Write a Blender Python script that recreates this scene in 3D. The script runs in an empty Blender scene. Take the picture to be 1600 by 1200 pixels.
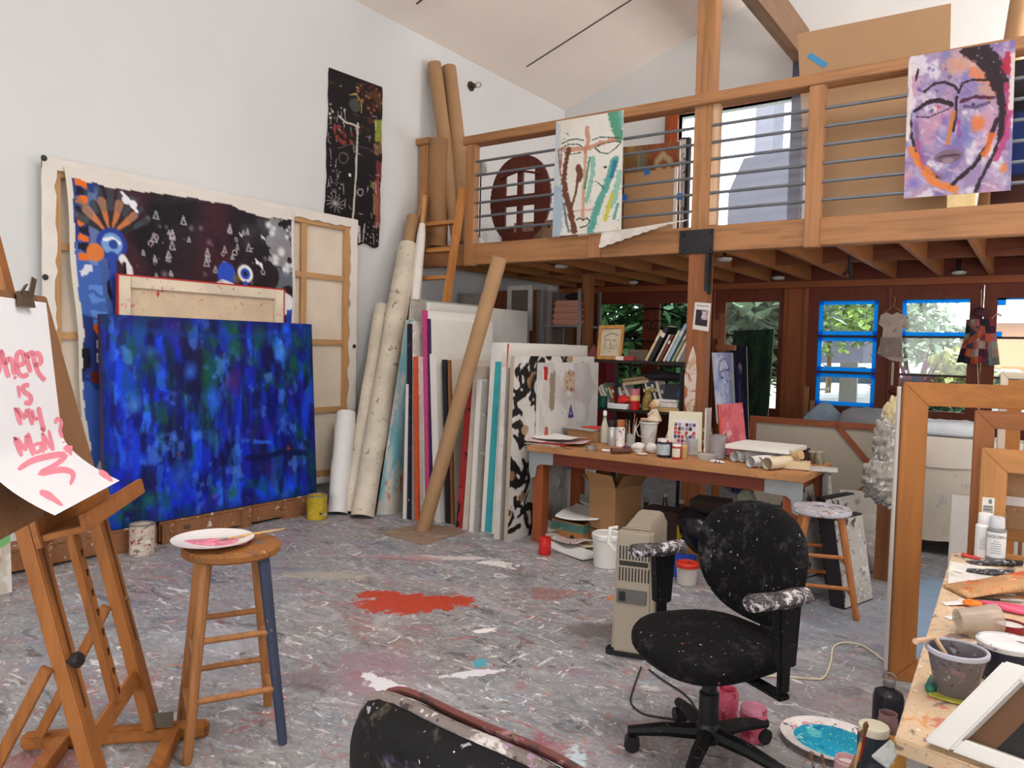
import bpy, bmesh, math, random
import numpy as np
from mathutils import Vector as V, Matrix, Euler
R = math.radians
rng = random.Random(7)
SC = bpy.context.scene
COL = SC.collection
# ------------------------------------------------------------------ camera
FPX = 1179.0
CAM = V((0, 0, 1.5))
YA, PI_, RO = R(-35.0234), R(-2.7636), R(1.3421)
cf = V((math.sin(YA) * math.cos(PI_), math.cos(YA) * math.cos(PI_), math.sin(PI_)))
cr0 = V((math.cos(YA), -math.sin(YA), 0)); cu0 = cr0.cross(cf)
cr = cr0 * math.cos(RO) + cu0 * math.sin(RO); cu = -cr0 * math.sin(RO) + cu0 * math.cos(RO)
cd = bpy.data.cameras.new('camera'); cd.sensor_width = 36; cd.lens = 36 * FPX / 1600; cd.clip_start = .05
co = bpy.data.objects.new('camera', cd); COL.objects.link(co)
co.matrix_world = Matrix(((cr.x, cu.x, -cf.x, CAM.x), (cr.y, cu.y, -cf.y, CAM.y), (cr.z, cu.z, -cf.z, CAM.z), (0, 0, 0, 1)))
SC.camera = co
def ray(x, y): return cf + cr * ((x - 800) / FPX) - cu * ((y - 600) / FPX)
def at(x, y, ax, v):                      # photo point on the plane  axis = v
    d = ray(x, y); return CAM + d * ((v - CAM[ax]) / d[ax])
def aX(x, y, v): return at(x, y, 0, v)
def aY(x, y, v): return at(x, y, 1, v)
def aZ(x, y, v=0.0): return at(x, y, 2, v)
def aP(x, y, p, n):                       # photo point on a plane through p with normal n
    d = ray(x, y); return CAM + d * ((V(p) - CAM).dot(n) / d.dot(n))
# ------------------------------------------------------------------ colour
def lin(c): c /= 255.0; return c / 12.92 if c <= .04045 else ((c + .055) / 1.055) ** 2.4
def L(r, g, b): return (lin(r), lin(g), lin(b), 1)
_M = {}
class NT:
    def __init__(s, name):
        s.m = bpy.data.materials.new(name); s.m.use_nodes = True; s.t = s.m.node_tree; s.t.nodes.clear()
        s.out = s.n('ShaderNodeOutputMaterial'); s.b = s.n('ShaderNodeBsdfPrincipled'); s.l(s.b.outputs[0], s.out.inputs[0])
        s.co = s.n('ShaderNodeTexCoord').outputs['Object']
    def n(s, t, **k):
        x = s.t.nodes.new(t)
        for a, b in k.items(): setattr(x, a, b)
        return x
    def l(s, a, b): s.t.links.new(a, b)
    def mapped(s, sc, rot=(0, 0, 0)):
        m = s.n('ShaderNodeMapping'); s.l(s.co, m.inputs[0]); m.inputs['Scale'].default_value = sc; m.inputs['Rotation'].default_value = rot
        return m.outputs[0]
    def noise(s, scale, detail=4, rough=.55, vec=None, dist=0):
        x = s.n('ShaderNodeTexNoise'); s.l(vec or s.co, x.inputs['Vector'])
        x.inputs['Scale'].default_value = scale; x.inputs['Detail'].default_value = detail; x.inputs['Roughness'].default_value = rough; x.inputs['Distortion'].default_value = dist
        return x.outputs['Fac']
    def ramp(s, fac, stops, const=False):
        x = s.n('ShaderNodeValToRGB'); s.l(fac, x.inputs[0]); e = x.color_ramp.elements
        if const: x.color_ramp.interpolation = 'CONSTANT'
        while len(e) < len(stops): e.new(.5)
        for i, (p, c) in enumerate(stops):
            e[i].position = p; e[i].color = c if len(c) == 4 else (*c, 1)
        return x.outputs[0]
    def step(s, fac, a, b):
        return s.ramp(fac, [(a, (0, 0, 0)), (b, (1, 1, 1))])
    def mix(s, f, a, b):
        x = s.n('ShaderNodeMix', data_type='RGBA')
        for sock, v in ((x.inputs[0], f), (x.inputs[6], a), (x.inputs[7], b)):
            if isinstance(v, (tuple, float, int)): sock.default_value = v
            else: s.l(v, sock)
        return x.outputs[2]
    def mth(s, op, a, b=None):
        x = s.n('ShaderNodeMath', operation=op)
        for i, v in enumerate((a, b)):
            if v is None: continue
            if isinstance(v, (float, int)): x.inputs[i].default_value = v
            else: s.l(v, x.inputs[i])
        return x.outputs[0]
    def fin(s, col, rough=.6, metal=0, bump=None, bs=.2, spec=.32):
        if isinstance(col, tuple): s.b.inputs['Base Color'].default_value = col
        else: s.l(col, s.b.inputs['Base Color'])
        s.b.inputs['Roughness'].default_value = rough; s.b.inputs['Metallic'].default_value = metal
        s.b.inputs['Specular IOR Level'].default_value = spec
        if bump is not None:
            x = s.n('ShaderNodeBump'); x.inputs['Strength'].default_value = bs; x.inputs['Distance'].default_value = .02
            s.l(bump, x.inputs['Height']); s.l(x.outputs[0], s.b.inputs['Normal'])
        return s.m
def shade(c, f): return (min(1, c[0] * f), min(1, c[1] * f), min(1, c[2] * f), 1)
def plain(name, c, rough=.6, var=.12, sc=9, metal=0, spec=.35, bump=0):
    if name in _M: return _M[name]
    t = NT(name); c = L(*c); f = t.noise(sc, 5)
    col = t.ramp(f, [(.3, shade(c, 1 - var)), (.7, shade(c, 1 + var))])
    _M[name] = t.fin(col, rough, metal, f if bump else None, bump or .2, spec); return _M[name]
def wood(name, c, dark=.62, sc=1.0, rough=.55, stain=.25, axis=2):
    key = name + '_' + 'xyz'[axis]
    if key in _M: return _M[key]
    t = NT(key); c = L(*c); s = [26 * sc] * 3; s[axis] = 1.6 * sc
    g = t.noise(1, 5, .6, t.mapped(tuple(s)), .6); b = t.noise(2.5 * sc, 3)
    col = t.ramp(g, [(.28, shade(c, dark)), (.5, c), (.75, shade(c, 1.16))])
    col = t.mix(t.mth('MULTIPLY', t.step(b, .42, .75), stain), col, shade(c, .55))
    _M[key] = t.fin(col, rough, 0, g, .08); return _M[key]
def splat(name, c, cols, rough=.6, dens=.5, sc=14, var=.2, specks=True):
    """a base colour with dabs and flecks of paint"""
    if name in _M: return _M[name]
    t = NT(name); c = L(*c)
    col = t.ramp(t.noise(sc * .4, 5), [(.3, shade(c, 1 - var)), (.7, shade(c, 1 + var))])
    for i, k in enumerate(cols):
        m = t.n('ShaderNodeMapping'); t.l(t.co, m.inputs[0]); m.inputs['Location'].default_value = (3.1 * i + 1, 7.7 * i, 1.3 * i)
        f = t.noise(sc * (1 + .35 * (i % 3)), 4, .6, m.outputs[0], .5)
        e = .675 - dens * .16
        col = t.mix(t.step(f, e, e + .035), col, L(*k))
        if specks:
            f = t.noise(sc * (5 + 2 * i), 2, .5, m.outputs[0]); e = .72 - dens * .08
            col = t.mix(t.step(f, e, e + .02), col, L(*k))
    _M[name] = t.fin(col, rough, 0, t.noise(sc * 2, 3), .12); return _M[name]
def smeared(name, c, fleck, smear, amt=.5, rough=.85):
    """dark cloth or plastic with soft rubbed paint and many fine flecks"""
    if name in _M: return _M[name]
    t = NT(name); c = L(*c); col = t.ramp(t.noise(7, 4), [(.3, shade(c, .8)), (.7, shade(c, 1.25))])
    for i, (k, s_) in enumerate(zip(smear, (5, 9, 13))):
        m = t.n('ShaderNodeMapping'); t.l(t.co, m.inputs[0]); m.inputs['Location'].default_value = (i * 3.3, 1.7 * i, .4)
        f = t.mth('MULTIPLY', t.step(t.noise(s_, 6, .72, m.outputs[0], .3), .56, .74), t.step(t.noise(60, 4, .7), .35, .7))
        col = t.mix(t.mth('MULTIPLY', f, amt), col, L(*k))
    for i, (k, s_, e) in enumerate(((fleck[0], 60, .735), (fleck[-1], 130, .765), (fleck[len(fleck) // 2], 34, .715))):
        m = t.n('ShaderNodeMapping'); t.l(t.co, m.inputs[0]); m.inputs['Location'].default_value = (i * 1.3 + 5, 2.7 * i, 1.4)
        col = t.mix(t.step(t.noise(s_, 2, .5, m.outputs[0], .6), e, e + .02), col, L(*k))
    _M[name] = t.fin(col, rough, 0, t.noise(50, 3), .15, .2); return _M[name]
def glass(name='clear_glass', tint=(245, 250, 250), rough=.02):
    if name in _M: return _M[name]
    t = NT(name); t.t.nodes.remove(t.b)
    a = t.n('ShaderNodeBsdfTransparent'); a.inputs[0].default_value = L(*tint)
    g = t.n('ShaderNodeBsdfGlossy'); g.inputs['Roughness'].default_value = rough
    fr = t.n('ShaderNodeFresnel'); fr.inputs[0].default_value = 1.45
    nz = t.noise(6, 2); fr2 = t.mth('MULTIPLY', fr.outputs[0], t.mth('ADD', .7, t.mth('MULTIPLY', nz, .2)))
    x = t.n('ShaderNodeMixShader'); t.l(fr2, x.inputs[0]); t.l(a.outputs[0], x.inputs[1]); t.l(g.outputs[0], x.inputs[2])
    t.l(x.outputs[0], t.out.inputs[0]); _M[name] = t.m; return t.m
def film(name, c, alpha, rough=.35):
    """cloudy translucent plastic"""
    if name in _M: return _M[name]
    t = NT(name); cc = L(*c); f = t.noise(7, 4)
    m = t.fin(t.ramp(f, [(.3, shade(cc, .85)), (.7, shade(cc, 1.1))]), rough)
    t.b.inputs['Alpha'].default_value = alpha; _M[name] = m; return m
def vcol(name='painted_canvas', rough=.55, bump=.15):
    if name in _M: return _M[name]
    t = NT(name); a = t.n('ShaderNodeVertexColor'); a.layer_name = 'paint'
    f = t.noise(60, 4)
    _M[name] = t.fin(a.outputs[0], rough, 0, f, bump, .22); return _M[name]
# ------------------------------------------------------------------ mesh building
def axes(d, up=V((0, 0, 1))):
    d = d.normalized()
    if abs(d.dot(up)) > .98: up = V((0, 1, 0))
    s = d.cross(up).normalized(); return d, s, s.cross(d).normalized()
class MB:
    def __init__(s): s.b = bmesh.new()
    def poly(s, pts):
        return s.b.faces.new([s.b.verts.new(p) for p in pts])
    def hexa(s, p):                        # 8 corners: bottom ring, top ring
        v = [s.b.verts.new(q) for q in p]
        for f in ((3, 2, 1, 0), (4, 5, 6, 7), (0, 1, 5, 4), (1, 2, 6, 5), (2, 3, 7, 6), (3, 0, 4, 7)):
            s.b.faces.new([v[i] for i in f])
        return s
    def box(s, a, b, m=None):              # min corner, max corner (+ matrix)
        p = [V((x, y, z)) for z in (a[2], b[2]) for x, y in ((a[0], a[1]), (b[0], a[1]), (b[0], b[1]), (a[0], b[1]))]
        if m: p = [m @ q for q in p]
        return s.hexa(p)
    def bar(s, p0, p1, w, h, up=V((0, 0, 1))):
        p0, p1 = V(p0), V(p1); d, x, y = axes(p1 - p0, V(up))
        x = x * w / 2; y = y * h / 2
        return s.hexa([p0 - x - y, p0 + x - y, p0 + x + y, p0 - x + y, p1 - x - y, p1 + x - y, p1 + x + y, p1 - x + y])
    def rings(s, rr, cap=True, close=False):
        vv = [[s.b.verts.new(p) for p in r] for r in rr]
        k = len(vv)
        for i in range(k if close else k - 1):
            a, b = vv[i], vv[(i + 1) % k]; n = len(a)
            for j in range(n): s.b.faces.new((a[j], a[(j + 1) % n], b[(j + 1) % n], b[j]))
        if cap and not close:
            s.b.faces.new(vv[0][::-1]); s.b.faces.new(vv[-1])
        return s
    def cyl(s, p0, p1, r0, r1=None, n=16, cap=True):
        p0, p1 = V(p0), V(p1); d, x, y = axes(p1 - p0); r1 = r0 if r1 is None else r1
        cs = [(math.cos(2 * math.pi * i / n), math.sin(2 * math.pi * i / n)) for i in range(n)]
        return s.rings([[p + x * (c * r) + y * (q * r) for c, q in cs] for p, r in ((p0, r0), (p1, r1))], cap)
    def tube(s, pts, r, n=8, cap=True, close=False):
        pts = [V(p) for p in pts]; rr = r if isinstance(r, (list, tuple)) else [r] * len(pts); out = []; up = V((0, 0, 1))
        for i, p in enumerate(pts):
            a = pts[i - 1] if i or close else p; b = pts[(i + 1) % len(pts)] if i < len(pts) - 1 or close else p
            d, x, y = axes(b - a, up); up = y
            out.append([p + x * (math.cos(2 * math.pi * k / n) * rr[i]) + y * (math.sin(2 * math.pi * k / n) * rr[i]) for k in range(n)])
        return s.rings(out, cap, close)
    def lathe(s, prof, c=(0, 0, 0), n=24, ax=(0, 0, 1), cap=True, sx=1, sy=1):
        c = V(c); d, x, y = axes(V(ax), V((0, 1, 0)))
        return s.rings([[c + d * z + x * (math.cos(2 * math.pi * k / n) * r * sx) + y * (math.sin(2 * math.pi * k / n) * r * sy) for k in range(n)] for r, z in prof], cap)
    def ell(s, c, r, m=None, nu=16, nv=10, pw=1.0):
        c = V(c); pr = []
        for i in range(nv + 1):
            a = math.pi * (i / nv) * .996 + .006
            ring = []
            for k in range(nu):
                b = 2 * math.pi * k / nu
                sg = lambda v: math.copysign(abs(v) ** pw, v)
                p = V((sg(math.sin(a)) * sg(math.cos(b)) * r[0], sg(math.sin(a)) * sg(math.sin(b)) * r[1], -sg(math.cos(a)) * r[2]))
                ring.append(c + (m @ p if m else p))
            pr.append(ring)
        return s.rings(pr)
    def prism(s, poly, f0, f1):            # poly of 2-d points, two maps (x,y)->3-d
        a = [f0(*p) for p in poly]; b = [f1(*p) for p in poly]
        return s.rings([a, b])
    def surf(s, fn, nu, nv, th=0.0, n=None):
        """grid fn(u,v) -> point; th gives it thickness along n(u,v) or a fixed vector"""
        P = [[V(fn(i / nu, j / nv)) for j in range(nv + 1)] for i in range(nu + 1)]
        g = [[s.b.verts.new(p) for p in r] for r in P]
        for i in range(nu):
            for j in range(nv): s.b.faces.new((g[i][j], g[i + 1][j], g[i + 1][j + 1], g[i][j + 1]))
        if th:
            n = V(n) * th; h = [[s.b.verts.new(p + n) for p in r] for r in P]
            for i in range(nu):
                for j in range(nv): s.b.faces.new((h[i][j + 1], h[i + 1][j + 1], h[i + 1][j], h[i][j]))
            ed = [(i, 0) for i in range(nu)] + [(nu, j) for j in range(nv)] + [(i, nv) for i in range(nu, 0, -1)] + [(0, j) for j in range(nv, 0, -1)]
            for k in range(len(ed)):
                a, b = ed[k], ed[(k + 1) % len(ed)]
                s.b.faces.new((g[b[0]][b[1]], g[a[0]][a[1]], h[a[0]][a[1]], h[b[0]][b[1]]))
        return s
    def frame(s, a, b, w, d, ax):          # rectangular frame in a world-aligned plane: ax = normal axis
        o = [i for i in range(3) if i != ax]
        (x0, x1), (y0, y1) = sorted((a[o[0]], b[o[0]])), sorted((a[o[1]], b[o[1]])); z = a[ax]
        def bx(u0, v0, u1, v1):
            p = [0, 0, 0]; q = [0, 0, 0]; p[ax] = z; q[ax] = z + d; p[o[0]] = u0; q[o[0]] = u1; p[o[1]] = v0; q[o[1]] = v1
            lo = [min(i, j) for i, j in zip(p, q)]; hi = [max(i, j) for i, j in zip(p, q)]
            s.box(lo, hi)
        bx(x0, y0, x0 + w, y1); bx(x1 - w, y0, x1, y1); bx(x0 + w, y0, x1 - w, y0 + w); bx(x0 + w, y1 - w, x1 - w, y1)
        return s
WP = {}
def base_of(mb):
    lo = [min(v.co[i] for v in mb.b.verts) for i in range(3)]; hi = [max(v.co[i] for v in mb.b.verts) for i in range(3)]
    return V(((lo[0] + hi[0]) / 2, (lo[1] + hi[1]) / 2, lo[2]))
def obj(name, mb, m, parent=None, bev=0, smooth=35, rot=None):
    bmesh.ops.recalc_face_normals(mb.b, faces=mb.b.faces)
    if bev:
        bmesh.ops.bevel(mb.b, geom=[e for e in mb.b.edges if len(e.link_faces) == 2 and e.calc_face_angle(0) > .6], offset=bev, segments=2, affect='EDGES', clamp_overlap=True)
    c = base_of(mb)
    if rot is None: bmesh.ops.translate(mb.b, verts=mb.b.verts, vec=-c)
    else:
        bmesh.ops.translate(mb.b, verts=mb.b.verts, vec=-c)
    me = bpy.data.meshes.new(name); mb.b.to_mesh(me); mb.b.free()
    if smooth:
        me.polygons.foreach_set('use_smooth', [True] * len(me.polygons)); me.set_sharp_from_angle(angle=R(smooth))
    for mm in (m if isinstance(m, (list, tuple)) else [m]): me.materials.append(mm)
    o = bpy.data.objects.new(name, me); COL.objects.link(o); WP[o.name] = c
    if parent is not None:
        o.parent = parent; o.location = c - WP[parent.name]
    else: o.location = c
    return o
def tag(o, label, cat, group=None, kind=None):
    o['label'] = label; o['category'] = cat
    if group: o['group'] = group
    if kind: o['kind'] = kind
    return o
def struct(o): o['kind'] = 'structure'; return o
def thing(name, label, cat, loc=(0, 0, 0), group=None):
    o = bpy.data.objects.new(name, None); COL.objects.link(o); o.empty_display_size = .1; o.location = loc; WP[o.name] = V(loc)
    return tag(o, label, cat, group)
def put(o, loc, rz=0, rx=0, ry=0, s=1):
    o.location = loc; o.rotation_euler = (rx, ry, rz); o.scale = (s, s, s); return o
def lbl(o, t): o['label'] = t; return o
def copy_tree(root, label=None, group=None):
    r = root.copy(); COL.objects.link(r)
    if label: r['label'] = label
    if group: r['group'] = group
    for ch in list(root.children):
        c = ch.copy(); COL.objects.link(c); c.parent = r
        for g in list(ch.children):
            d = g.copy(); COL.objects.link(d); d.parent = c
    return r
def wax(mb, name, c, **k):                 # wood with the grain along the longest side
    lo = [min(v.co[i] for v in mb.b.verts) for i in range(3)]; hi = [max(v.co[i] for v in mb.b.verts) for i in range(3)]
    e = [hi[i] - lo[i] for i in range(3)]; return wood(name, c, axis=e.index(max(e)), **k)
# ------------------------------------------------------------------ painting (numpy raster -> vertex colours on a dense canvas)
nr = np.random.RandomState(3)
def nfield(h, w, sy, sx, octv=3):
    out = np.zeros((h, w)); amp = 1; tot = 0
    for o in range(octv):
        gy, gx = max(2, int(sy * 2 ** o)), max(2, int(sx * 2 ** o))
        g = nr.rand(gy + 2, gx + 2); ys = np.linspace(0, gy, h); xs = np.linspace(0, gx, w)
        y0 = ys.astype(int); x0 = xs.astype(int); fy = (ys - y0)[:, None]; fx = (xs - x0)[None]
        fy = fy * fy * (3 - 2 * fy); fx = fx * fx * (3 - 2 * fx)
        a = g[np.ix_(y0, x0)]; b = g[np.ix_(y0, x0 + 1)]; c = g[np.ix_(y0 + 1, x0)]; d = g[np.ix_(y0 + 1, x0 + 1)]
        out += amp * ((a * (1 - fx) + b * fx) * (1 - fy) + (c * (1 - fx) + d * fx) * fy); tot += amp; amp *= .5
    return out / tot
class Art:
    """x to the right, y down, both 0..1 over the canvas; colours 0..255"""
    def __init__(s, w, h, base, asp=1.0):
        s.w, s.h = w, h; s.a = np.ones((h, w, 3)) * np.array(base, float); s.asp = asp
        s.Y, s.X = np.mgrid[0:h, 0:w]; s.X = s.X / (w - 1); s.Y = s.Y / (h - 1)
        s.n = nfield(h, w, 14 * asp, 14, 3) - .5; s.n2 = nfield(h, w, 30 * asp, 30, 2) - .5
    def blend(s, m, c):
        m = np.clip(m, 0, 1)[..., None]; s.a = s.a * (1 - m) + np.array(c, float) * m; return s
    def rect(s, x0, y0, x1, y1, c, al=1.0, j=.02):
        x = s.X + s.n * j; y = s.Y + s.n2 * j
        return s.blend(((x > x0) & (x < x1) & (y > y0) & (y < y1)) * al, c)
    def disc(s, x, y, r, c, ry=None, al=1.0, soft=.15, j=.1):
        d = np.hypot((s.X - x) / r, (s.Y - y) / (ry or r * 1.0 / s.asp)) + s.n * j * 2
        return s.blend((1 - (d - (1 - soft)) / soft) * al * (d < 1), c)
    def ring(s, x, y, r, t, c, ry=None):
        d = np.hypot((s.X - x) / r, (s.Y - y) / (ry or r / s.asp)); return s.blend((np.abs(d - 1 + t / 2) < t / 2) * 1.0, c)
    def line(s, pts, w, c, al=1.0, j=.3, w2=None):
        best = np.full((s.h, s.w), 9e9); k = len(pts) - 1
        for i in range(k):
            (x0, y0), (x1, y1) = pts[i], pts[i + 1]; dx, dy = x1 - x0, (y1 - y0) * s.asp
            px, py = s.X - x0, (s.Y - y0) * s.asp
            t = np.clip((px * dx + py * dy) / (dx * dx + dy * dy + 1e-9), 0, 1)
            ww = w + ((w2 if w2 is not None else w) - w) * (i + t) / k
            best = np.minimum(best, np.hypot(px - t * dx, py - t * dy) / ww)
        best = best + s.n2 * j * 2
        return s.blend(np.clip((1.15 - best) / .3, 0, 1) * al, c)
    def dabs(s, n, c, r=(.01, .04), box=(0, 0, 1, 1), al=.8, st=1.0):
        for _ in range(n):
            x = box[0] + nr.rand() * (box[2] - box[0]); y = box[1] + nr.rand() * (box[3] - box[1]); q = r[0] + nr.rand() * (r[1] - r[0])
            s.disc(x, y, q, c, ry=q * st / s.asp, al=al, soft=.5, j=.25)
        return s
    def wash(s, c, lo, hi, sx=4, sy=4, al=1.0):
        return s.blend(np.clip((nfield(s.h, s.w, sy, sx, 4) - lo) / (hi - lo), 0, 1) * al, c)
def canvas(name, art, fn, th, n, m=None, parent=None, edge=(214, 206, 196), tone=.94, sat=.92):
    """the raster as vertex colours on a slab: fn(u, v) front surface (v downwards), thickness th along -n"""
    h, w = art.h, art.w
    P = np.array([[tuple(fn(i / (w - 1), j / (h - 1))) for i in range(w)] for j in range(h)]).reshape(-1, 3)
    n = V(n).normalized()
    f = []
    for j in range(h - 1):
        r = j * w
        f += [(r + i, r + i + w, r + i + w + 1, r + i + 1) for i in range(w - 1)]
    c = V(((P[:, 0].min() + P[:, 0].max()) / 2, (P[:, 1].min() + P[:, 1].max()) / 2, P[:, 2].min()))
    verts = [V(p) - c for p in P]; cols = [tuple(q) for q in art.a.reshape(-1, 3)]
    # border ring, doubled so the sides keep their own colour
    b = list(range(w)) + [j * w + w - 1 for j in range(1, h)] + [(h - 1) * w + i for i in range(w - 2, -1, -1)] + [j * w for j in range(h - 2, 0, -1)]
    if th:
        k = len(verts); q = len(b)
        verts += [verts[i] for i in b] + [verts[i] - n * th for i in b]; cols += [edge] * (2 * q)
        f += [(k + i, k + (i + 1) % q, k + q + (i + 1) % q, k + q + i) for i in range(q)]
        kb = len(verts); st_ = 6 if min(w, h) > 24 else 3; gi = list(range(0, w - 1, st_)) + [w - 1]; gj = list(range(0, h - 1, st_)) + [h - 1]; nx = len(gi)
        bk = [verts[j * w + i] - n * th for j in gj for i in gi]; verts += bk; cols += [(200, 188, 168)] * len(bk)
        f += [(kb + j * nx + i, kb + j * nx + i + 1, kb + (j + 1) * nx + i + 1, kb + (j + 1) * nx + i) for j in range(len(gj) - 1) for i in range(nx - 1)]
    me = bpy.data.meshes.new(name); me.from_pydata([tuple(v) for v in verts], [], f)
    ca = np.array(cols, float) * tone; g_ = ca.mean(1, keepdims=True); ca = np.clip((g_ + (ca - g_) * sat) / 255, 0, 1); ca = np.where(ca <= .04045, ca / 12.92, ((ca + .055) / 1.055) ** 2.4)
    at_ = me.color_attributes.new('paint', 'FLOAT_COLOR', 'POINT'); at_.data.foreach_set('color', np.hstack([ca, np.ones((len(ca), 1))]).astype(np.float32).ravel())
    me.materials.append(m or vcol()); me.update()
    o = bpy.data.objects.new(name, me); COL.objects.link(o); WP[o.name] = c
    if parent is not None: o.parent = parent; o.location = c - WP[parent.name]
    else: o.location = c
    return o
def bil(tl, tr, br, bl):
    tl, tr, br, bl = V(tl), V(tr), V(br), V(bl)
    return lambda u, v: (tl * (1 - u) + tr * u) * (1 - v) + (bl * (1 - u) + br * u) * v
# ================================================================== THE ROOM
LW, BW, RW, NW = -5.5, 8.95, 3.0, -3.0
SL = .335; EAVE = 4.755; RIDGE = -1.25; RZ = EAVE + SL * (RIDGE - LW)
mwall = plain('white_plaster', (216, 217, 217), .85, .03, 1.2)
mceil = plain('ceiling_plaster', (240, 230, 221), .9, .03, 1.0)
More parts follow.
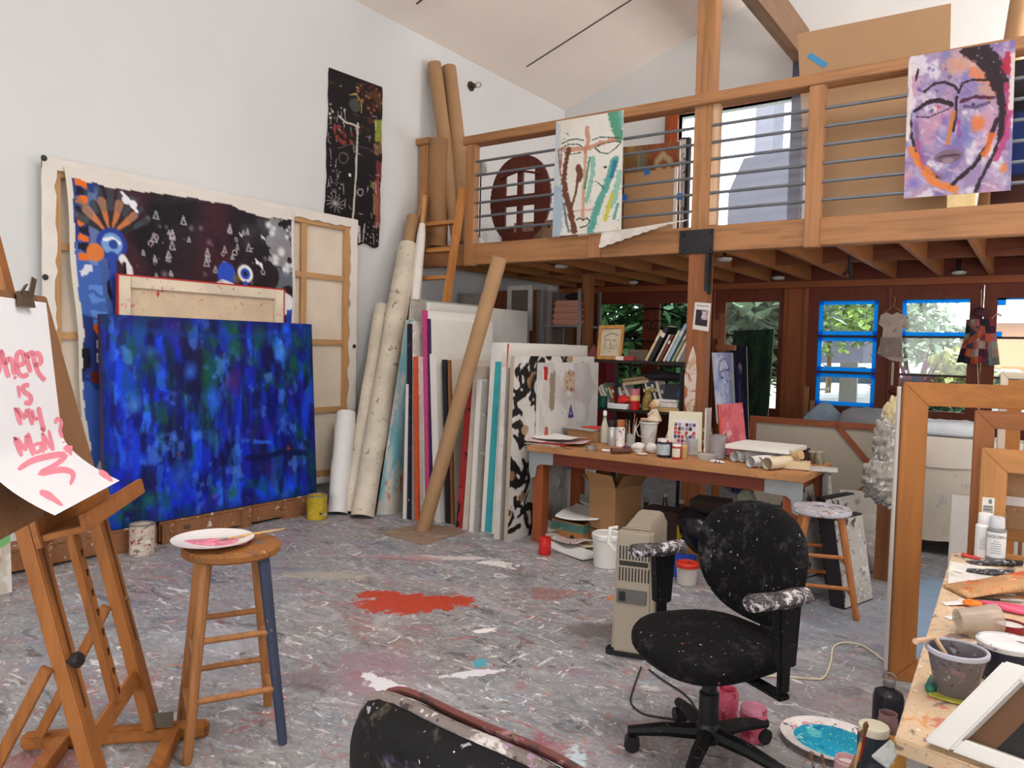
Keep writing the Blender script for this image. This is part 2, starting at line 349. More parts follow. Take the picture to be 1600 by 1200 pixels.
# floor material: concrete crusted with years of paint, sky reflection painted in at the right
def floor_mat():
    t = NT('paint_crusted_concrete')
    st = t.mapped((1, 1, 1), (0, 0, R(35))); st = t.mapped((.75, 1.35, 1), (0, 0, R(-52)))
    a = t.noise(1.1, 6, .62, st); b = t.noise(3.2, 6, .66, st, .6); c = t.noise(11, 6, .68, st, .8); d = t.noise(34, 5, .66, st, .5)
    col = t.ramp(b, [(.30, L(88, 91, 97)), (.42, L(126, 128, 132)), (.54, L(150, 152, 156)), (.66, L(118, 119, 124)), (.8, L(172, 177, 184))])
    col = t.mix(t.mth('MULTIPLY', t.step(a, .48, .60), .45), col, L(152, 142, 134))
    col = t.mix(t.mth('MULTIPLY', t.step(c, .38, .62), .6), col, t.ramp(d, [(.28, L(66, 66, 70)), (.42, L(128, 124, 124)), (.56, L(166, 164, 166)), (.7, L(206, 206, 210))]))
    def layer(col, sc, lo, hi, tint, al, off, st2=None, det=6, ro=.72, dist=1.2):
        m = t.n('ShaderNodeMapping'); t.l(st2 or st, m.inputs[0]); m.inputs['Location'].default_value = (off, off * 1.7, 0)
        f = t.step(t.noise(sc, det, ro, m.outputs[0], dist), lo, hi)
        return t.mix(t.mth('MULTIPLY', f, al), col, L(*tint))
    st3 = t.mapped((.45, 1.7, 1), (0, 0, R(20))); st4 = t.mapped((1.5, .5, 1), (0, 0, R(-30)))
    for sc, lo, hi, tint, al, off, sm in (
            (1.6, .52, .66, (168, 146, 150), .45, 3, 0), (2.0, .54, .66, (112, 124, 148), .5, 9, 0), (2.6, .56, .66, (150, 92, 88), .5, 15, 0), (2.4, .55, .66, (196, 196, 202), .45, 18, 0),
            (4.5, .57, .64, (74, 72, 76), .7, 21, 0), (5.0, .60, .65, (168, 84, 74), .65, 27, 0), (7.0, .63, .66, (196, 120, 72), .7, 33, 0), (7.0, .62, .66, (120, 166, 178), .65, 39, 0),
            (6.0, .60, .64, (206, 204, 206), .75, 45, 0), (5.5, .61, .65, (150, 110, 140), .6, 48, 0), (9, .615, .645, (230, 228, 230), .85, 51, 3), (11, .625, .65, (236, 234, 234), .85, 54, 4),
            (16, .63, .65, (238, 236, 234), .9, 57, 0), (28, .635, .655, (228, 226, 224), .85, 63, 3), (24, .64, .66, (58, 60, 72), .85, 69, 4), (20, .65, .67, (176, 62, 58), .8, 75, 0), (34, .64, .66, (214, 206, 190), .8, 81, 0), (15, .63, .65, (92, 88, 92), .7, 87, 4)):
        col = layer(col, sc, lo, hi, tint, al, off, {0: st, 3: st3, 4: st4}[sm])
    sep = t.n('ShaderNodeSeparateXYZ'); t.l(t.co, sep.inputs[0]); X, Y = sep.outputs[0], sep.outputs[1]
    n1 = t.noise(4.5, 8, .74, None, .8); n2 = t.noise(16, 6, .75, None, 1.0)
    def blob(col, cx, cy, rx, ry, ang, tint, al=1.0, rag=1.2, soft=.06, wob=None):
        ca, sa = math.cos(ang), math.sin(ang)
        dx = t.mth('ADD', X, -cx); dy = t.mth('ADD', Y, -cy)
        u = t.mth('DIVIDE', t.mth('ADD', t.mth('MULTIPLY', dx, ca), t.mth('MULTIPLY', dy, sa)), rx)
        v = t.mth('DIVIDE', t.mth('ADD', t.mth('MULTIPLY', dx, -sa), t.mth('MULTIPLY', dy, ca)), ry)
        r = t.mth('SQRT', t.mth('ADD', t.mth('MULTIPLY', u, u), t.mth('MULTIPLY', v, v)))
        w = t.mth('MULTIPLY', t.mth('ADD', t.mth('ADD', t.mth('MULTIPLY', n1, .62), t.mth('MULTIPLY', n2, .38)), -.5), rag * 3.6)
        f = t.step(t.mth('ADD', t.mth('ADD', r, w), -.5), .5 - soft, .5 + soft)
        inv = t.mth('SUBTRACT', 1.0, f)
        return t.mix(t.mth('MULTIPLY', inv, al), col, L(*tint))
    o = FLOOR_O
    def px(x, y): p = aZ(x, y, 0); return p.x - o.x, p.y - o.y
    for (x, y, rx, ry, ang, tint, al, rag, soft) in (
            (640, 944, .32, .17, .75, (184, 62, 38), 1, 1.1, .04), (688, 938, .24, .08, .75, (184, 62, 38), 1, 1.1, .04), (600, 928, .12, .06, .75, (184, 62, 38), 1, 1.3, .04),
            (590, 1046, .22, .24, .5, (152, 122, 138), .6, .9, .25), (612, 1076, .17, .05, -.15, (226, 224, 228), 1, 1.0, .04),
            (740, 1052, .16, .03, .9, (224, 222, 226), .9, 1.4, .04), (690, 872, .5, .05, .62, (214, 206, 206), .85, 1.7, .06),
            (770, 880, .14, .06, .3, (232, 226, 222), .9, 1.6, .05), (625, 872, .26, .06, .6, (150, 84, 92), .6, 1.7, .2),
            (520, 900, .28, .09, .6, (186, 180, 160), .6, 1.5, .2), (750, 1036, .035, .05, .4, (86, 160, 176), 1, 1.3, .06),
            (860, 1185, .14, .10, .6, (196, 214, 220), .9, 1.3, .08), (833, 1172, .12, .09, .6, (150, 80, 92), .8, 1.3, .1),
            (985, 935, .16, .05, .7, (204, 110, 60), .85, 1.6, .08), (860, 930, .16, .12, .6, (150, 88, 78), .55, 1.6, .1),
            (940, 985, .2, .10, .7, (92, 84, 80), .6, 1.4, .12), (480, 1065, .12, .09, .6, (120, 96, 104), .5, 1.3, .1),
            (440, 800, .5, .25, 1.1, (122, 96, 96), .55, 1.4, .15), (760, 985, .06, .03, .9, (236, 232, 230), 1, 1.5, .05),
            (905, 852, .35, .03, .2, (208, 206, 200), .8, 1.5, .05), (1380, 975, .6, .5, .9, (128, 148, 168), .4, 1.5, .3),  # wide bluish blob: sky reflection painted into the floor colour
            (1462, 965, .18, 1.0, .1, (140, 172, 204), .85, .8, .2), (70, 1190, .2, .1, .9, (150, 80, 74), .6, 1.3, .1),  # pale blue blob: sky light by the doors, painted into the floor
            (350, 1000, .3, .12, .6, (170, 172, 178), .5, 1.5, .12), (1010, 895, .16, .06, .4, (214, 214, 210), .7, 1.5, .08),
            (1290, 1090, .3, .12, .6, (140, 128, 134), .5, 1.3, .15)):
        cx, cy = px(x, y); col = blob(col, cx, cy, rx, ry, ang, tint, al, rag, soft)
    m = t.fin(col, .5, 0, t.mth('ADD', d, c), .18, .35)
    t.l(t.ramp(b, [(.3, (.32, .32, .32)), (.7, (.6, .6, .6))]), t.b.inputs['Roughness']); return m
mb = MB().box((LW - .2, NW - .2, -.1), (RW + .2, BW + .2, 0)); FLOOR_O = base_of(mb); fm = floor_mat()
struct(obj('floor', mb, fm))
# object-space origin of the floor is its base centre: shapes above use the same offset
struct(obj('wall_left', MB().box((LW - .2, NW - .2, 0), (LW, BW + .2, EAVE + .15)), mwall))
struct(obj('wall_right', MB().box((RW, NW - .2, 0), (RW + .2, BW + .2, EAVE + .1)), mwall))
mb = MB()
for (x0, x1) in ((LW - .2, RIDGE), (RIDGE, RW + .2)):
    z = lambda x: RZ - SL * abs(x - RIDGE)
    mb.hexa([V((x0, NW - .2, z(x0))), V((x1, NW - .2, z(x1))), V((x1, BW + .2, z(x1))), V((x0, BW + .2, z(x0))),
             V((x0, NW - .2, z(x0) + .15)), V((x1, NW - .2, z(x1) + .15)), V((x1, BW + .2, z(x1) + .15)), V((x0, BW + .2, z(x0) + .15))])
struct(obj('ceiling', mb, mceil))
# thin dark joints in the sloping ceiling
for i, (y, x0, x1) in enumerate(((7.57, -5.2, -3.6), (5.63, -5.2, -3.2))):
    z = lambda x: RZ - SL * abs(x - RIDGE)
    mb = MB().hexa([V((x0, y - .012, z(x0) - .004)), V((x1, y - .012, z(x1) - .004)), V((x1, y + .012, z(x1) - .004)), V((x0, y + .012, z(x0) - .004)),
                    V((x0, y - .012, z(x0) + .01)), V((x1, y - .012, z(x1) + .01)), V((x1, y + .012, z(x1) + .01)), V((x0, y + .012, z(x0) + .01))])
    struct(obj('trim_%d' % (i + 1), mb, plain('dark_joint', (96, 84, 76), .8)))
def wall_y(name, y0, y1, holes, m, x0, x1, z0, z1, gable=False):
    """a wall across x with rectangular holes (hx0,hx1,hz0,hz1)"""
    xs = sorted({x0, x1, *[h[0] for h in holes], *[h[1] for h in holes]}); mb = MB()
    for a, b in zip(xs, xs[1:]):
        cuts = sorted((h[2], h[3]) for h in holes if h[0] <= a and h[1] >= b); z = z0
        for c0, c1 in cuts:
            if c0 > z: mb.box((a, y0, z), (b, y1, c0))
            z = c1
        if z1 > z: mb.box((a, y0, z), (b, y1, z1))
    if gable: mb.prism([(x0, z1), (x1, z1), (RIDGE, RZ + .05)], lambda u, w: V((u, y0, w)), lambda u, w: V((u, y1, w)))
    return struct(obj(name, mb, m, smooth=0))
UPW = (-3.83, -2.45, 2.60, 4.43)
wall_y('wall_back', BW, BW + .2, [UPW, (-5.3, .6, 0, 2.25)], mwall, LW, RW, 0, EAVE, True)
wall_y('wall_near', NW - .2, NW, [(-3.6, 2.2, 1.0, 3.2)], mwall, LW, RW, 0, EAVE, True)
# windows behind the viewer: wooden frames with frosted panes, daylight comes from here
mfr = wood('window_wood', (172, 104, 60)); mfrost = film('frosted_pane', (232, 238, 240), .9)
for i in range(3):
    x0 = -3.6 + i * 1.933; mb = MB().frame((x0, NW - .12, 1.0), (x0 + 1.933, NW - .12, 3.2), .07, .1, 1)
    w = struct(obj('window_%d' % (i + 2), mb, mfr)); obj('pane', MB().box((x0 + .06, NW - .1, 1.06), (x0 + 1.87, NW - .08, 3.14)), mfrost, w)
# red-brown panelling above the glazed doors
mdoor = lambda mb: wax(mb, 'red_brown_fir', (112, 50, 28), dark=.7, stain=.3)
mtrim = lambda mb: wax(mb, 'orange_fir', (150, 82, 44), dark=.7, stain=.25)
mb = MB().box((LW, BW - .03, 2.25), (1.2, BW + .0, 2.56)); struct(obj('trim_3', mb, mdoor(mb)))
mb = MB().box((LW, BW - .06, 2.255), (1.2, BW - .03, 2.325)); struct(obj('trim_4', mb, mtrim(mb)))
# glazed doors along the back
PZ = [(1.735, 2.10), (1.352, 1.69), (.94, 1.31)]
mglass = glass()
def door(n, x0, x1, p0, p1, z0=.94, tape=None, hang=None):
    mb = MB(); y0, y1 = BW + .0, BW + .05
    mb.box((x0, y0, .02), (p0, y1, 2.25)); mb.box((p1, y0, .02), (x1, y1, 2.25)); mb.box((p0, y0, 2.105), (p1, y1, 2.25)); mb.box((p0, y0, .02), (p1, y1, z0))
    d = struct(obj('door_%d' % n, mb, wood('red_brown_fir', (112, 50, 28), dark=.7, stain=.3, axis=2), smooth=0))
    for z in (1.3, 1.70): obj('muntin', MB().box((p0, y0 + .005, z), (p1, y1 - .005, z + .022)), wood('dark_muntin', (66, 34, 22), axis=0), d)
    obj('pane', MB().box((p0 - .01, y0 + .022, z0 - .01), (p1 + .01, y0 + .028, 2.11)), mglass, d)
    return d
mpost = wood('orange_fir', (150, 82, 44), dark=.7, stain=.25, axis=2)
door(1, -5.0, -4.13, -4.87, -4.24, 1.0); door(2, -4.13, -3.3, -4.016, -3.45, 1.0); door(3, -3.28, -2.46, -3.154, -2.519, .86)
dD = door(4, -2.19, -1.36, -2.082, -1.471); dE = door(5, -1.355, -.51, -1.24, -.625); dF = door(6, -.505, .35, -.39, .23)
for i, (a, b, dd) in enumerate(((-5.3, -5.0, .02), (-3.3, -3.28, .0), (.35, .6, .02))):
    struct(obj('trim_%d' % (5 + i), MB().box((a, BW - dd, 0), (b, BW + .06, 2.25)), mpost))
mb = MB().box((-2.46, BW + .0, 0), (-2.19, BW + .06, 2.25)).box((-2.46, BW - .03, 0), (-2.42, BW, 2.255)).box((-2.235, BW - .03, 0), (-2.19, BW, 2.255))
struct(obj('trim_8', mb, mpost))
mtape = plain('blue_masking_tape', (30, 150, 226), .7, .1, 20)
_t = mtape.node_tree; _tr = _t.nodes.new('ShaderNodeBsdfTranslucent'); _tr.inputs[0].default_value = L(70, 196, 255); _mx = _t.nodes.new('ShaderNodeMixShader'); _mx.inputs[0].default_value = .75
_pb = next(n for n in _t.nodes if n.type == 'BSDF_PRINCIPLED'); _ou = next(n for n in _t.nodes if n.type == 'OUTPUT_MATERIAL'); _t.links.new(_pb.outputs[0], _mx.inputs[1]); _t.links.new(_tr.outputs[0], _mx.inputs[2]); _t.links.new(_mx.outputs[0], _ou.inputs[0])
def tape_strips(d, x0, x1, z0, z1, sides='lrtb', w=.045):
    mb = MB(); y0, y1 = BW + .0185, BW + .0215
    if 't' in sides: mb.box((x0, y0, z1 - w), (x1, y1, z1))
    if 'b' in sides: mb.box((x0, y0, z0), (x1, y1, z0 + w))
    if 'l' in sides: mb.box((x0, y0 - .001, z0), (x0 + w, y1 - .001, z1))
    if 'r' in sides: mb.box((x1 - w, y0 - .001, z0), (x1, y1 - .001, z1))
    if 'L' in sides: mb.box((x0, y0, z1 - .07), (x0 + .07, y1, z1)).box((x0, y0 - .001, z0), (x0 + .05, y1, z0 + .05))
    lbl(obj('masking_tape', mb, mtape, d), 'bright blue masking tape around the pane')
for z0, z1 in ((.94, 1.30), (1.322, 1.70), (1.722, 2.105)): tape_strips(dD, -2.082, -1.471, z0, z1)
tape_strips(dE, -1.24, -.625, 1.722, 2.105, 'ltb', .04); tape_strips(dF, -.39, .23, 1.722, 2.105, 'tL', .015)
# upstairs window
mb = MB().frame((UPW[0] - .17, BW - .04, UPW[2] - .06), (UPW[1], BW - .04, UPW[3] + .08), .0, .1, 1) if 0 else MB()
mb.box((-4.0, BW - .04, 2.55), (-3.83, BW + .1, 4.5)).box((-3.83, BW - .04, 4.43), (-2.45, BW + .1, 4.53)).box((-3.83, BW - .02, 2.55), (-2.45, BW + .1, 2.62))
mb.box((-3.93, BW - .06, 2.55), (-3.9, BW - .04, 4.5))
w1 = struct(obj('window_1', mb, wood('orange_red_fir', (168, 84, 44), axis=2)))
obj('pane', MB().box((-3.84, BW + .05, 2.6), (-2.44, BW + .056, 4.44)), mglass, w1)
obj('muntin', MB().box((-3.47, BW + .0, 2.6), (-3.40, BW + .045, 4.43)), wood('orange_red_fir', (168, 84, 44), axis=2), w1)
# ------------------------------------------------------------------ the loft
fir = (166, 117, 77)
LF = 6.0
def fobj(name, mb, parent=None, c=fir, nm='fir', **k): return obj(name, mb, wax(mb, nm, c), parent, **k)
lf = thing('loft', 'timber loft platform with a fir front beam spanning the back of the studio', 'loft', (-2.5, LF, 2.33))
fobj('front_beam', MB().box((LW + .01, LF + .02, 2.325), (RW - .01, LF + .14, 2.535)), lf, bev=.006)
fobj('deck', MB().box((LW + .01, LF + .14, 2.50), (RW - .01, BW - .01, 2.54)), lf, c=(120, 66, 40), nm='dark_fir')
for i in range(19):
    x = -5.22 + i * .4335
    fobj('joist', MB().box((x - .02, LF + .14, 2.33), (x + .02, BW - .06, 2.50)), lf, c=(172, 112, 66), nm='joist_fir')
fobj('blocking', MB().box((LW + .02, 7.5, 2.36), (RW - .02, 7.54, 2.50)), lf, c=(124, 62, 36), nm='dark_fir')
steel = plain('black_steel', (52, 50, 52), .5, .2, 6, .6)
mb = MB().box((-2.527, LF - .012, 2.31), (-2.235, LF + .0, 2.505)); mp = obj('bracket_plate', mb, steel, lf, bev=.003); lbl(mp, 'black steel bracket plate at the post')
for a in (-2.50, -2.262):
    for z in (2.34, 2.475): obj('bolt', MB().cyl((a, LF - .03, z), (a, LF - .01, z), .016, n=6), steel, mp)
bolt_m = plain('dark_bolt', (54, 50, 50), .4, .1, 6, .7)
# posts: one tall post carrying the roof, and the rail posts
tp = thing('roof_post', 'square fir post rising from the loft beam up to the ceiling', 'post', (-2.35, LF + .07, 2.53))
fobj('shaft', MB().box((-2.44, LF + .01, 2.5), (-2.29, LF + .15, 5.82)), tp, bev=.006)
obj('side_board', MB().box((-2.29, LF + .03, 2.54), (-2.235, LF + .1, 3.52)), wood('pale_fir', (206, 170, 136)), tp)
lp = thing('loft_post', 'worn fir post under the loft behind the workbench with a rubbed white patch', 'post', (-2.37, LF + .08, 0))
lpm = wood('reddish_fir', (144, 88, 52), dark=.6, stain=.5)
lps = obj('shaft', MB().box((-2.445, LF + .005, 0), (-2.285, LF + .155, 2.325)), lpm, lp, bev=.006)
mb = MB(); pc = [( -2.405, 1.06), (-2.375, .98), (-2.33, .97), (-2.312, 1.06), (-2.305, 1.3), (-2.32, 1.46), (-2.345, 1.53), (-2.375, 1.44), (-2.41, 1.28)]
mb.prism(pc, lambda u, w: V((u - .035, LF + .005, w + .02)), lambda u, w: V((u - .035, LF + .0025, w + .02)))
lbl(obj('paint_patch', mb, splat('scuffed_white_paint', (206, 192, 178), [(166, 100, 60), (190, 150, 120)], dens=.7, sc=9), lp), 'scuffed patch of white paint')
lbl(obj('steel_strap', MB().box((-2.285, LF + .02, 1.98), (-2.275, LF + .10, 2.42)).box((-2.30, LF - .004, 2.0), (-2.272, LF + .005, 2.34)), steel, lp), 'black steel strap')
rl = thing('loft_railing', 'fir railing with six grey pipes along the loft edge', 'railing', (-2.5, LF, 2.54))
fobj('handrail', MB().hexa([V((-4.86, LF - .03, 3.515)), V((RW - .02, LF - .03, 3.515)), V((RW - .02, LF + .13, 3.515)), V((-4.86, LF + .13, 3.515)),
     V((-4.86, LF - .03, 3.60)), V((RW - .02, LF - .03, 3.60)), V((RW - .02, LF + .13, 3.60)), V((-4.86, LF + .13, 3.60))]), rl, bev=.006)
for x in (-4.77, -1.47, .95):
    p = fobj('rail_post', MB().box((x - .055, LF - .02, 2.31), (x + .055, LF + .075, 3.515)), rl, bev=.005)
    for z in (2.355, 2.45): obj('bolt', MB().lathe([(.001, .018), (.014, .014), (.02, 0)], (x, LF - .02, z), 12, (0, -1, 0)), bolt_m, p)
p = fobj('rail_block', MB().box((-3.41, LF - .0, 2.325), (-3.28, LF + .02, 2.54)), rl, bev=.004)
for z in (2.375, 2.475): obj('bolt', MB().lathe([(.001, .02), (.014, .014), (.02, 0)], (-3.345, LF, z), 12, (0, -1, 0)), bolt_m, p)
pipe = plain('grey_pipe', (112, 116, 122), .45, .15, 8, .5)
for k in range(6):
    z = 2.665 + k * .1365
    obj('rail_pipe', MB().cyl((-4.72, LF + .03, z), (RW - .1, LF + .03, z), .0125, n=10), pipe, rl)
nw = thing('newel_post', 'capped fir newel post against the white wall beside the loft ladder', 'post', (-5.41, LF + .05, 2.53))
fobj('shaft', MB().box((-5.47, LF + .0, 2.53), (-5.345, LF + .12, 3.60)), nw, bev=.005)
fobj('cap', MB().box((-5.495, LF - .03, 3.60), (-5.32, LF + .15, 3.665)), nw, bev=.006)
rb = thing('ridge_beam', 'dark roof beam running to the back wall on a black steel post', 'beam', (-2.375, BW - .1, 2.54))
mb = MB().box((-2.44, NW + .05, 4.77), (-2.31, BW - .01, 5.14)); obj('beam', mb, wax(mb, 'grey_brown_beam', (126, 96, 72), stain=.4), rb)
obj('steel_post', MB().box((-2.44, BW - .13, 2.54), (-2.31, BW - .01, 4.77)).box((-2.52, BW - .16, 4.5), (-2.29, BW - .01, 4.56)), plain('blued_steel', (74, 76, 92), .5, .15, 5, .3), rb)
# little round lights on the loft's underside
mlamp = plain('frosted_lamp', (214, 214, 214), .4, .05); n = 0
for x, y, lab in ((877, 417, 'small round ceiling light under the loft above the leaning canvases'), (989, 442, 'small dark round light under the loft left of the fir post'),
                  (1132, 406, 'round ceiling light under the loft just right of the fir post'), (1216, 435, 'round ceiling light under the loft near the third glazed door'),
                  (1498, 427, 'round ceiling light under the loft above the patchwork dress')):
    p = aZ(x, y, 2.36); o = thing('ceiling_light', lab, 'light', (p.x, p.y, 2.36), 'round lights under the loft')
    obj('lamp_dish', MB().lathe([(.05, .0), (.068, .012), (.07, .03), (.045, .045)], (p.x, p.y, 2.345), 20), mlamp, o)
    obj('stem', MB().cyl((p.x, p.y, 2.385), (p.x, p.y, 2.499), .016, n=10), steel, o)
# bare bulb on the white wall
p = V((LW, 6.88, 4.474)); o = thing('wall_bulb', 'bare clear bulb in a dark socket high on the white wall', 'light', p)
obj('socket', MB().lathe([(.055, 0), (.055, .012), (.028, .02), (.026, .075)], p, 16, (1, -.15, -.1)), plain('dark_socket', (62, 46, 40), .5), o)
obj('bulb', MB().ell(p + V((.13, -.02, -.012)), (.042, .034, .034)), glass('bulb_glass', (250, 248, 240)), o)
tk = plain('dark_tack', (44, 46, 42), .5)
# ------------------------------------------------------------------ outside
def leafy(name, lab, c, r, n, leaf, m, trunk=True, seed=1):
    rr = random.Random(seed); o = thing(name, lab, 'bush' if not trunk else 'tree', (c[0], c[1], 0), 'plants outside the glazed doors'); mb = MB(); c = V(c)
    for _ in range(n):
        d = V((rr.gauss(0, 1), rr.gauss(0, 1), rr.gauss(0, 1))).normalized() * (rr.random() ** .45)
        p = c + V((d.x * r[0], d.y * r[1], d.z * r[2]))
        a = V((rr.uniform(-1, 1), rr.uniform(-1, 1), rr.uniform(-.6, .9))).normalized(); _, s, u = axes(a)
        l = leaf * rr.uniform(.6, 1.4); w = l * .32
        mb.poly([p, p + a * l * .5 + s * w + u * w * .3, p + a * l, p + a * l * .5 - s * w])
    obj('foliage', mb, m, o, smooth=0)
    obj('stem', MB().tube([(c.x, c.y, 0), (c.x + .05, c.y, c.z * .5), (c.x - .03, c.y + .05, c.z)], [.06, .045, .02]), wood('bark', (96, 78, 60)), o)
    return o
gm = lambda n, c: plain(n, c, .6, .35, 3)
struct(obj('outdoor_ground', MB().box((-30, BW + .2, -.15), (25, 40, -.1)), plain('garden_gravel', (150, 146, 138), .9, .2, 2)))
leafy('garden_tree', 'dark green shrub filling the leftmost glazed door', (-5.6, 10.7, 1.6), (1.0, .7, 1.2), 2600, .2, gm('leaf_dark', (50, 84, 40)), seed=2)
leafy('garden_tree', 'bushy green shrub outside the second glazed door from the left', (-4.6, 10.8, 1.5), (.8, .6, 1.2), 2200, .22, gm('leaf_mid', (64, 98, 62)), seed=3)
leafy('garden_tree', 'pale olive-leaved shrub outside the door behind the green painting', (-3.3, 10.9, 1.9), (.9, .6, 1.0), 1700, .3, gm('leaf_olive', (150, 172, 140)), seed=4)
leafy('garden_tree', 'yellow-green tree outside the blue-taped door', (-3.0, 13.6, 2.3), (1.1, .8, .75), 1300, .16, gm('leaf_light', (140, 164, 88)), seed=5)
leafy('garden_tree', 'grey-green tree outside the blue-taped door, right of the yellow-green one', (-1.9, 14.2, 2.15), (.7, .8, .8), 1100, .16, gm('leaf_grey', (140, 156, 128)), seed=6)
leafy('garden_bush', 'pale variegated bush outside the door between the two hanging dresses', (-.85, 11.2, 1.2), (.42, .4, .4), 900, .14, gm('leaf_pale', (186, 190, 120)), False, 7)
leafy('garden_bush', 'low green bush at the foot of the door between the dresses', (-1.1, 10.6, .75), (.5, .4, .35), 800, .12, gm('leaf_mid', (64, 98, 62)), False, 8)
leafy('garden_bush', 'distant grey-green hedge tree behind the red-leaved plant', (-1.7, 15.5, 1.75), (.9, .6, .45), 900, .16, gm('leaf_grey', (140, 156, 128)), True, 9)
ph = thing('flax_plant', 'spiky red-purple flax plant outside the door between the dresses', 'plant', (-1.32, 10.9, -.1)); mb = MB()
for k in range(46):
    a = rng.uniform(-1.25, 1.25); b = rng.uniform(-.5, .5); l = rng.uniform(.55, .95); d = V((math.sin(a), b * .6, math.cos(a))).normalized(); s = V((d.z, 0, -d.x)) * .014
    o0 = V((-1.32, 10.9, .85)); mb.poly([o0 - s, o0 + s, o0 + d * l * .6 + s + V((0, 0, .02)), o0 + d * l, o0 + d * l * .6 - s])
obj('blades', mb, plain('flax_blade', (128, 84, 98), .5, .4, 5), ph, smooth=0)
obj('stump', MB().cyl((-1.32, 10.9, -.1), (-1.32, 10.9, .9), .05), wood('bark', (96, 78, 60)), ph)
cm = plain('car_paint', (214, 218, 222), .25, .03); cg = plain('car_glass', (60, 70, 80), .1)
def car(lab, x, y, m, sc=1):
    c = thing('car', lab, 'car', (x, y, -.1)); pr = [(-2.0, .35), (-2.05, .75), (-1.9, .95), (-1.1, 1.02), (-.55, 1.42), (.8, 1.45), (1.5, 1.05), (2.0, .95), (2.05, .4)]
    obj('body', MB().prism(pr, lambda u, w: V((x + u, y - .8, w - .1)), lambda u, w: V((x + u, y + .8, w - .1))), m, c, bev=.04)
    obj('side_window', MB().prism([(-.95, 1.03), (-.5, 1.36), (.75, 1.38), (1.3, 1.06)], lambda u, w: V((x + u, y - .81, w - .1)), lambda u, w: V((x + u, y - .79, w - .1))), cg, c)
    for u in (-1.3, 1.3):
        for s in (-1, 1): obj('wheel', MB().lathe([(.18, 0), (.32, .02), (.32, .2), (.18, .22)], (x + u, y + s * .7 - .11, .22), 20, (0, 1, 0)), plain('tyre', (32, 32, 34), .8), c)
    return c
car('silver car parked outside, seen through the door between the dresses', -1.1, 13.3, cm)
car('white car parked outside, seen through the bottom pane of the blue-taped door', -3.6, 17.0, plain('white_car_paint', (226, 228, 230), .3, .03))
gp = thing('grey_gatepost', 'grey board post outside the blue-taped door', 'post', (-2.15, 10.4, -.1)); obj('board', MB().box((-2.13, 10.4, -.1), (-1.92, 10.46, 1.42)), plain('weathered_grey', (150, 152, 146), .8), gp)
pf = thing('garden_trellis', 'pale slanting trellis frame outside the blue-taped door', 'trellis', (-2.5, 10.6, -.1)); obj('slat', MB().bar((-2.62, 10.6, -.1), (-2.42, 10.6, 1.7), .05, .03), plain('pale_paint', (206, 204, 200), .7), pf); obj('slat', MB().bar((-2.75, 10.6, 1.0), (-2.3, 10.6, 1.05), .03, .03), plain('pale_paint', (206, 204, 200), .7), pf)
hb = thing('orange_house', 'orange stucco house beyond the last glazed door', 'house', (1.2, 14.5, -.1)); obj('wall', MB().box((-.62, 14, -.1), (4, 16, 2.05)), plain('orange_stucco', (186, 128, 92), .9, .05, 2), hb)
obj('roof', MB().prism([(14 - .2, 2.05), (16.2, 2.05), (15, 2.6)], lambda u, w: V((-.7, u, w)), lambda u, w: V((4.1, u, w))), plain('roof_shingle', (150, 130, 120), .9), hb)
nh = thing('neighbour_house', 'hazy lavender-grey house with a chimney seen through the upstairs window', 'house', (-4.2, 18, -.1)); mg = plain('lavender_siding', (74, 72, 84), .9, .06, 1)
def o2(x, z, y=16.5): q = V((x, BW, z)) - CAM; return CAM + q * ((y - CAM.y) / q.y)
P2 = [o2(*p) for p in ((-3.17, 3.42), (-3.0, 3.80), (-1.6, 3.88))]
pl_ = [(P2[0].x, -.1), (P2[0].x, P2[0].z), (P2[1].x, P2[1].z), (P2[2].x, P2[2].z), (P2[2].x, -.1)]
obj('wall', MB().prism(pl_, lambda u, w: V((u, 16.5, w)), lambda u, w: V((u, 19, w))), mg, nh)
a, b = o2(-3.0, 3.80), o2(-2.78, 4.6); obj('chimney', MB().box((a.x, 17.2, a.z - .2), (b.x, 18, b.z + .3)), plain('pale_brick', (112, 110, 122), .9, .1, 4), nh)
# ================================================================== LEFT WALL
raw = plain('raw_canvas', (222, 208, 190), .85, .05, 5, bump=.1); rawl = plain('primed_canvas', (224, 218, 210), .8, .05, 6, bump=.12)
pine = lambda mb: wax(mb, 'pine', (190, 146, 100), stain=.1)
def xframe(x, y0, y1, z0, z1, w, d):       # frame in the plane x
    return [MB().box((x, y0, z0), (x + d, y0 + w, z1)), MB().box((x, y1 - w, z0), (x + d, y1, z1)), MB().box((x, y0 + w, z1 - w), (x + d, y1 - w, z1)), MB().box((x, y0 + w, z0), (x + d, y1 - w, z0 + w))]
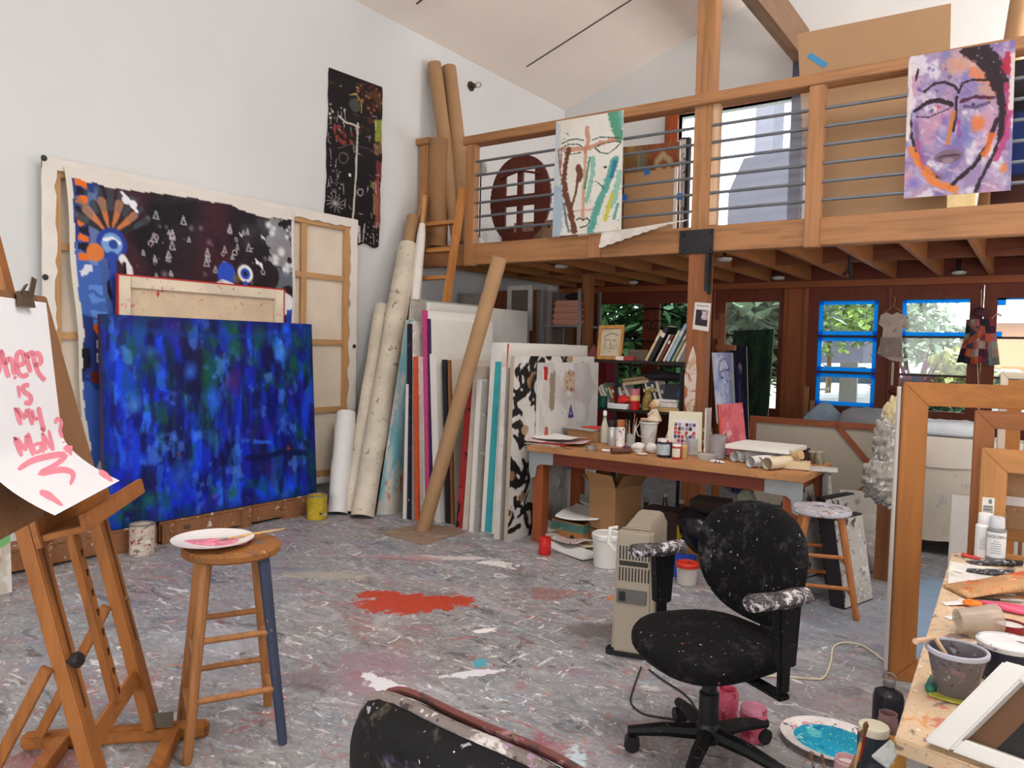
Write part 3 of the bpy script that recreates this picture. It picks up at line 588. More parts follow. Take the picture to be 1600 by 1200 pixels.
# huge canvas hung back to front
c = thing('stretched_canvas', 'huge bare canvas on the white wall with its wooden stretcher bars facing out', 'canvas', (-5.46, 3.68, .2))
obj('linen', MB().box((-5.475, 2.33, .22), (-5.47, 5.06, 2.66)), raw, c)
for m in xframe(-5.468, 2.36, 5.03, .24, 2.64, .075, .035): obj('stretcher_bar', m, pine(m), c, bev=.004)
for z in (2.11, 1.51, .88):
    m = MB().box((-5.466, 2.43, z - .025), (-5.444, 4.96, z + .025)); obj('cross_bar', m, pine(m), c)
for y in (2.95, 4.48):
    m = MB().box((-5.464, y - .03, .32), (-5.440, y + .03, 2.565)); obj('cross_bar', m, pine(m), c)
def wrap(y0, y1, z0, z1, w, x, n=40):
    mb = MB(); r = random.Random(5)
    for (a0, a1, b0, b1, hz) in ((y0, y1, z1 - w, z1, 1), (y0, y0 + w, z0, z1, 0), (y1 - w, y1, z0, z1, 0), (y0, y1, z0, z0 + w * .6, 1)):
        jit = [r.uniform(-.012, .012) for _ in range(n + 1)]
        def fn(u, v, a0=a0, a1=a1, b0=b0, b1=b1, hz=hz, jit=jit):
            k = jit[int(round((u if hz else v) * n))]; y = a0 + (a1 - a0) * u; z = b0 + (b1 - b0) * v
            if hz: z += k * (1 - v if b1 == z1 else v)
            else: y += k * (u if a0 == y0 else 1 - u)
            return V((x + .004 * math.sin((y + z) * 23), y, z))
        mb.surf(fn, n if hz else 3, 3 if hz else n, .012, (1, 0, 0))
    return mb
lbl(obj('canvas_fold', wrap(2.31, 5.10, .2, 2.685, .085, -5.430), rawl, c), 'white canvas folded over the edges')
for px_ in ((68, 247), (70, 433), (553, 541)):
    p = aX(*px_, -5.415); obj('push_pin', MB().lathe([(.018, 0), (.02, .008), (.012, .014)], p, 12, (1, 0, 0)), tk, c)
# dark painting on loose canvas
A = Art(230, 260, (30, 22, 28), 1.24)
A.wash((62, 26, 40), .5, .72, 5, 5, .9).wash((12, 10, 14), .5, .65, 6, 6, .9).wash((84, 84, 92), .64, .8, 8, 9, .6)
A.disc(.5, .35, .3, (70, 24, 40), al=.5, soft=.9)
r_ = random.Random(11)
def tri(x, y, s, c=(176, 172, 176)):
    a = [(x, y - s), (x - s * .7, y + s * .6), (x + s * .7, y + s * .6), (x, y - s)]; A.line(a, .0032, c, .85, .2)
for _ in range(34): tri(r_.uniform(.27, .88), r_.uniform(.08, .34), r_.uniform(.008, .017))
for _ in range(14): A.ring(r_.uniform(.3, .85), r_.uniform(.12, .36), r_.uniform(.008, .014), .35, (178, 160, 170))
A.rect(.0, .0, .105, 1, (40, 60, 130), .9, .05).rect(.0, .22, .13, .42, (70, 110, 190), .8, .06)
for i in range(9):
    y = .035 + i * .027; A.rect(.028, y - .010, .066, y + .012, (226, 112, 34) if i % 2 == 0 else (22, 20, 34), 1, .02)
A.rect(.066, .05, .10, .28, (150, 170, 210), .5, .05)
for i, a in enumerate(range(-62, 70, 15)):
    x, y = .155 + .13 * math.sin(R(a)), .185 - .105 * math.cos(R(a)); A.line([(.155 + .04 * math.sin(R(a)), .185 - .035 * math.cos(R(a))), (x, y)], .010, (214, 126, 74) if i % 2 else (40, 36, 40), .9, .3, .016)
    A.line([(.155 + .11 * math.sin(R(a)), .185 - .085 * math.cos(R(a))), (.155 + .17 * math.sin(R(a)), .185 - .14 * math.cos(R(a)))], .012, (86, 104, 118), .45, .5)
A.disc(.155, .205, .062, (36, 60, 150), al=1).disc(.155, .205, .042, (120, 160, 214), al=1).line([(.125, .195), (.155, .188), (.185, .2)], .006, (236, 236, 240)).disc(.16, .205, .018, (40, 70, 150))
A.line([(.155, .24), (.155, .55)], .016, (40, 70, 160), 1, .3)
A.line([(.195, .245), (.215, .27), (.215, .33)], .016, (226, 224, 226), 1, .2).line([(.2, .26), (.2, .34)], .008, (20, 18, 22))
A.disc(.09, .235, .035, (218, 122, 60), al=.9).rect(.17, .36, .25, .47, (222, 220, 224), .95, .06).line([(.18, .47), (.24, .38)], .005, (20, 18, 24))
A.rect(.03, .28, .08, .30, (230, 230, 236), .9, .03)
for y in (.33, .365, .40, .43): A.rect(.05, y, .11, y + .02, (96, 140, 216), .9, .03)
A.line([(.07, .455), (.10, .46), (.085, .475), (.07, .455)], .012, (234, 96, 30), 1, .2)
for y in (.495, .535): A.line([(.07, y), (.10, y), (.10, y + .018), (.07, y + .018), (.07, y)], .0035, (204, 204, 206))
A.rect(.0, .50, .055, .58, (22, 20, 28), .9, .06).rect(.0, .62, .14, 1, (60, 96, 180), .8, .08).rect(.05, .585, .13, .615, (110, 36, 34), .95, .02)
A.rect(.06, .75, .11, .80, (120, 34, 26), .9, .03).rect(.05, .86, .14, 1, (204, 200, 204), .9, .08).line([(.04, .92), (.1, .86)], .02, (190, 60, 30))
def moth(x, y, s, c=(232, 232, 236)): A.disc(x - s * .5, y - s * .3, s * .6, c).disc(x + s * .5, y, s * .6, c).line([(x - s, y - s), (x + s, y + s * .7)], s * .25, c)
moth(.225, .075, .028); moth(.81, .21, .016); moth(.855, .315, .018); moth(.72, .12, .008); moth(.835, .115, .009)
A.rect(.86, .05, .99, .2, (200, 204, 208), .6, .14).dabs(16, (210, 214, 218), (.01, .03), (.86, .05, .99, .24), .7).rect(.90, .22, .98, .29, (110, 124, 132), .8, .06)
A.disc(.94, .34, .06, (236, 236, 240), al=1, j=.3).disc(.9, .32, .03, (236, 236, 240), al=1, j=.3)
A.disc(.64, .262, .05, (44, 76, 190), ry=.05, j=.1).line([(.585, .30), (.62, .285), (.665, .295)], .012, (232, 230, 226)).disc(.735, .25, .042, (232, 232, 232)).disc(.735, .25, .026, (40, 70, 180)).disc(.735, .25, .011, (18, 18, 30)).line([(.735, .285), (.735, .33)], .012, (44, 76, 190))
A.rect(.955, .36, 1, .62, (44, 70, 180), .9, .02); A.dabs(30, (150, 140, 146), (.004, .02), (.25, .1, .9, .38), .35); A.disc(.69, .27, .03, (150, 132, 60), al=.6, soft=.8)
A.blend((A.Y + A.n * .03 < .026 + .012 * np.sin(A.X * 9)) * 1.0, (222, 214, 206)); A.blend((A.X + A.n * .02 < .017) * 1.0, (218, 212, 200)); A.blend((A.X + A.n2 * .01 > .985) * 1.0, (214, 208, 200))
def dfn(u, v):
    y = 2.44 + u * 1.895 + v * (.16 * (1 - u) + .02 * u) + .008 * math.sin(v * 17 + u * 3); return V((-5.402 + .008 * math.sin(u * 13 + v * 5) * (1 - v * .4), y, 2.64 + .006 * math.sin(u * 11) - v * 2.36))
tag(canvas('loose_canvas_painting', A, dfn, .003, (1, 0, 0), tone=1.0, sat=1.0), 'dark unstretched painting of an eye and triangles, pinned over the huge bare canvas', 'painting')
# red-edged canvas seen from behind
c = thing('red_edged_canvas', 'red-edged canvas seen from behind, between the dark painting and the blue painting', 'canvas', (-5.34, 3.45, .17))
stain = splat('stained_primed_canvas', (214, 200, 178), [(196, 92, 74), (206, 140, 120)], dens=.22, sc=5); rede = plain('red_paint_edge', (178, 44, 34), .5, .15)
bl = [aX(183, 427, -5.345), aX(445, 452, -5.345)]
y0, y1, zt = bl[0].y, bl[1].y, bl[0].z
obj('linen', MB().box((-5.375, y0 + .01, .18), (-5.37, y1 - .01, zt - .01)), splat('red_stained_linen', (208, 186, 158), [(190, 74, 66), (200, 120, 104)], dens=.12, sc=6), c)
for m in xframe(-5.37, y0 + .012, y1 - .012, .17, zt - .008, .085, .03): obj('stretcher_bar', m, stain, c, bev=.005)
obj('red_border', MB().frame((-5.372, y0, .17), (-5.372, y1, zt), .012, .028, 0), rede, c)
# blue painting, leaning on the pallet
A = Art(240, 215, (22, 44, 158), .9)
def vw(c, lo, hi, sx, sy, al=1.0): A.wash(c, lo, hi, sx, sy, al)
vw((10, 22, 96), .46, .60, 12, 3.2, .95); vw((30, 74, 206), .53, .68, 11, 3.4, .9); vw((14, 16, 56), .56, .68, 10, 3, .9); vw((14, 70, 58), .58, .70, 9, 4, .8); vw((52, 100, 214), .60, .72, 10, 5, .75); vw((40, 24, 110), .58, .7, 7, 5, .7); vw((16, 18, 60), .60, .68, 18, 4, .6)
for _ in range(70):
    x, y = nr.rand(), nr.rand(); l = .05 + .16 * nr.rand(); k = [(28, 66, 200), (12, 24, 92), (60, 112, 216), (16, 60, 46), (14, 18, 60), (24, 50, 170)][nr.randint(6)]
    A.line([(x, y), (x + .03 * (nr.rand() - .5), y + l * .5), (x + .05 * (nr.rand() - .5), y + l)], .008 + .016 * nr.rand(), k, .5, 1.0)
for _ in range(150):
    x, y = nr.rand(), nr.rand(); l = .04 + .12 * nr.rand(); k = [(36, 84, 214), (10, 20, 84), (84, 132, 220), (20, 78, 52), (14, 16, 52), (34, 60, 180), (60, 36, 110), (14, 60, 70)][nr.randint(8)]
    A.line([(x, y), (x + .02 * (nr.rand() - .5), y + l)], .003 + .008 * nr.rand(), k, .38, 1.2)
A.wash((24, 84, 60), .62, .72, 14, 9, .45).wash((96, 140, 224), .66, .76, 16, 10, .5).wash((10, 12, 44), .60, .72, 26, 5, .55)
A.blend(np.clip(1 - np.minimum(np.minimum(A.X, 1 - A.X) / .05, np.minimum(A.Y, 1 - A.Y) / .05), 0, 1) * .5, (14, 34, 90))
for (x, y, rr_, k) in ((.12, .42, .05, (80, 128, 200)), (.19, .18, .03, (70, 120, 214)), (.36, .27, .04, (74, 130, 220)), (.46, .42, .05, (54, 100, 214)), (.82, .16, .05, (80, 136, 220)), (.3, .78, .06, (62, 112, 214)), (.16, .88, .04, (30, 110, 84)), (.46, .63, .05, (40, 104, 120)), (.2, .22, .05, (22, 74, 44)), (.57, .14, .06, (24, 84, 56)), (.9, .1, .05, (26, 92, 60)), (.7, .08, .06, (26, 80, 70)), (.56, .33, .05, (84, 40, 90)), (.3, .08, .05, (60, 30, 84)), (.54, .92, .03, (30, 100, 52)), (.82, .55, .05, (60, 100, 190)), (.75, .83, .06, (50, 40, 110)), (.3, .68, .012, (190, 70, 60)), (.45, .92, .012, (190, 70, 70)), (.84, .72, .015, (176, 70, 66))): A.disc(x, y, rr_, k, ry=rr_ * 1.7, al=.65, soft=.9, j=.4)
A.line([(.62, .74), (.7, .755), (.8, .73), (.9, .75)], .014, (12, 16, 60), .8, .6).line([(.66, .66), (.74, .67)], .008, (60, 110, 210), .7, .6).line([(.1, .06), (.4, .09), (.9, .07)], .012, (20, 60, 120), .5, .8)
tl, tr, br, bl_ = aX(157, 490, -5.30), aX(487, 505, -5.30), aX(495, 772, -5.215), aX(165, 826, -5.215)
tl.z = tr.z = 1.665; br.z = bl_.z = .172
tag(canvas('blue_painting', A, bil(tl, tr, br, bl_), .04, (1, 0, .06), vcol('glossy_painted_canvas', .5, .1), edge=(60, 44, 66), tone=1.08, sat=1.2), 'big deep-blue abstract painting leaning on a pallet by the left wall', 'painting')
# pallets
pal = splat('paint_dripped_pallet', (136, 92, 62), [(214, 204, 190), (90, 66, 50), (170, 120, 84)], dens=.25, sc=9)
def pallet(lab, y0, y1):
    c = thing('pallet', lab, 'pallet', (-5.35, (y0 + y1) / 2, 0), 'pallets along the left wall')
    for i in range(2): obj('top_board', MB().box((-5.48 + i * .14, y0, .145), (-5.36 + i * .145, y1, .165)), pal, c, bev=.003)
    obj('stringer', MB().box((-5.26, y0, .02), (-5.22, y1, .145)), pal, c, bev=.003); obj('stringer', MB().box((-5.48, y0, .02), (-5.44, y1, .145)), pal, c)
    for y in (y0, (y0 + y1) / 2 - .05, y1 - .36): obj('bottom_board', MB().box((-5.48, y + .01, .0), (-5.195, y + (.35 if y > y1 - .4 else .1), .02)), pal, c); obj('block', MB().box((-5.22, y + .01, .02), (-5.195, y + (.35 if y > y1 - .4 else .1), .145)), pal, c)
pallet('paint-dripped pallet under the right part of the blue painting', 3.0, 4.44); pallet('worn pallet under the left end of the blue painting', 1.45, 2.98)
mb = MB()
for i in range(6): mb.box((-5.43, 1.7 + i * .15, .167), (-5.415, 1.844 + i * .15, .95))
mb.box((-5.44, 1.7, .167), (-5.43, 2.6, .95)); tag(obj('beadboard_panel', mb, plain('chalky_white_paint', (204, 206, 204), .7)), 'grooved white panel on the pallet behind the easel', 'panel')
A = Art(50, 150, (206, 194, 178), 2.6); A.wash((176, 120, 84), .5, .7, 3, 4, .8).wash((230, 226, 220), .5, .65, 4, 5, .9).disc(.75, .28, .3, (120, 190, 120)).disc(.85, .05, .15, (206, 120, 140)).dabs(12, (70, 150, 90), (.03, .08), (.4, .1, 1, .2))
p = aZ(19, 925); q = aX(15, 808, p.x - .03)
tag(canvas('small_painted_canvas', A, bil((q.x, q.y - .28, q.z), (q.x, q.y, q.z), (p.x, p.y, 0), (p.x, p.y - .28, 0)), .03, (1, 0, .1)), 'narrow paint-smeared canvas with a green blot at the left picture edge', 'painting')
# paint cans by the pallet
def can(name, lab, p, r, h, m, inner, rim, rz=0, drips=None, group=None):
    o = thing(name, lab, 'paint can', p, group); p = V(p)
    obj('can_body', MB().lathe([(r * .96, 0), (r, .004), (r, h), (r * .92, h), (r * .92, h * .6)], p, 28, cap=True), m, o)
    obj('rim', MB().lathe([(r * 1.03, h - .008), (r * 1.04, h), (r * .9, h + .001), (r * .9, h - .008), (r * 1.03, h - .008)], p, 28, cap=False), rim, o)
    obj('paint', MB().lathe([(r * .9, h * .62), (r * .9, h * .64)], p, 24), inner, o)
    return o
tin = plain('tin_metal', (170, 166, 160), .35, .15, 12, .7)
lt = splat('label_spattered', (196, 184, 170), [(120, 104, 92), (220, 216, 210), (150, 60, 50)], dens=.6, sc=16)
yb = splat('yellow_paint_can', (186, 158, 36), [(214, 208, 196), (60, 54, 40)], dens=.45, sc=12)
p = aZ(222, 869); p = V((-5.085, p.y - .0, 0)); p.y = aX(222, 869, -5.085).y
can('paint_can', 'pink-spattered tin paint can on the floor under the left of the blue painting', (p.x, p.y, 0), .082, .215, lt, plain('white_paint', (224, 220, 216), .4), tin)
p = aZ(495, 810); can('paint_can', 'yellow-streaked paint can on the floor beside the white roll', (p.x, p.y, 0), .085, .205, yb, plain('white_paint', (224, 220, 216), .4), tin)
p = aX(415, 792, -5.33); tag(obj('white_tub', MB().lathe([(.09, 0), (.1, .07), (.106, .07), (.106, .085), (.09, .085)], (-5.33, 3.95, .166), 24), plain('white_plastic', (216, 214, 210), .4)), 'white plastic tub lid under the lower edge of the blue painting', 'tub') if 0 else None
# black scroll painting on the wall
A = Art(95, 260, (24, 17, 20), 2.6)
A.rect(.5, .02, .98, .13, (96, 56, 28), .9, .12).dabs(40, (30, 16, 16), (.02, .06), (.5, .02, 1, .2), .8).dabs(14, (176, 110, 54), (.02, .05), (.5, .02, .95, .26), .8).dabs(10, (80, 42, 24), (.03, .08), (.5, .12, 1, .35), .8)
A.rect(.87, .215, 1, .345, (142, 152, 44), 1, .04).rect(.82, .6, .93, .64, (120, 140, 50), .9, .03).rect(.86, .68, .96, .80, (110, 138, 44), .9, .03).rect(.86, .36, 1, .42, (150, 112, 66), .8, .06)
A.rect(.9, .47, 1, .58, (130, 54, 50), .9, .04).line([(.93, .6), (.96, .86)], .06, (170, 84, 80), .8, .5)
A.disc(.48, .17, .11, (70, 74, 72)).line([(.38, .12), (.5, .1), (.6, .14), (.6, .2)], .012, (190, 160, 60), .8, .6)
A.line([(.54, .27), (.53, .6), (.5, .86)], .016, (206, 204, 186), 1, .3).line([(.2, .265), (.35, .29), (.56, .29)], .016, (204, 200, 180), 1, .4)
A.line([(.5, .87), (.62, .89), (.64, .98)], .02, (214, 214, 214), 1, .2).line([(.72, .88), (.7, .99)], .012, (180, 180, 182))
r2 = random.Random(4)
for _ in range(26):
    x, y = r2.random(), .15 + r2.random() * .8; A.line([(x, y), (x + r2.uniform(-.02, .02), y + r2.uniform(.02, .07))], .006, (206, 202, 200), .8, .6)
for _ in range(36):
    x, y = r2.random(), .03 + r2.random() * .95; A.line([(x, y), (x + r2.uniform(.02, .1), y + r2.uniform(-.01, .015))], .007, [(206, 200, 198), (140, 60, 56), (190, 186, 180)][r2.randrange(3)], .75, .7)
A.dabs(20, (214, 212, 212), (.008, .03), (.02, .2, .3, .35), .9).dabs(50, (214, 208, 214), (.006, .016), (.05, .55, .28, .75), .9).dabs(22, (150, 56, 50), (.02, .05), (.05, .32, .45, .42), .8)
for a in range(0, 360, 30): A.line([(.18, .78), (.18 + .16 * math.cos(R(a)), .78 + .05 * math.sin(R(a)))], .006, (196, 192, 196), .8, .4)
A.ring(.3, .5, .09, .2, (96, 100, 100)).ring(.62, .68, .06, .25, (190, 188, 186)).dabs(24, (180, 176, 180), (.006, .02), (.7, .85, 1, 1), .8).disc(.42, .6, .03, (226, 224, 224))
A.rect(.28, .87, .42, .99, (66, 44, 40), .8, .05).line([(.2, .45), (.5, .4), (.9, .42)], .005, (160, 156, 158), .6)
def sfn(u, v):
    e = (u * 2 - 1); w = .006 * math.sin(v * 17) * e + .003 * math.sin(v * 47) * e; t0, b0 = 4.035 + .02 * u, 2.47 + .015 * math.sin(u * 19)
    return V((-5.492 + .012 * math.sin(v * 3.1) * u + .02 * (u ** 3) * v, 4.785 + u * .685 - v * .035 + w, t0 + (b0 - t0) * v))
tag(canvas('scroll_painting', A, sfn, .003, (1, 0, 0)), 'tall narrow black painting with white scratches pinned high on the left wall', 'painting')
# ---------------------------------------------------------------- rolls leaning in the corner
def roll(name, lab, cat, p0, p1, r, m, th=.012, turns=2, core=None, n=28):
    """a rolled sheet: an open spiral tube"""
    o = thing(name, lab, cat, p0) if core else None; p0, p1 = V(p0), V(p1); d, x, y = axes(p1 - p0); mb = MB(); k = n * turns
    def ring(p, off): return [p + (x * math.cos(a) + y * math.sin(a)) * rr for a, rr in ((2 * math.pi * i / n, r * (1 - .16 * i / k) + off) for i in range(k + 1))]
    seg = 7; L_ = (p1 - p0); rows = []
    for j in range(seg + 1):
        w = 1 + .05 * math.sin(j * 2.1 + r * 90); rows.append([p0 + L_ * (j / seg) + (q - p0) * w for q in ring(p0, 0)])
    vv = [[mb.b.verts.new(q) for q in rw] for rw in rows]
    for a, b in zip(vv, vv[1:]):
        for i in range(k): mb.b.faces.new((a[i], a[i + 1], b[i + 1], b[i]))
    if not core: return tag(obj(name, mb, m, smooth=60), lab, cat)
    obj('rolled_sheet', mb, m, o, smooth=60); a, b, mc = core; e = p1 - p0
    obj('core_tube', MB().cyl(p0 + e * a, p0 + e * b, r * .62, n=20), mc, o); return o
kraft = plain('kraft_card', (164, 128, 92), .75, .07, 7); kraftd = plain('brown_card', (150, 112, 76), .8, .08, 4)
oldc = splat('old_primed_canvas', (208, 196, 178), [(150, 134, 116), (186, 172, 152)], dens=.25, sc=8); wroll = plain('white_paper_roll', (222, 220, 218), .6, .03)
roll('paper_roll', 'short white paper roll leaning beside the blue painting', 'roll', aZ(527, 803), aX(541, 645, -5.27), .092, wroll)
roll('canvas_roll', 'thin cream canvas roll behind the tall canvas roll', 'roll', aZ(547, 803) + V((-.03, .03, 0)), aX(597, 478, -5.36), .075, oldc)
b0 = aZ(566, 808); b1 = aX(638, 384, -5.30)
roll('canvas_roll', 'tall thick cream canvas roll with a kraft core leaning in the corner', 'roll', b0, b1, .105, oldc, core=(.5, 1.125, kraft))
p0 = aZ(603, 800) + V((0, .12, 0)); p1 = aY(664, 306, 5.87)
o = thing('wrapped_pole', 'pine pole wrapped in white cloth leaning behind the tall canvas roll', 'pole', p0)
m = MB().bar(p0, p1, .035, .03); obj('pole', m, pine(m), o); obj('cloth', MB().tube([p0 + (p1 - p0) * t for t in (.3, .5, .7, .86, .9)], [.05, .052, .05, .045, .03], 10), rawl, o)
A = Art(40, 140, (206, 198, 184), 3); A.wash((112, 176, 190), .42, .6, 3, 6, .9).rect(.1, .35, .75, .75, (96, 166, 186), .55, .4).wash((196, 198, 190), .55, .7, 4, 8, .8).dabs(14, (196, 120, 70), (.02, .07), (.1, .82, .8, .92), .9).rect(.8, 0, 1, 1, (206, 196, 178), .8, .1)
ta, tb, ba, bb_ = aY(634, 500, 5.15), aY(656, 498, 5.25), aZ(588, 804), aZ(632, 797)
def tfn(u, v): q = bil(ta, tb, bb_, ba)(u, v); return q + V((.05 * math.sin(u * 3.1), -.05 * math.sin(u * 3.1), 0))
tag(canvas('curled_canvas', A, tfn, .003, (.8, -.6, 0)), 'curled teal-washed canvas standing between the tall roll and the stacked canvases', 'painting')
# ---------------------------------------------------------------- the row of stored canvases
wht = plain('gesso_white', (222, 218, 212), .7, .03); offw = splat('smudged_gesso', (206, 200, 192), [(180, 172, 164), (226, 222, 216)], dens=.4, sc=7); greyc = splat('grey_washed_canvas', (178, 172, 164), [(206, 202, 196), (140, 134, 128)], dens=.4, sc=5)
def cm_(n, c, r=.6): return plain(n, c, r, .14, 8)
navy = splat('navy_black_edge', (34, 30, 44), [(206, 200, 196), (70, 66, 90)], dens=.05, sc=14); blk = cm_('black_edge', (36, 30, 34)); orng = cm_('orange_edge', (206, 84, 40)); pink = cm_('pink_edge', (190, 66, 122)); purp = cm_('purple_edge', (70, 40, 80)); redb = splat('red_black_edge', (168, 48, 44), [(40, 26, 26)], dens=.5, sc=9); teal = cm_('teal_edge', (54, 160, 168)); brnw = lambda: wood('frame_brown', (140, 92, 56), axis=2)
def stacked(lab, t0, t1, b0, b1, depth, edge, face=None, name='stored_canvas', dy=0, strip=None, back=True):
    Y0 = aZ((b0[0] + b1[0]) / 2, (b0[1] + b1[1]) / 2).y + dy
    q = [aY(*p, Y0) for p in (b0, b1, t1, t0)]; zt = (q[2].z + q[3].z) / 2
    q = [V((q[0].x, Y0, 0)), V((q[1].x, Y0, 0)), V((q[2].x, Y0, zt)), V((q[3].x, Y0, zt))]; D = V((0, depth, 0))
    o = thing(name, lab, 'canvas', ((q[0].x + q[1].x) / 2, Y0 + depth / 2, 0), 'canvases stored on edge under the loft')
    w = .022                                # an edge band (front) and the stretched face behind it
    obj('painted_edge', MB().hexa([q[0], q[1], q[1] + V((0, w, 0)), q[0] + V((0, w, 0)), q[3], q[2], q[2] + V((0, w, 0)), q[3] + V((0, w, 0))]), edge, o, bev=.002)
    obj('canvas_face', MB().hexa([q[0] + V((0, w, 0)), q[1] + V((0, w, 0)), q[1] + D, q[0] + D, q[3] + V((0, w, 0)), q[2] + V((0, w, 0)), q[2] + D, q[3] + D]), face or offw, o)
    return o, q
ST = stacked
ST('thin white canvas at the left end of the stored row', (634, 600), (637, 600), (629, 811), (634, 811), .7, wht)
ST('canvas with a rough navy-black edge, second in the stored row', (636, 506), (642, 506), (634, 811), (641, 812), .75, navy)
ST('grey-washed canvas behind the orange-edged canvas in the stored row', (642, 502), (650, 502), (640, 811), (646, 812), .9, offw, greyc, dy=.10)
ST('orange-edged canvas between navy-edged and pink-edged canvases', (646, 557), (651, 557), (648, 813), (654, 814), .8, orng, offw)
ST('pale smudged canvas right of the orange-edged canvas', (652, 560), (660, 560), (655, 813), (664, 815), .75, offw, offw, dy=.05)
ST('hot-pink-edged tall canvas in the stored row', (659, 485), (666, 485), (666, 815), (671, 815), .9, pink, wht, dy=.04)
ST('purple-edged canvas just right of the pink-edged canvas', (667, 498), (671, 498), (671, 816), (675, 816), .9, purp, wht, dy=.05)
ST('canvas wrapped in a white folded edge near the middle of the stored row', (671, 553), (681, 553), (678, 817), (688, 818), 1.0, rawl, rawl, dy=.02)
ST('black-edged narrow canvas left of the leaning kraft tube top', (690, 562), (697, 562), (696, 819), (703, 820), .9, blk, offw, dy=.03)
o, q = ST('brown wooden framed panel showing its beige back in the stored row', (699, 563), (703, 563), (704, 822), (709, 823), .9, brnw(), raw, dy=.06)
obj('inner_frame', MB().frame((0, q[0].y + .03, .02), (0, q[0].y + .88, q[2].z - .01), .05, .012, 0), brnw(), o).location.x += q[2].x - (q[0].x + q[1].x) / 2 - 0.0
ST('red and black edged canvas leaning right behind the kraft tube', (729, 594), (738, 594), (712, 826), (721, 827), .8, redb, blk, dy=.02)
ST('cream board left of the two grey-white canvases', (740, 573), (747, 573), (722, 829), (731, 830), .9, plain('cream_board', (206, 192, 176), .7), plain('cream_board', (206, 192, 176), .7), dy=.03)
ST('small off-white canvas with a grey woven face, left of the teal-striped one', (745, 593), (751, 593), (732, 831), (738, 832), .75, wht, greyc)
o, q = ST('tall white canvas with a teal stripe down its edge', (768, 535), (784, 535), (751, 832), (772, 833), 1.0, wht, wht)
yy = q[0].y - .002; m = MB(); qa = [aY(*p_, yy) for p_ in ((757, 831), (768, 832), (783, 565), (774, 565))]
m.hexa([qa[0], qa[1], qa[1] + V((0, .004, 0)), qa[0] + V((0, .004, 0)), qa[3], qa[2], qa[2] + V((0, .004, 0)), qa[3] + V((0, .004, 0))]); lbl(obj('teal_stripe', m, teal, o), 'teal painted stripe')
ST('grey-white canvas between the teal-striped and the black-white painting', (784, 574), (791, 574), (771, 842), (780, 843), .9, offw, offw)
o, q = ST('tall white canvas with a red tip rising above the black-white painting', (787, 536), (793, 536), (780, 835), (786, 835), 1.3, wht, wht, dy=.05)
m = MB(); yy = q[0].y - .002; qa = [aY(*p_, yy) for p_ in ((787, 574), (792, 574), (795, 537), (790, 537))]
m.hexa([qa[0], qa[1], qa[1] + V((0, .004, 0)), qa[0] + V((0, .004, 0)), qa[3], qa[2], qa[2] + V((0, .004, 0)), qa[3] + V((0, .004, 0))]); lbl(obj('red_stripe', m, rede, o), 'red painted tip')
# big white canvas at the back of the row, and two grey boards beside the ladder
x = -4.60; a = aX(670, 472, x); o = thing('stored_canvas', 'largest white canvas rising above the row, crossed by the kraft tube', 'canvas', (x, a.y + .8, 0), 'canvases stored on edge under the loft')
obj('canvas_face', MB().box((x - .03, a.y, .0), (x, a.y + 1.62, a.z)), wht, o, bev=.003)
x = -4.78; a = aX(646, 467, x); o = thing('stored_canvas', 'grey-white canvas just left of the largest white canvas', 'canvas', (x, a.y + .5, 0), 'canvases stored on edge under the loft')
obj('canvas_face', MB().box((x - .03, a.y, .0), (x, a.y + 1.2, a.z)), greyc, o, bev=.003)
# black and white painting and the collage canvases at the right end of the row
A = Art(170, 210, (216, 212, 206), 1.35); r3 = random.Random(21)
for _ in range(78):
    x, y = r3.random(), r3.random(); a = r3.uniform(0, 6.28); pts = [(x, y)]; cv = r3.uniform(-.9, .9)
    for k in range(5): a += cv; x += .055 * math.cos(a); y += .05 * math.sin(a); pts.append((x, y))
    A.line(pts, r3.uniform(.012, .04), (28, 25, 26), 1, .5, r3.uniform(.004, .02))
for _ in range(16): A.disc(r3.random(), r3.random(), r3.uniform(.02, .06), [(150, 112, 74), (120, 84, 56), (176, 146, 110)][r3.randrange(3)], al=.9, j=.5)
for _ in range(26):
    x, y = r3.random(), r3.random(); A.line([(x, y), (x + r3.uniform(-.1, .1), y + r3.uniform(-.1, .1))], r3.uniform(.01, .025), (222, 218, 214), .95, .5)
A.disc(.30, .17, .12, (26, 24, 26)).disc(.30, .17, .075, (214, 212, 210)).disc(.30, .17, .02, (60, 56, 56)).ring(.30, .17, .05, .15, (110, 106, 104))
Y0 = 4.70; q0 = aY(787, 844, Y0); q1 = aY(799, 556, Y0); X0 = q0.x + .035; X1 = q1.x + .03; zt = q1.z
tag(canvas('black_white_painting', A, bil((X1, Y0, zt), (X1, Y0 + 1.25, zt), (X0, Y0 + 1.25, 0), (X0, Y0, 0)), .035, (1, 0, 0), edge=(186, 170, 150)), 'black, white and brown abstract painting standing on edge left of the workbench', 'painting', 'canvases stored on edge under the loft')
A = Art(150, 200, (206, 202, 198), 1.4)
A.wash((186, 184, 184), .5, .65, 5, 5, .8).wash((222, 220, 216), .5, .6, 6, 6, .8).rect(.06, .02, .12, .1, (196, 44, 46), 1, .01).rect(.09, .38, .14, .78, (204, 72, 66), .9, .03)
A.rect(.16, .06, .24, .28, (146, 130, 106), .9, .03).rect(.4, .05, .58, .18, (196, 164, 136), .8, .04).dabs(16, (120, 84, 62), (.005, .02), (.4, .05, .6, .2), .7).rect(.14, .48, .22, .64, (206, 186, 158), .9, .02).rect(.28, .46, .36, .54, (206, 172, 120), .9, .02).rect(.14, .82, .26, .96, (206, 160, 140), .8, .04)
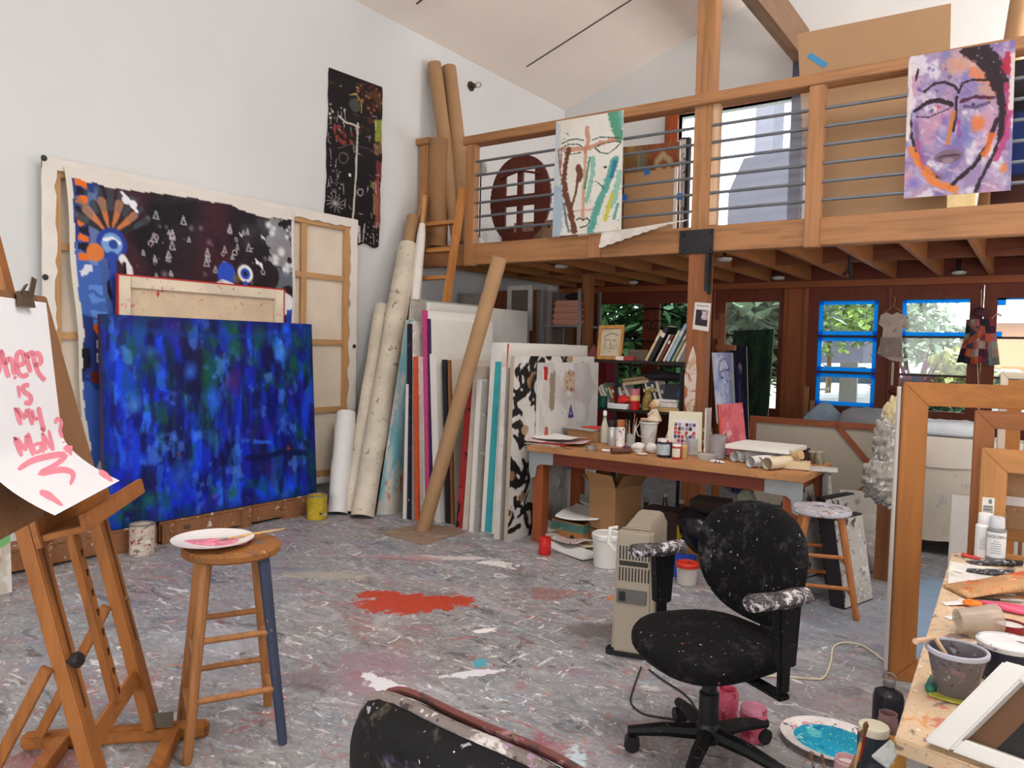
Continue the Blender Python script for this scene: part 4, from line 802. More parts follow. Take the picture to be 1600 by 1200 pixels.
A.line([(.52, .27), (.56, .33), (.49, .33), (.52, .27)], .012, (60, 56, 140)).line([(.36, .68), (.4, .74), (.35, .76)], .005, (60, 60, 66)).dabs(30, (150, 150, 156), (.004, .015), (.1, .05, .9, .9), .6).disc(.6, .2, .1, (170, 150, 140), al=.5, soft=.9)
Y0 = 5.02; q0 = aY(845, 838, Y0); q1 = aY(851, 567, Y0); zt = q1.z; q0.x = min(q0.x, -3.25); q1.x = min(q1.x, -3.25)
tag(canvas('collage_painting', A, bil((q1.x, Y0, zt), (q1.x, Y0 + .95, zt), (q0.x, Y0 + .95, 0), (q0.x, Y0, 0)), .03, (1, 0, 0), edge=(216, 210, 204)), 'pale collage canvas with red marks standing against the left end of the workbench', 'painting', 'canvases stored on edge under the loft')
ST('white canvas edge between the black-white painting and the collage canvas', (838, 567), (846, 567), (833, 838), (840, 838), .95, wht, wht, dy=.07)
# kraft tube leaning across everything, on a brown board
b0 = aZ(661, 829); b1 = aY(781, 402, 4.66)
o = thing('kraft_tube', 'long kraft cardboard tube leaning across the stored canvases to the loft beam', 'tube', b0)
d, x, y = axes(b1 - b0); n = 24
obj('tube_wall', MB().rings([[p + (x * math.cos(2 * math.pi * k / n) + y * math.sin(2 * math.pi * k / n)) * r for k in range(n)] for p, r in ((b0, .058), (b0 + (b1 - b0) * .35, .06), (b1, .058), (b1, .05), (b0, .05), (b0, .058))], False), kraft, o)
q = [aZ(*p_) for p_ in ((590, 833), (660, 852), (728, 832), (700, 822), (640, 822))]
tag(obj('cardboard_sheet', MB().prism([(v.x, v.y) for v in q], lambda u, w: V((u, w, .0)), lambda u, w: V((u, w, .006))), splat('trodden_card', (140, 118, 100), [(116, 100, 90), (170, 150, 134)], dens=.4, sc=6)), 'flat brown board on the floor under the kraft tube', 'board')
# ================================================================== EASEL WITH THE LETTERED SHEET
oak = (152, 94, 44)
def oobj(name, mb, par, **k): return obj(name, mb, wax(mb, 'oiled_oak', oak, stain=.12), par, **k)
Fd = V((.688, .7256, 0)); Wd = V((.7256, -.688, 0)); U0 = V((-2.66, 1.503, .05)); LEAN = .235; SPW = .53
ev = (V((0, 0, 1)) - Fd * LEAN).normalized(); nv = (Fd + V((0, 0, LEAN))).normalized()
def E(s, t, f=0): return U0 + Wd * s + ev * t + nv * f          # across, up the slope, forward
es = thing('studio_easel', 'large oiled wooden studio easel at the left holding the lettered sheet', 'easel', (U0.x, U0.y, 0))
for s in (0, SPW):
    oobj('upright', MB().bar(E(s, 0), E(s, 1.0), .075, .045, up=nv), es, bev=.004)
    obj('slot', MB().bar(E(s, .34, .0235), E(s, .98, .0235), .012, .003, up=nv), wood('dark_groove', (96, 58, 28), axis=2), es)
    b = U0 + Wd * s; f = b + Fd * .20; r = b - Fd * .44
    oobj('runner', MB().bar(V((r.x, r.y, .032)), V((f.x, f.y, .032)), .05, .06), es, bev=.012)
    p = E(s, .50, -.03); q = b - Fd * .37; q.z = .065; s_ = oobj('rear_strut', MB().bar(p + Wd * .04, q + Wd * .04, .035, .02, up=Wd), es, bev=.003)
    obj('bracket', MB().box((-.05, -.003, 0), (.05, .003, .055), Matrix.Translation(b + Fd * .03 + Wd * (-.026 if s else .026) + V((0, 0, .01))) @ Matrix.Rotation(math.atan2(Fd.y, Fd.x), 4, 'Z')), plain('zinc_bracket', (120, 112, 100), .4, .1, 9, .7), es)
k = obj('knob', MB().lathe([(.006, 0), (.006, .02), (.022, .022), (.024, .035), (.018, .045)], E(SPW, .50, .02) - Wd * .0, 14, Wd * .3 + nv), plain('black_knob', (34, 32, 32), .35), es)
k.location += Wd * .03
obj('knob', MB().lathe([(.004, 0), (.009, .004), (.006, .014)], E(0, .50, .02) + Wd * .0, 10, nv), plain('brass_bolt', (150, 120, 70), .4, .1, 9, .7), es)
oobj('cross_rail', MB().bar(E(.03, .21, -.005), E(SPW - .03, .21, -.005), .022, .06, up=ev), es, bev=.004)
for v in (-.30, .08):
    a = U0 + Fd * v; oobj('cross_runner', MB().bar(V((a.x, a.y, .03)) + Wd * .03, V((a.x, a.y, .03)) + Wd * (SPW - .03), .05, .05), es, bev=.004)
mc = SPW * .465
oobj('mast', MB().bar(E(mc, .22, .0), E(mc, 1.95, .0), .05, .028, up=nv), es, bev=.003)
for i in range(9): obj('notch', MB().box((-.004, -.002, -.012), (.004, .002, .012), Matrix.Translation(E(mc, .26 + i * .07, .016))), wood('dark_groove', (96, 58, 28), axis=2), es)
TZ = .875
oobj('tray_back', MB().bar(E(-.05, TZ + .03, .035), E(SPW + .05, TZ + .03, .035), .02, .11, up=ev), es, bev=.003)
oobj('tray_shelf', MB().bar(E(-.04, TZ, .10), E(SPW + .04, TZ, .10), .12, .02, up=ev), es, bev=.003)
oobj('tray_lip', MB().bar(E(-.02, TZ + .018, .165), E(SPW + .05, TZ + .018, .165), .018, .055, up=ev), es, bev=.003)
BF = .055
def EP(x, y, f): return aP(x, y, E(0, 0, f), nv)
def st(p): d = p - U0; return d.dot(Wd), d.dot(ev)
sR, tT = st(EP(73, 463, BF)); sr2, _ = st(EP(137, 690, BF)); tb = TZ + .06
o = tag(obj('drawing_board', MB().hexa([E(sR, tT, BF), E(sR + .75, tT, BF), E(sR + .75, tb, BF), E(sr2 - .01, tb, BF), E(sR, tT, BF - .012), E(sR + .75, tT, BF - .012), E(sR + .75, tb, BF - .012), E(sr2 - .01, tb, BF - .012)]),
     splat('brown_hardboard', (138, 98, 66), [(112, 78, 52), (160, 118, 82)], dens=.3, sc=5), bev=.004), 'brown hardboard clipped behind the lettered sheet on the easel', 'board')
# sheet: flat above, curling forward over the tray
s0, t0 = st(EP(72, 473, BF + .004)); CUT = .70
def fcurl(v): return BF + .004 + (0 if v < CUT else .155 * ((v - CUT) / (1 - CUT)) ** 1.6)
sB, tB = st(EP(187, 751, fcurl(1))); sL, tL = st(EP(86, 805, fcurl(1)))
sW = sL - sB
def sheet(u, v, lift=0):                   # u 0 right .. 1 left
    sv = s0 + (sB - s0) * v; t = t0 + ((tB + (tL - tB) * u) - t0) * v
    return E(sv + sW * u, t, fcurl(v) + lift)
pw = plain('drawing_paper', (232, 232, 236), .7, .01)
sh = tag(obj('lettered_sheet', MB().surf(lambda u, v: sheet(u, v), 12, 40, .0012, -nv), pw, smooth=60), 'large white paper sheet on the easel with pink lettering reading Where is my man?', 'paper')
def on_sheet(x, y, lift):
    f = BF + .004
    for _ in range(14):
        s, t = st(EP(x, y, f + lift)); v = (t0 - t) / (t0 - tB - 1e-6)
        for _ in range(4):
            u = (s - s0 - (sB - s0) * v) / sW; v = (t0 - t) / (t0 - (tB + (tL - tB) * u))
        v = max(0, min(1, v)); f = .5 * f + .5 * fcurl(v)
    return E(s, t, f + lift)
pk = plain('pink_brush_ink', (236, 140, 158), .5, .08, 30)
def brush(strokes, name, lift=.0006):
    mb = MB()
    for pts, w in strokes:
        P = [V((x, y, 0)) for x, y in pts]; Q = []
        for i in range(len(P) - 1):
            a, b, c, d = P[max(i - 1, 0)], P[i], P[i + 1], P[min(i + 2, len(P) - 1)]
            for k in range(4):
                t = k / 4; Q.append(.5 * ((2 * b) + (c - a) * t + (2 * a - 5 * b + 4 * c - d) * t * t + (3 * b - a - 3 * c + d) * t ** 3))
        Q.append(P[-1]); Lf = []; Rt = []
        ws = w if isinstance(w, (list, tuple)) else [w] * len(P)
        for i, q in enumerate(Q):
            g = (Q[min(i + 1, len(Q) - 1)] - Q[max(i - 1, 0)]).normalized(); nn = V((-g.y, g.x, 0)); k = i / (len(Q) - 1) * (len(ws) - 1); j = int(min(k, len(ws) - 2)) if len(ws) > 1 else 0
            ww = ws[j] + (ws[min(j + 1, len(ws) - 1)] - ws[j]) * (k - j); e = .55 if i in (0, len(Q) - 1) else 1
            Lf.append(on_sheet(q.x + nn.x * ww * e, q.y + nn.y * ww * e, lift)); Rt.append(on_sheet(q.x - nn.x * ww * e, q.y - nn.y * ww * e, lift))
        vl = [mb.b.verts.new(p) for p in Lf]; vr = [mb.b.verts.new(p) for p in Rt]
        for i in range(len(vl) - 1): mb.b.faces.new((vl[i], vl[i + 1], vr[i + 1], vr[i]))
    return lbl(obj(name, mb, pk, sh), 'pink brushed lettering')
S = 3.9
brush([([(-30, 560), (-22, 586), (-12, 560), (-4, 586), (3, 548)], S), ([(2, 546), (9, 575), (14, 590)], S), ([(8, 570), (14, 560), (20, 568), (22, 586)], S),   # W h
       ([(27, 572), (38, 566), (34, 550), (26, 556), (28, 580), (36, 588), (44, 584)], S), ([(40, 550), (44, 568), (48, 582)], S), ([(43, 560), (48, 551), (54, 553)], S),  # e r
       ([(53, 572), (64, 566), (60, 552), (53, 558), (58, 578), (66, 590), (71, 594)], S)], 'where_lettering')
brush([([(28, 602), (31, 622)], 2.6), ([(22, 588), (25, 592)], 2.8), ([(46, 601), (36, 604), (38, 612), (48, 620), (46, 630), (38, 628)], S)], 'is_lettering')
brush([([(33, 664), (25, 638), (38, 652), (44, 640), (51, 664)], S), ([(50, 640), (55, 655), (60, 652)], 2.8), ([(60, 636), (64, 655), (69, 674)], S)], 'my_lettering')
brush([([(34, 713), (24, 684), (40, 702), (43, 678), (52, 712)], S), ([(62, 692), (52, 697), (56, 707), (64, 702), (63, 690), (68, 708)], 2.9), ([(66, 676), (72, 704)], 2.9), ([(66, 676), (82, 704)], 2.8), ([(76, 672), (84, 704)], 2.9), ([(64, 668), (70, 674)], 3.0)], 'man_lettering')
brush([([(86, 662), (90, 654), (96, 660), (94, 672), (97, 684)], 2.8), ([(99, 690), (100, 692)], 2.4), ([(101, 697), (106, 703), (112, 712)], [5, 4, .6]), ([(110, 696), (110, 703), (112, 712)], [3.5, 3, .6])], 'heart_mark')
brush([([(28, 734), (55, 718), (100, 710), (90, 724), (62, 740), (95, 734), (114, 740), (110, 758)], [3.5, 5, 5, 4, 4, 5, 4.5, 2]), ([(155, 736), (164, 742), (176, 752)], [4, 5, 2]), ([(62, 768), (76, 774), (98, 790)], [4, 6, 2])], 'brush_flourish')
# bulldog clip
cp = sheet(.17, 0.0); o = thing('bulldog_clip', 'metal bulldog clip holding the lettered sheet at the top of its board', 'clip', cp)
ck = plain('bronze_metal', (118, 104, 88), .35, .15, 20, .7); c0 = EP(39, 478, BF + .012); T_ = lambda a, b, f: c0 + Wd * -a + ev * b + nv * f
obj('jaw', MB().hexa([T_(-.055, -.005, 0), T_(.055, -.005, 0), T_(.055, -.005, .01), T_(-.055, -.005, .01), T_(-.03, .045, -.004), T_(.03, .045, -.004), T_(.03, .045, .018), T_(-.03, .045, .018)]), ck, o)
obj('handle', MB().bar(T_(.02, .03, .015), T_(.03, .085, .035), .035, .004, up=nv), ck, o); obj('handle', MB().bar(T_(-.022, .03, .0), T_(-.03, .06, .03), .03, .004, up=nv), ck, o)
# ================================================================== BAR STOOLS
def stool(name, lab, c, h, r, rz, leg, top, feet, legs_extra=None, grp=None):
    o = thing(name, lab, 'stool', (0, 0, 0), grp)
    obj('seat', MB().lathe([(r * .95, h - .036), (r, h - .028), (r, h - .010), (r * .96, h), (r * .3, h + .001)], (0, 0, 0), 36), top, o)
    tp, bt = r * .56, feet; hs = []
    for i, (a, b) in enumerate(((1, 1), (-1, 1), (-1, -1), (1, -1))):
        p0 = V((a * bt, b * bt, 0)); p1 = V((a * tp, b * tp, h - .036)); e = p1 - p0; hs.append((p0, e))
        m = MB().tube([p0 + e * t for t in (0, .03, .5, 1)], [.015, .018, .019, .022], 8)
        l = obj('leg', m, leg[i] if isinstance(leg, list) else leg, o)
    for i in range(4):
        for z in ((.30, .60) if i % 2 == 0 else (.20, .50)):
            a, b = hs[i], hs[(i + 1) % 4]; obj('rung', MB().cyl(a[0] + a[1] * z, b[0] + b[1] * z, .0115, n=10), leg[0] if isinstance(leg, list) else leg, o)
    return put(o, c, rz)
wl = wood('worn_beech', (160, 108, 64), stain=.25, axis=2); wlb = splat('blue_painted_leg', (54, 62, 84), [(150, 104, 66), (40, 44, 60)], dens=.3, sc=7)
seatm = splat('paint_worn_seat', (142, 90, 44), [(120, 76, 46), (96, 104, 92), (196, 150, 96), (56, 50, 46)], dens=.4, sc=11)
stool('bar_stool', 'wooden bar stool with one dark blue leg, holding a plate of pink paint', (-2.478, 1.712, 0), .735, .178, R(62), [wl, wl, wl, wlb], seatm, .165)
c2 = aZ(1284, 796, .585)
wst = splat('white_smeared_seat', (176, 172, 180), [(120, 116, 128), (214, 214, 220), (150, 120, 96)], dens=.6, sc=12)
stool('bar_stool', 'wooden bar stool with a white-smeared seat behind the office chair', (c2.x, c2.y, 0), .60, .165, R(20), wood('orange_beech', (170, 106, 58), stain=.3, axis=2), wst, .185)
pp = aZ(337, 842, .737); pp = V((-2.52, 1.66, .737))
porc = plain('white_porcelain', (232, 228, 228), .2, .01)
pl_ = thing('paint_plate', 'white plate smeared with pink paint on the bar stool', 'plate', pp)
obj('dish', MB().lathe([(.06, 0), (.075, .0), (.115, .009), (.147, .02), (.148, .023), (.112, .013), (.06, .005), (.002, .005)], pp, 40, sx=1), porc, pl_)
pkp = splat('pink_paint', (226, 136, 160), [(236, 176, 190), (214, 110, 140)], dens=.5, sc=20, rough=.3)
r5 = random.Random(8)
def blobmesh(c, r, th, seed, n=28, wob=.35, st=(1, 1), rz=0):
    rr = random.Random(seed); ph_ = [rr.uniform(0, 6.28) for _ in range(4)]; am = [rr.uniform(.3, 1) * wob / (k + 1) for k in range(4)]
    pts = []
    for i in range(n):
        a = 2 * math.pi * i / n; q = r * (1 + sum(am[k] * math.sin((k + 2) * a + ph_[k]) for k in range(4))); x, y = q * math.cos(a) * st[0], q * math.sin(a) * st[1]
        pts.append((c[0] + x * math.cos(rz) - y * math.sin(rz), c[1] + x * math.sin(rz) + y * math.cos(rz)))
    mb = MB(); mb.rings([[V((x, y, c[2])) for x, y in pts], [V((c[0] + (x - c[0]) * .9, c[1] + (y - c[1]) * .9, c[2] + th)) for x, y in pts]]); return mb
lbl(obj('paint_smear', blobmesh((pp.x + .015, pp.y + .01, pp.z + .006), .075, .004, 3, st=(1.2, .8), rz=.6), pkp, pl_), 'pink paint')
lbl(obj('paint_smear', blobmesh((pp.x - .05, pp.y - .05, pp.z + .006), .035, .006, 5, st=(1.2, .5), rz=.9, wob=.6), pkp, pl_), 'pink paint')
def paintbrush(name, lab, a, b, mh_, r=.006, bl=.25, group=None, hairs=None):
    a, b = V(a), V(b); e = b - a; o = thing(name, lab, 'brush', a, group)
    obj('handle', MB().tube([b, b - e * .2, b - e * .5, a + e * (bl * 1.6)], [r * .4, r * .8, r, r * .8], 8), mh_, o)
    obj('ferrule', MB().cyl(a + e * bl * 1.65, a + e * bl * .9, r * .9, r * 1.1, n=8), plain('brush_ferrule', (170, 164, 150), .3, .1, 9, .8), o)
    obj('bristles', MB().tube([a + e * bl, a + e * bl * .5, a], [r * 1.1, r * 1.5, r * .5], 8), hairs or plain('brush_hair', (120, 84, 60), .8), o); return o
q0 = aZ(322, 847, .748); q1 = aZ(445, 826, .765)
paintbrush('paintbrush', 'long thin paintbrush lying across the pink plate', q0, q1, wood('brush_wood', (214, 172, 116), axis=0), .005, .16, hairs=pkp)
# ================================================================== OFFICE CHAIRS
bf = smeared('paint_flecked_black_fabric', (13, 12, 13), [(206, 202, 200), (150, 60, 56), (190, 186, 190)], [(120, 116, 118), (84, 66, 72)], .55, .95); bf2 = smeared('paint_smeared_black_fabric', (14, 13, 14), [(196, 192, 190), (160, 156, 160)], [(150, 146, 148), (112, 92, 100), (96, 92, 96)], .7, .95)
bpl = smeared('paint_smeared_black_plastic', (18, 17, 19), [(150, 146, 148), (110, 106, 110)], [(84, 80, 84), (64, 60, 64)], .4, .5); bpl2 = plain('black_plastic', (26, 26, 28), .45, .2)
padm = splat('paint_crusted_pad', (44, 40, 42), [(104, 96, 98), (150, 144, 146), (70, 62, 66), (196, 190, 190)], dens=.62, sc=24, rough=.45)
def office_chair(lab, mback, seat_z=.44, pb=2.4, egg=1.0, arms=True, bw_=.268, bh_=.22):
    o = thing('office_chair', lab, 'chair')
    def cushion(c, rx, ry, rz_, nu=40, nv=14, pw=.62, bend=0.0, egg=0.0, ax='z'):
        mb = MB().ell((0, 0, 0), (rx, ry, rz_), None, nu, nv, pw)
        return mb
    mb = MB()
    rows = []
    for k, (s, z) in enumerate(((.80, -.045), (.93, -.036), (1.0, -.012), (1.0, .012), (.965, .03), (.86, .042), (.55, .047), (.15, .046))):
        ring = []
        for i in range(44):
            a = 2 * math.pi * i / 44; ca, sa = math.cos(a), math.sin(a); p = 2.7
            q = (abs(ca) ** p + abs(sa) ** p) ** (-1 / p); x, y = .265 * q * ca * s, .255 * q * sa * s
            x *= 1 - .10 * (y / .255); zz = z - (.022 * (max(0, -y) / .25) ** 2) + .012 * (x / .26) ** 2
            ring.append(V((x, y, seat_z + zz - .02)))
        rows.append(ring)
    mb.rings(rows); obj('seat', mb, bf, o, smooth=60)
    mb = MB(); rows = []
    for k, (s, d) in enumerate(((.80, .04), (.93, .035), (1.0, .012), (1.0, -.008), (.95, -.028), (.8, -.04), (.4, -.046), (.1, -.046))):
        ring = []
        for i in range(44):
            a = 2 * math.pi * i / 44; ca, sa = math.cos(a), math.sin(a); p = pb
            q = (abs(ca) ** p + abs(sa) ** p) ** (-1 / p); x, z = bw_ * q * ca * s, bh_ * q * sa * s; x *= 1 + egg * (.10 * (z / .225) - .12 * max(0, z / .225) ** 3)
            ring.append(V((x, .20 + d - .08 * (x / .225) ** 2 * .5 + .10 * (z + .1), seat_z + .268 + z)))
        rows.append(ring)
    mb.rings(rows); obj('backrest', mb, mback, o, smooth=60)
    obj('back_bar', MB().tube([(0, .12, seat_z - .07), (0, .235, seat_z - .07), (0, .262, seat_z - .02), (0, .245, seat_z + .2)], [.022] * 4, 10), bpl2, o)
    obj('mechanism', MB().box((-.09, -.08, seat_z - .10), (.09, .12, seat_z - .066)), bpl2, o, bev=.008)
    col = obj('gas_column', MB().lathe([(.036, .08), (.036, .25), (.028, .255), (.028, seat_z - .09)], (0, 0, 0), 20), bpl2, o)
    obj('hub', MB().lathe([(.045, .07), (.05, .085), (.045, .125), (.036, .14)], (0, 0, 0), 20), bpl2, o)
    for k in range(5):
        a = R(20 + 72 * k); d = V((math.cos(a), math.sin(a), 0)); l = obj('base_leg', MB().tube([d * .03 + V((0, 0, .10)), d * .16 + V((0, 0, .095)), d * .29 + V((0, 0, .075))], [.030, .026, .019], 8), bpl, o)
        ca_ = obj('caster', MB().cyl(d * .275 + V((0, 0, .03)) - V((-d.y, d.x, 0)) * .022, d * .275 + V((0, 0, .03)) + V((-d.y, d.x, 0)) * .022, .029, n=16).cyl(d * .285 + V((0, 0, .045)), d * .285 + V((0, 0, .075)), .008), bpl2, l)
    for s in (-1, 1) if arms else ():
        ar = obj('arm_post', MB().hexa([V((s * .335 + x, y + .02, z)) for z, w in ((seat_z - .06, .022), (seat_z + .09, .024)) for x, y in ((-.012, -w), (.012, -w), (.012, w), (-.012, w))])
                 .hexa([V((s * .335 + x, y + .02, z)) for z, w in ((seat_z + .03, .034), (seat_z + .235, .048)) for x, y in ((-.024, -w), (.024, -w), (.024, w), (-.024, w))])
                 .bar((s * .12, .02, seat_z - .075), (s * .347, .02, seat_z - .075), .05, .02), bpl, o, bev=.006)
        mb = MB(); rows = []
        for t in (0, .04, .12, .3, .6, .85, .96, 1):
            w = (.018 if t in (0, 1) else .034 if t in (.04, .96) else .046) ; hh = .010 if t in (0, 1) else .026
            rows.append([V((s * .33 + w * math.cos(2 * math.pi * i / 16), -.14 + .26 * t, seat_z + .25 + hh * math.sin(2 * math.pi * i / 16) + .004 * math.sin(t * 9))) for i in range(16)])
        mb.rings(rows); obj('arm_pad', mb, padm, ar)
    return o
oc = office_chair('black paint-flecked office chair in the middle of the floor', bf2, .45)
put(oc, (-.945, 2.66, 0), math.atan2(-.86, -.5) + R(90))
bf3 = smeared('paint_caked_black_fabric', (15, 13, 14), [(206, 200, 196), (150, 146, 150)], [(150, 140, 138), (150, 134, 112), (112, 104, 140)], .85, .7)
oc2 = office_chair('paint-caked black chair back in the foreground at the bottom picture edge', bf3, .52, 3.3, 0, False, .252, .24)
for nm, r, d, m_ in (('caked_edge', .010, .004, splat('grey_caked_edge', (116, 104, 100), [(190, 180, 176), (60, 50, 50), (150, 120, 140)], dens=.5, sc=14)), ('edge_piping', .006, -.026, splat('red_brown_piping', (112, 62, 58), [(150, 110, 106), (70, 52, 52)], dens=.4, sc=14))):
    P_ = []
    for i in range(72):
        a = 2 * math.pi * i / 72; ca, sa = math.cos(a), math.sin(a); q = (abs(ca) ** 3.3 + abs(sa) ** 3.3) ** (-1 / 3.3); x, z = .253 * q * ca, .241 * q * sa; x *= .985; z *= .985
        P_.append(V((x, .20 + d - .08 * (x / .225) ** 2 * .5 + .10 * (z + .1), .52 + .268 + z)))
    obj(nm, MB().tube(P_, r, 8, close=True), m_, oc2)
put(oc2, (-.559, .95, 0), R(176))
# ================================================================== HEATER, CORDS, FLOOR CLUTTER
bei = plain('beige_enamel', (160, 148, 132), .45, .04, 4); dk = plain('dark_vent', (44, 40, 38), .6)
h = thing('oil_heater', 'beige finned oil radiator standing beside the office chair', 'heater')
obj('front_panel', MB().hexa([V(p) for p in ((-.10, 0, .03), (.10, 0, .03), (.10, .09, .03), (-.10, .09, .03), (-.085, 0, .63), (.085, 0, .63), (.085, .09, .63), (-.085, .09, .63))]), bei, h, bev=.014)
for k in range(7):
    y = .125 + k * .062; m = MB(); pr = [(-.08, .06), (.08, .06), (.088, .1), (.088, .58), (.06, .635), (-.06, .635), (-.088, .58), (-.088, .1)]
    m.prism(pr, lambda u, w: V((u, y - .012, w)), lambda u, w: V((u, y + .012, w))); obj('fin', m, bei, h, bev=.008)
obj('oil_pipe', MB().cyl((0, .08, .1), (0, .52, .1), .03).cyl((0, .08, .56), (0, .52, .56), .03), bei, h)
vb = MB()
for row, z0, z1 in ((0, .49, .555), (1, .385, .45)):
    for k in range(10): vb.box((-.07 + k * .0155, -.0015, z0), (-.063 + k * .0155, .003, z1))
for k in range(12): vb.box((-.065 + k * .0115, .02, .629), (-.059 + k * .0115, .045, .6315))
obj('vents', vb, dk, h); lbl(obj('handle_slot', MB().box((-.07, -.002, .46), (.07, .003, .483)), dk, h), 'dark recessed grip')
cpn = obj('control_panel', MB().box((-.078, -.006, .275), (.068, .002, .345)), plain('grey_bezel', (98, 94, 90), .5), h, bev=.003)
obj('rocker_switch', MB().box((-.065, -.012, .288), (-.035, -.005, .333)), plain('black_switch', (30, 30, 32), .4), cpn, bev=.002); obj('dial', MB().lathe([(.024, 0), (.022, .012), (.01, .014)], (.022, -.005, .31), 20, (0, -1, 0)), plain('silver_dial', (170, 166, 158), .35, .1, 9, .6), cpn)
for y in (.02, .48): obj('foot', MB().box((-.13, y, 0), (.13, y + .05, .035)), plain('black_plastic', (26, 26, 28), .45, .2), h, bev=.006)
obj('cord_wrap', MB().tube([(-.095, .03, .52), (-.13, .03, .55), (-.13, .06, .62), (-.10, .08, .62)], .012), plain('pale_plastic', (206, 202, 194), .5), h)
put(h, (-1.565, 3.29, 0), math.atan2(.27, .96))
def cord(name, lab, pts, r, m):
    P = [aZ(x, y, r + .001) for x, y in pts]; Q = []
    for i in range(len(P) - 1):
        a, b, c, d = P[max(i - 1, 0)], P[i], P[i + 1], P[min(i + 2, len(P) - 1)]
        for k in range(6): t = k / 6; Q.append(.5 * ((2 * b) + (c - a) * t + (2 * a - 5 * b + 4 * c - d) * t * t + (3 * b - a - 3 * c + d) * t ** 3))
    Q.append(P[-1]); return tag(obj(name, MB().tube(Q, r, 6), m, smooth=60), lab, 'cord')
cord('power_cord', 'thin black cord looping on the floor in front of the heater', [(1002, 1042), (990, 1075), (986, 1098), (1005, 1115), (1040, 1122), (1068, 1124), (1086, 1108), (1070, 1085), (1035, 1062), (1014, 1046)], .004, plain('black_rubber', (40, 38, 40), .6))
cord('extension_cord', 'thin cream cord on the floor right of the office chair', [(1180, 1056), (1225, 1057), (1270, 1061), (1288, 1058), (1298, 1035), (1302, 1012), (1318, 1004), (1345, 1008), (1365, 1020), (1386, 1036), (1400, 1044)], .005, plain('cream_rubber', (214, 204, 178), .5))
# jars of pink paint
def jar(lab, x, y, r, h, body, inner, lid=None, rz=0, z=0, name='paint_jar', cat='jar', group=None, p=None, label=None):
    p = p or aZ(x, y, z); o = thing(name, lab, cat, p, group); p = V(p)
    obj('jar_body', MB().lathe([(r * .93, 0), (r, .006), (r, h * .86), (r * .9, h * .93), (r * .9, h), (r * .82, h), (r * .82, h * .7)], p, 24), body, o)
    if lid: obj('lid', MB().lathe([(r * .96, h * .88), (r * .98, h * 1.0), (r * .94, h * 1.04), (r * .2, h * 1.045)], p, 24), lid, o)
    elif inner: obj('contents', MB().lathe([(r * .82, h * .68), (r * .82, h * .72)], p, 20), inner, o)
    if label: obj('paper_label', MB().surf(lambda u, v: p + V((math.cos(-2.6 + u * 2.2) * r * 1.012, math.sin(-2.6 + u * 2.2) * r * 1.012, h * (.16 + .6 * v))), 14, 2), label, o)
    return o
pj = splat('pink_smeared_jar', (206, 92, 116), [(226, 150, 168), (170, 50, 74)], dens=.5, sc=18, rough=.35); rpnt = plain('red_pink_paint', (214, 52, 84), .3)
jar('open jar of red-pink paint on the floor behind the office chair base', 1136, 1127, .042, .135, pj, rpnt)
jar('closed pink-smeared paint jar on the floor by the chair casters', 1176, 1153, .052, .12, pj, None, splat('pink_lid', (206, 130, 156), [(226, 160, 180), (150, 60, 90)], dens=.5, sc=16))
p = aZ(1093, 1130); tag(obj('jar_lid', MB().lathe([(.04, 0), (.043, .004), (.043, .014), (.036, .016), (.036, .006), (.002, .006)], p, 24), plain('pink_lid_inner', (222, 120, 150), .4)), 'pink jar lid lying on the floor behind the chair column', 'lid')
# turquoise platter
pc = aZ(1302, 1166); pl2 = thing('paint_platter', 'white oval platter of turquoise paint on the floor at the right', 'platter', pc)
spp = splat('paint_smeared_porcelain', (222, 214, 212), [(206, 150, 160), (70, 56, 58), (236, 232, 230)], dens=.35, sc=14, rough=.35)
obj('dish', MB().lathe([(.10, 0), (.13, .002), (.165, .02), (.195, .028), (.196, .032), (.16, .026), (.12, .010), (.002, .010)], pc, 44, sy=.85), spp, pl2)
lbl(obj('paint', MB().lathe([(.145, .016), (.146, .02), (.002, .0205)], pc, 40, sy=.85), splat('turquoise_paint', (34, 156, 190), [(96, 196, 200), (20, 120, 170), (170, 220, 224)], dens=.45, sc=9, rough=.25), pl2), 'turquoise paint')
# solvent jug
p = aZ(1386, 1136); o = thing('solvent_jug', 'dark glass jug with a grey cap at the foot of the big frame', 'jug', p)
obj('body', MB().lathe([(.052, 0), (.058, .006), (.058, .125), (.052, .145), (.02, .162), (.018, .175)], p, 28), splat('dark_glass', (34, 33, 40), [(90, 88, 92), (54, 50, 54)], dens=.25, sc=10, rough=.25), o)
obj('cap', MB().lathe([(.022, .172), (.024, .176), (.024, .196), (.018, .2)], p, 16), plain('grey_cap', (128, 122, 118), .5), o); obj('ring_handle', MB().tube([p + V((.024 * math.cos(a), .0, .205 + .018 * math.sin(a))) for a in [2 * math.pi * i / 14 for i in range(14)]], .004, 6, close=True), plain('grey_cap', (128, 122, 118), .5), o)
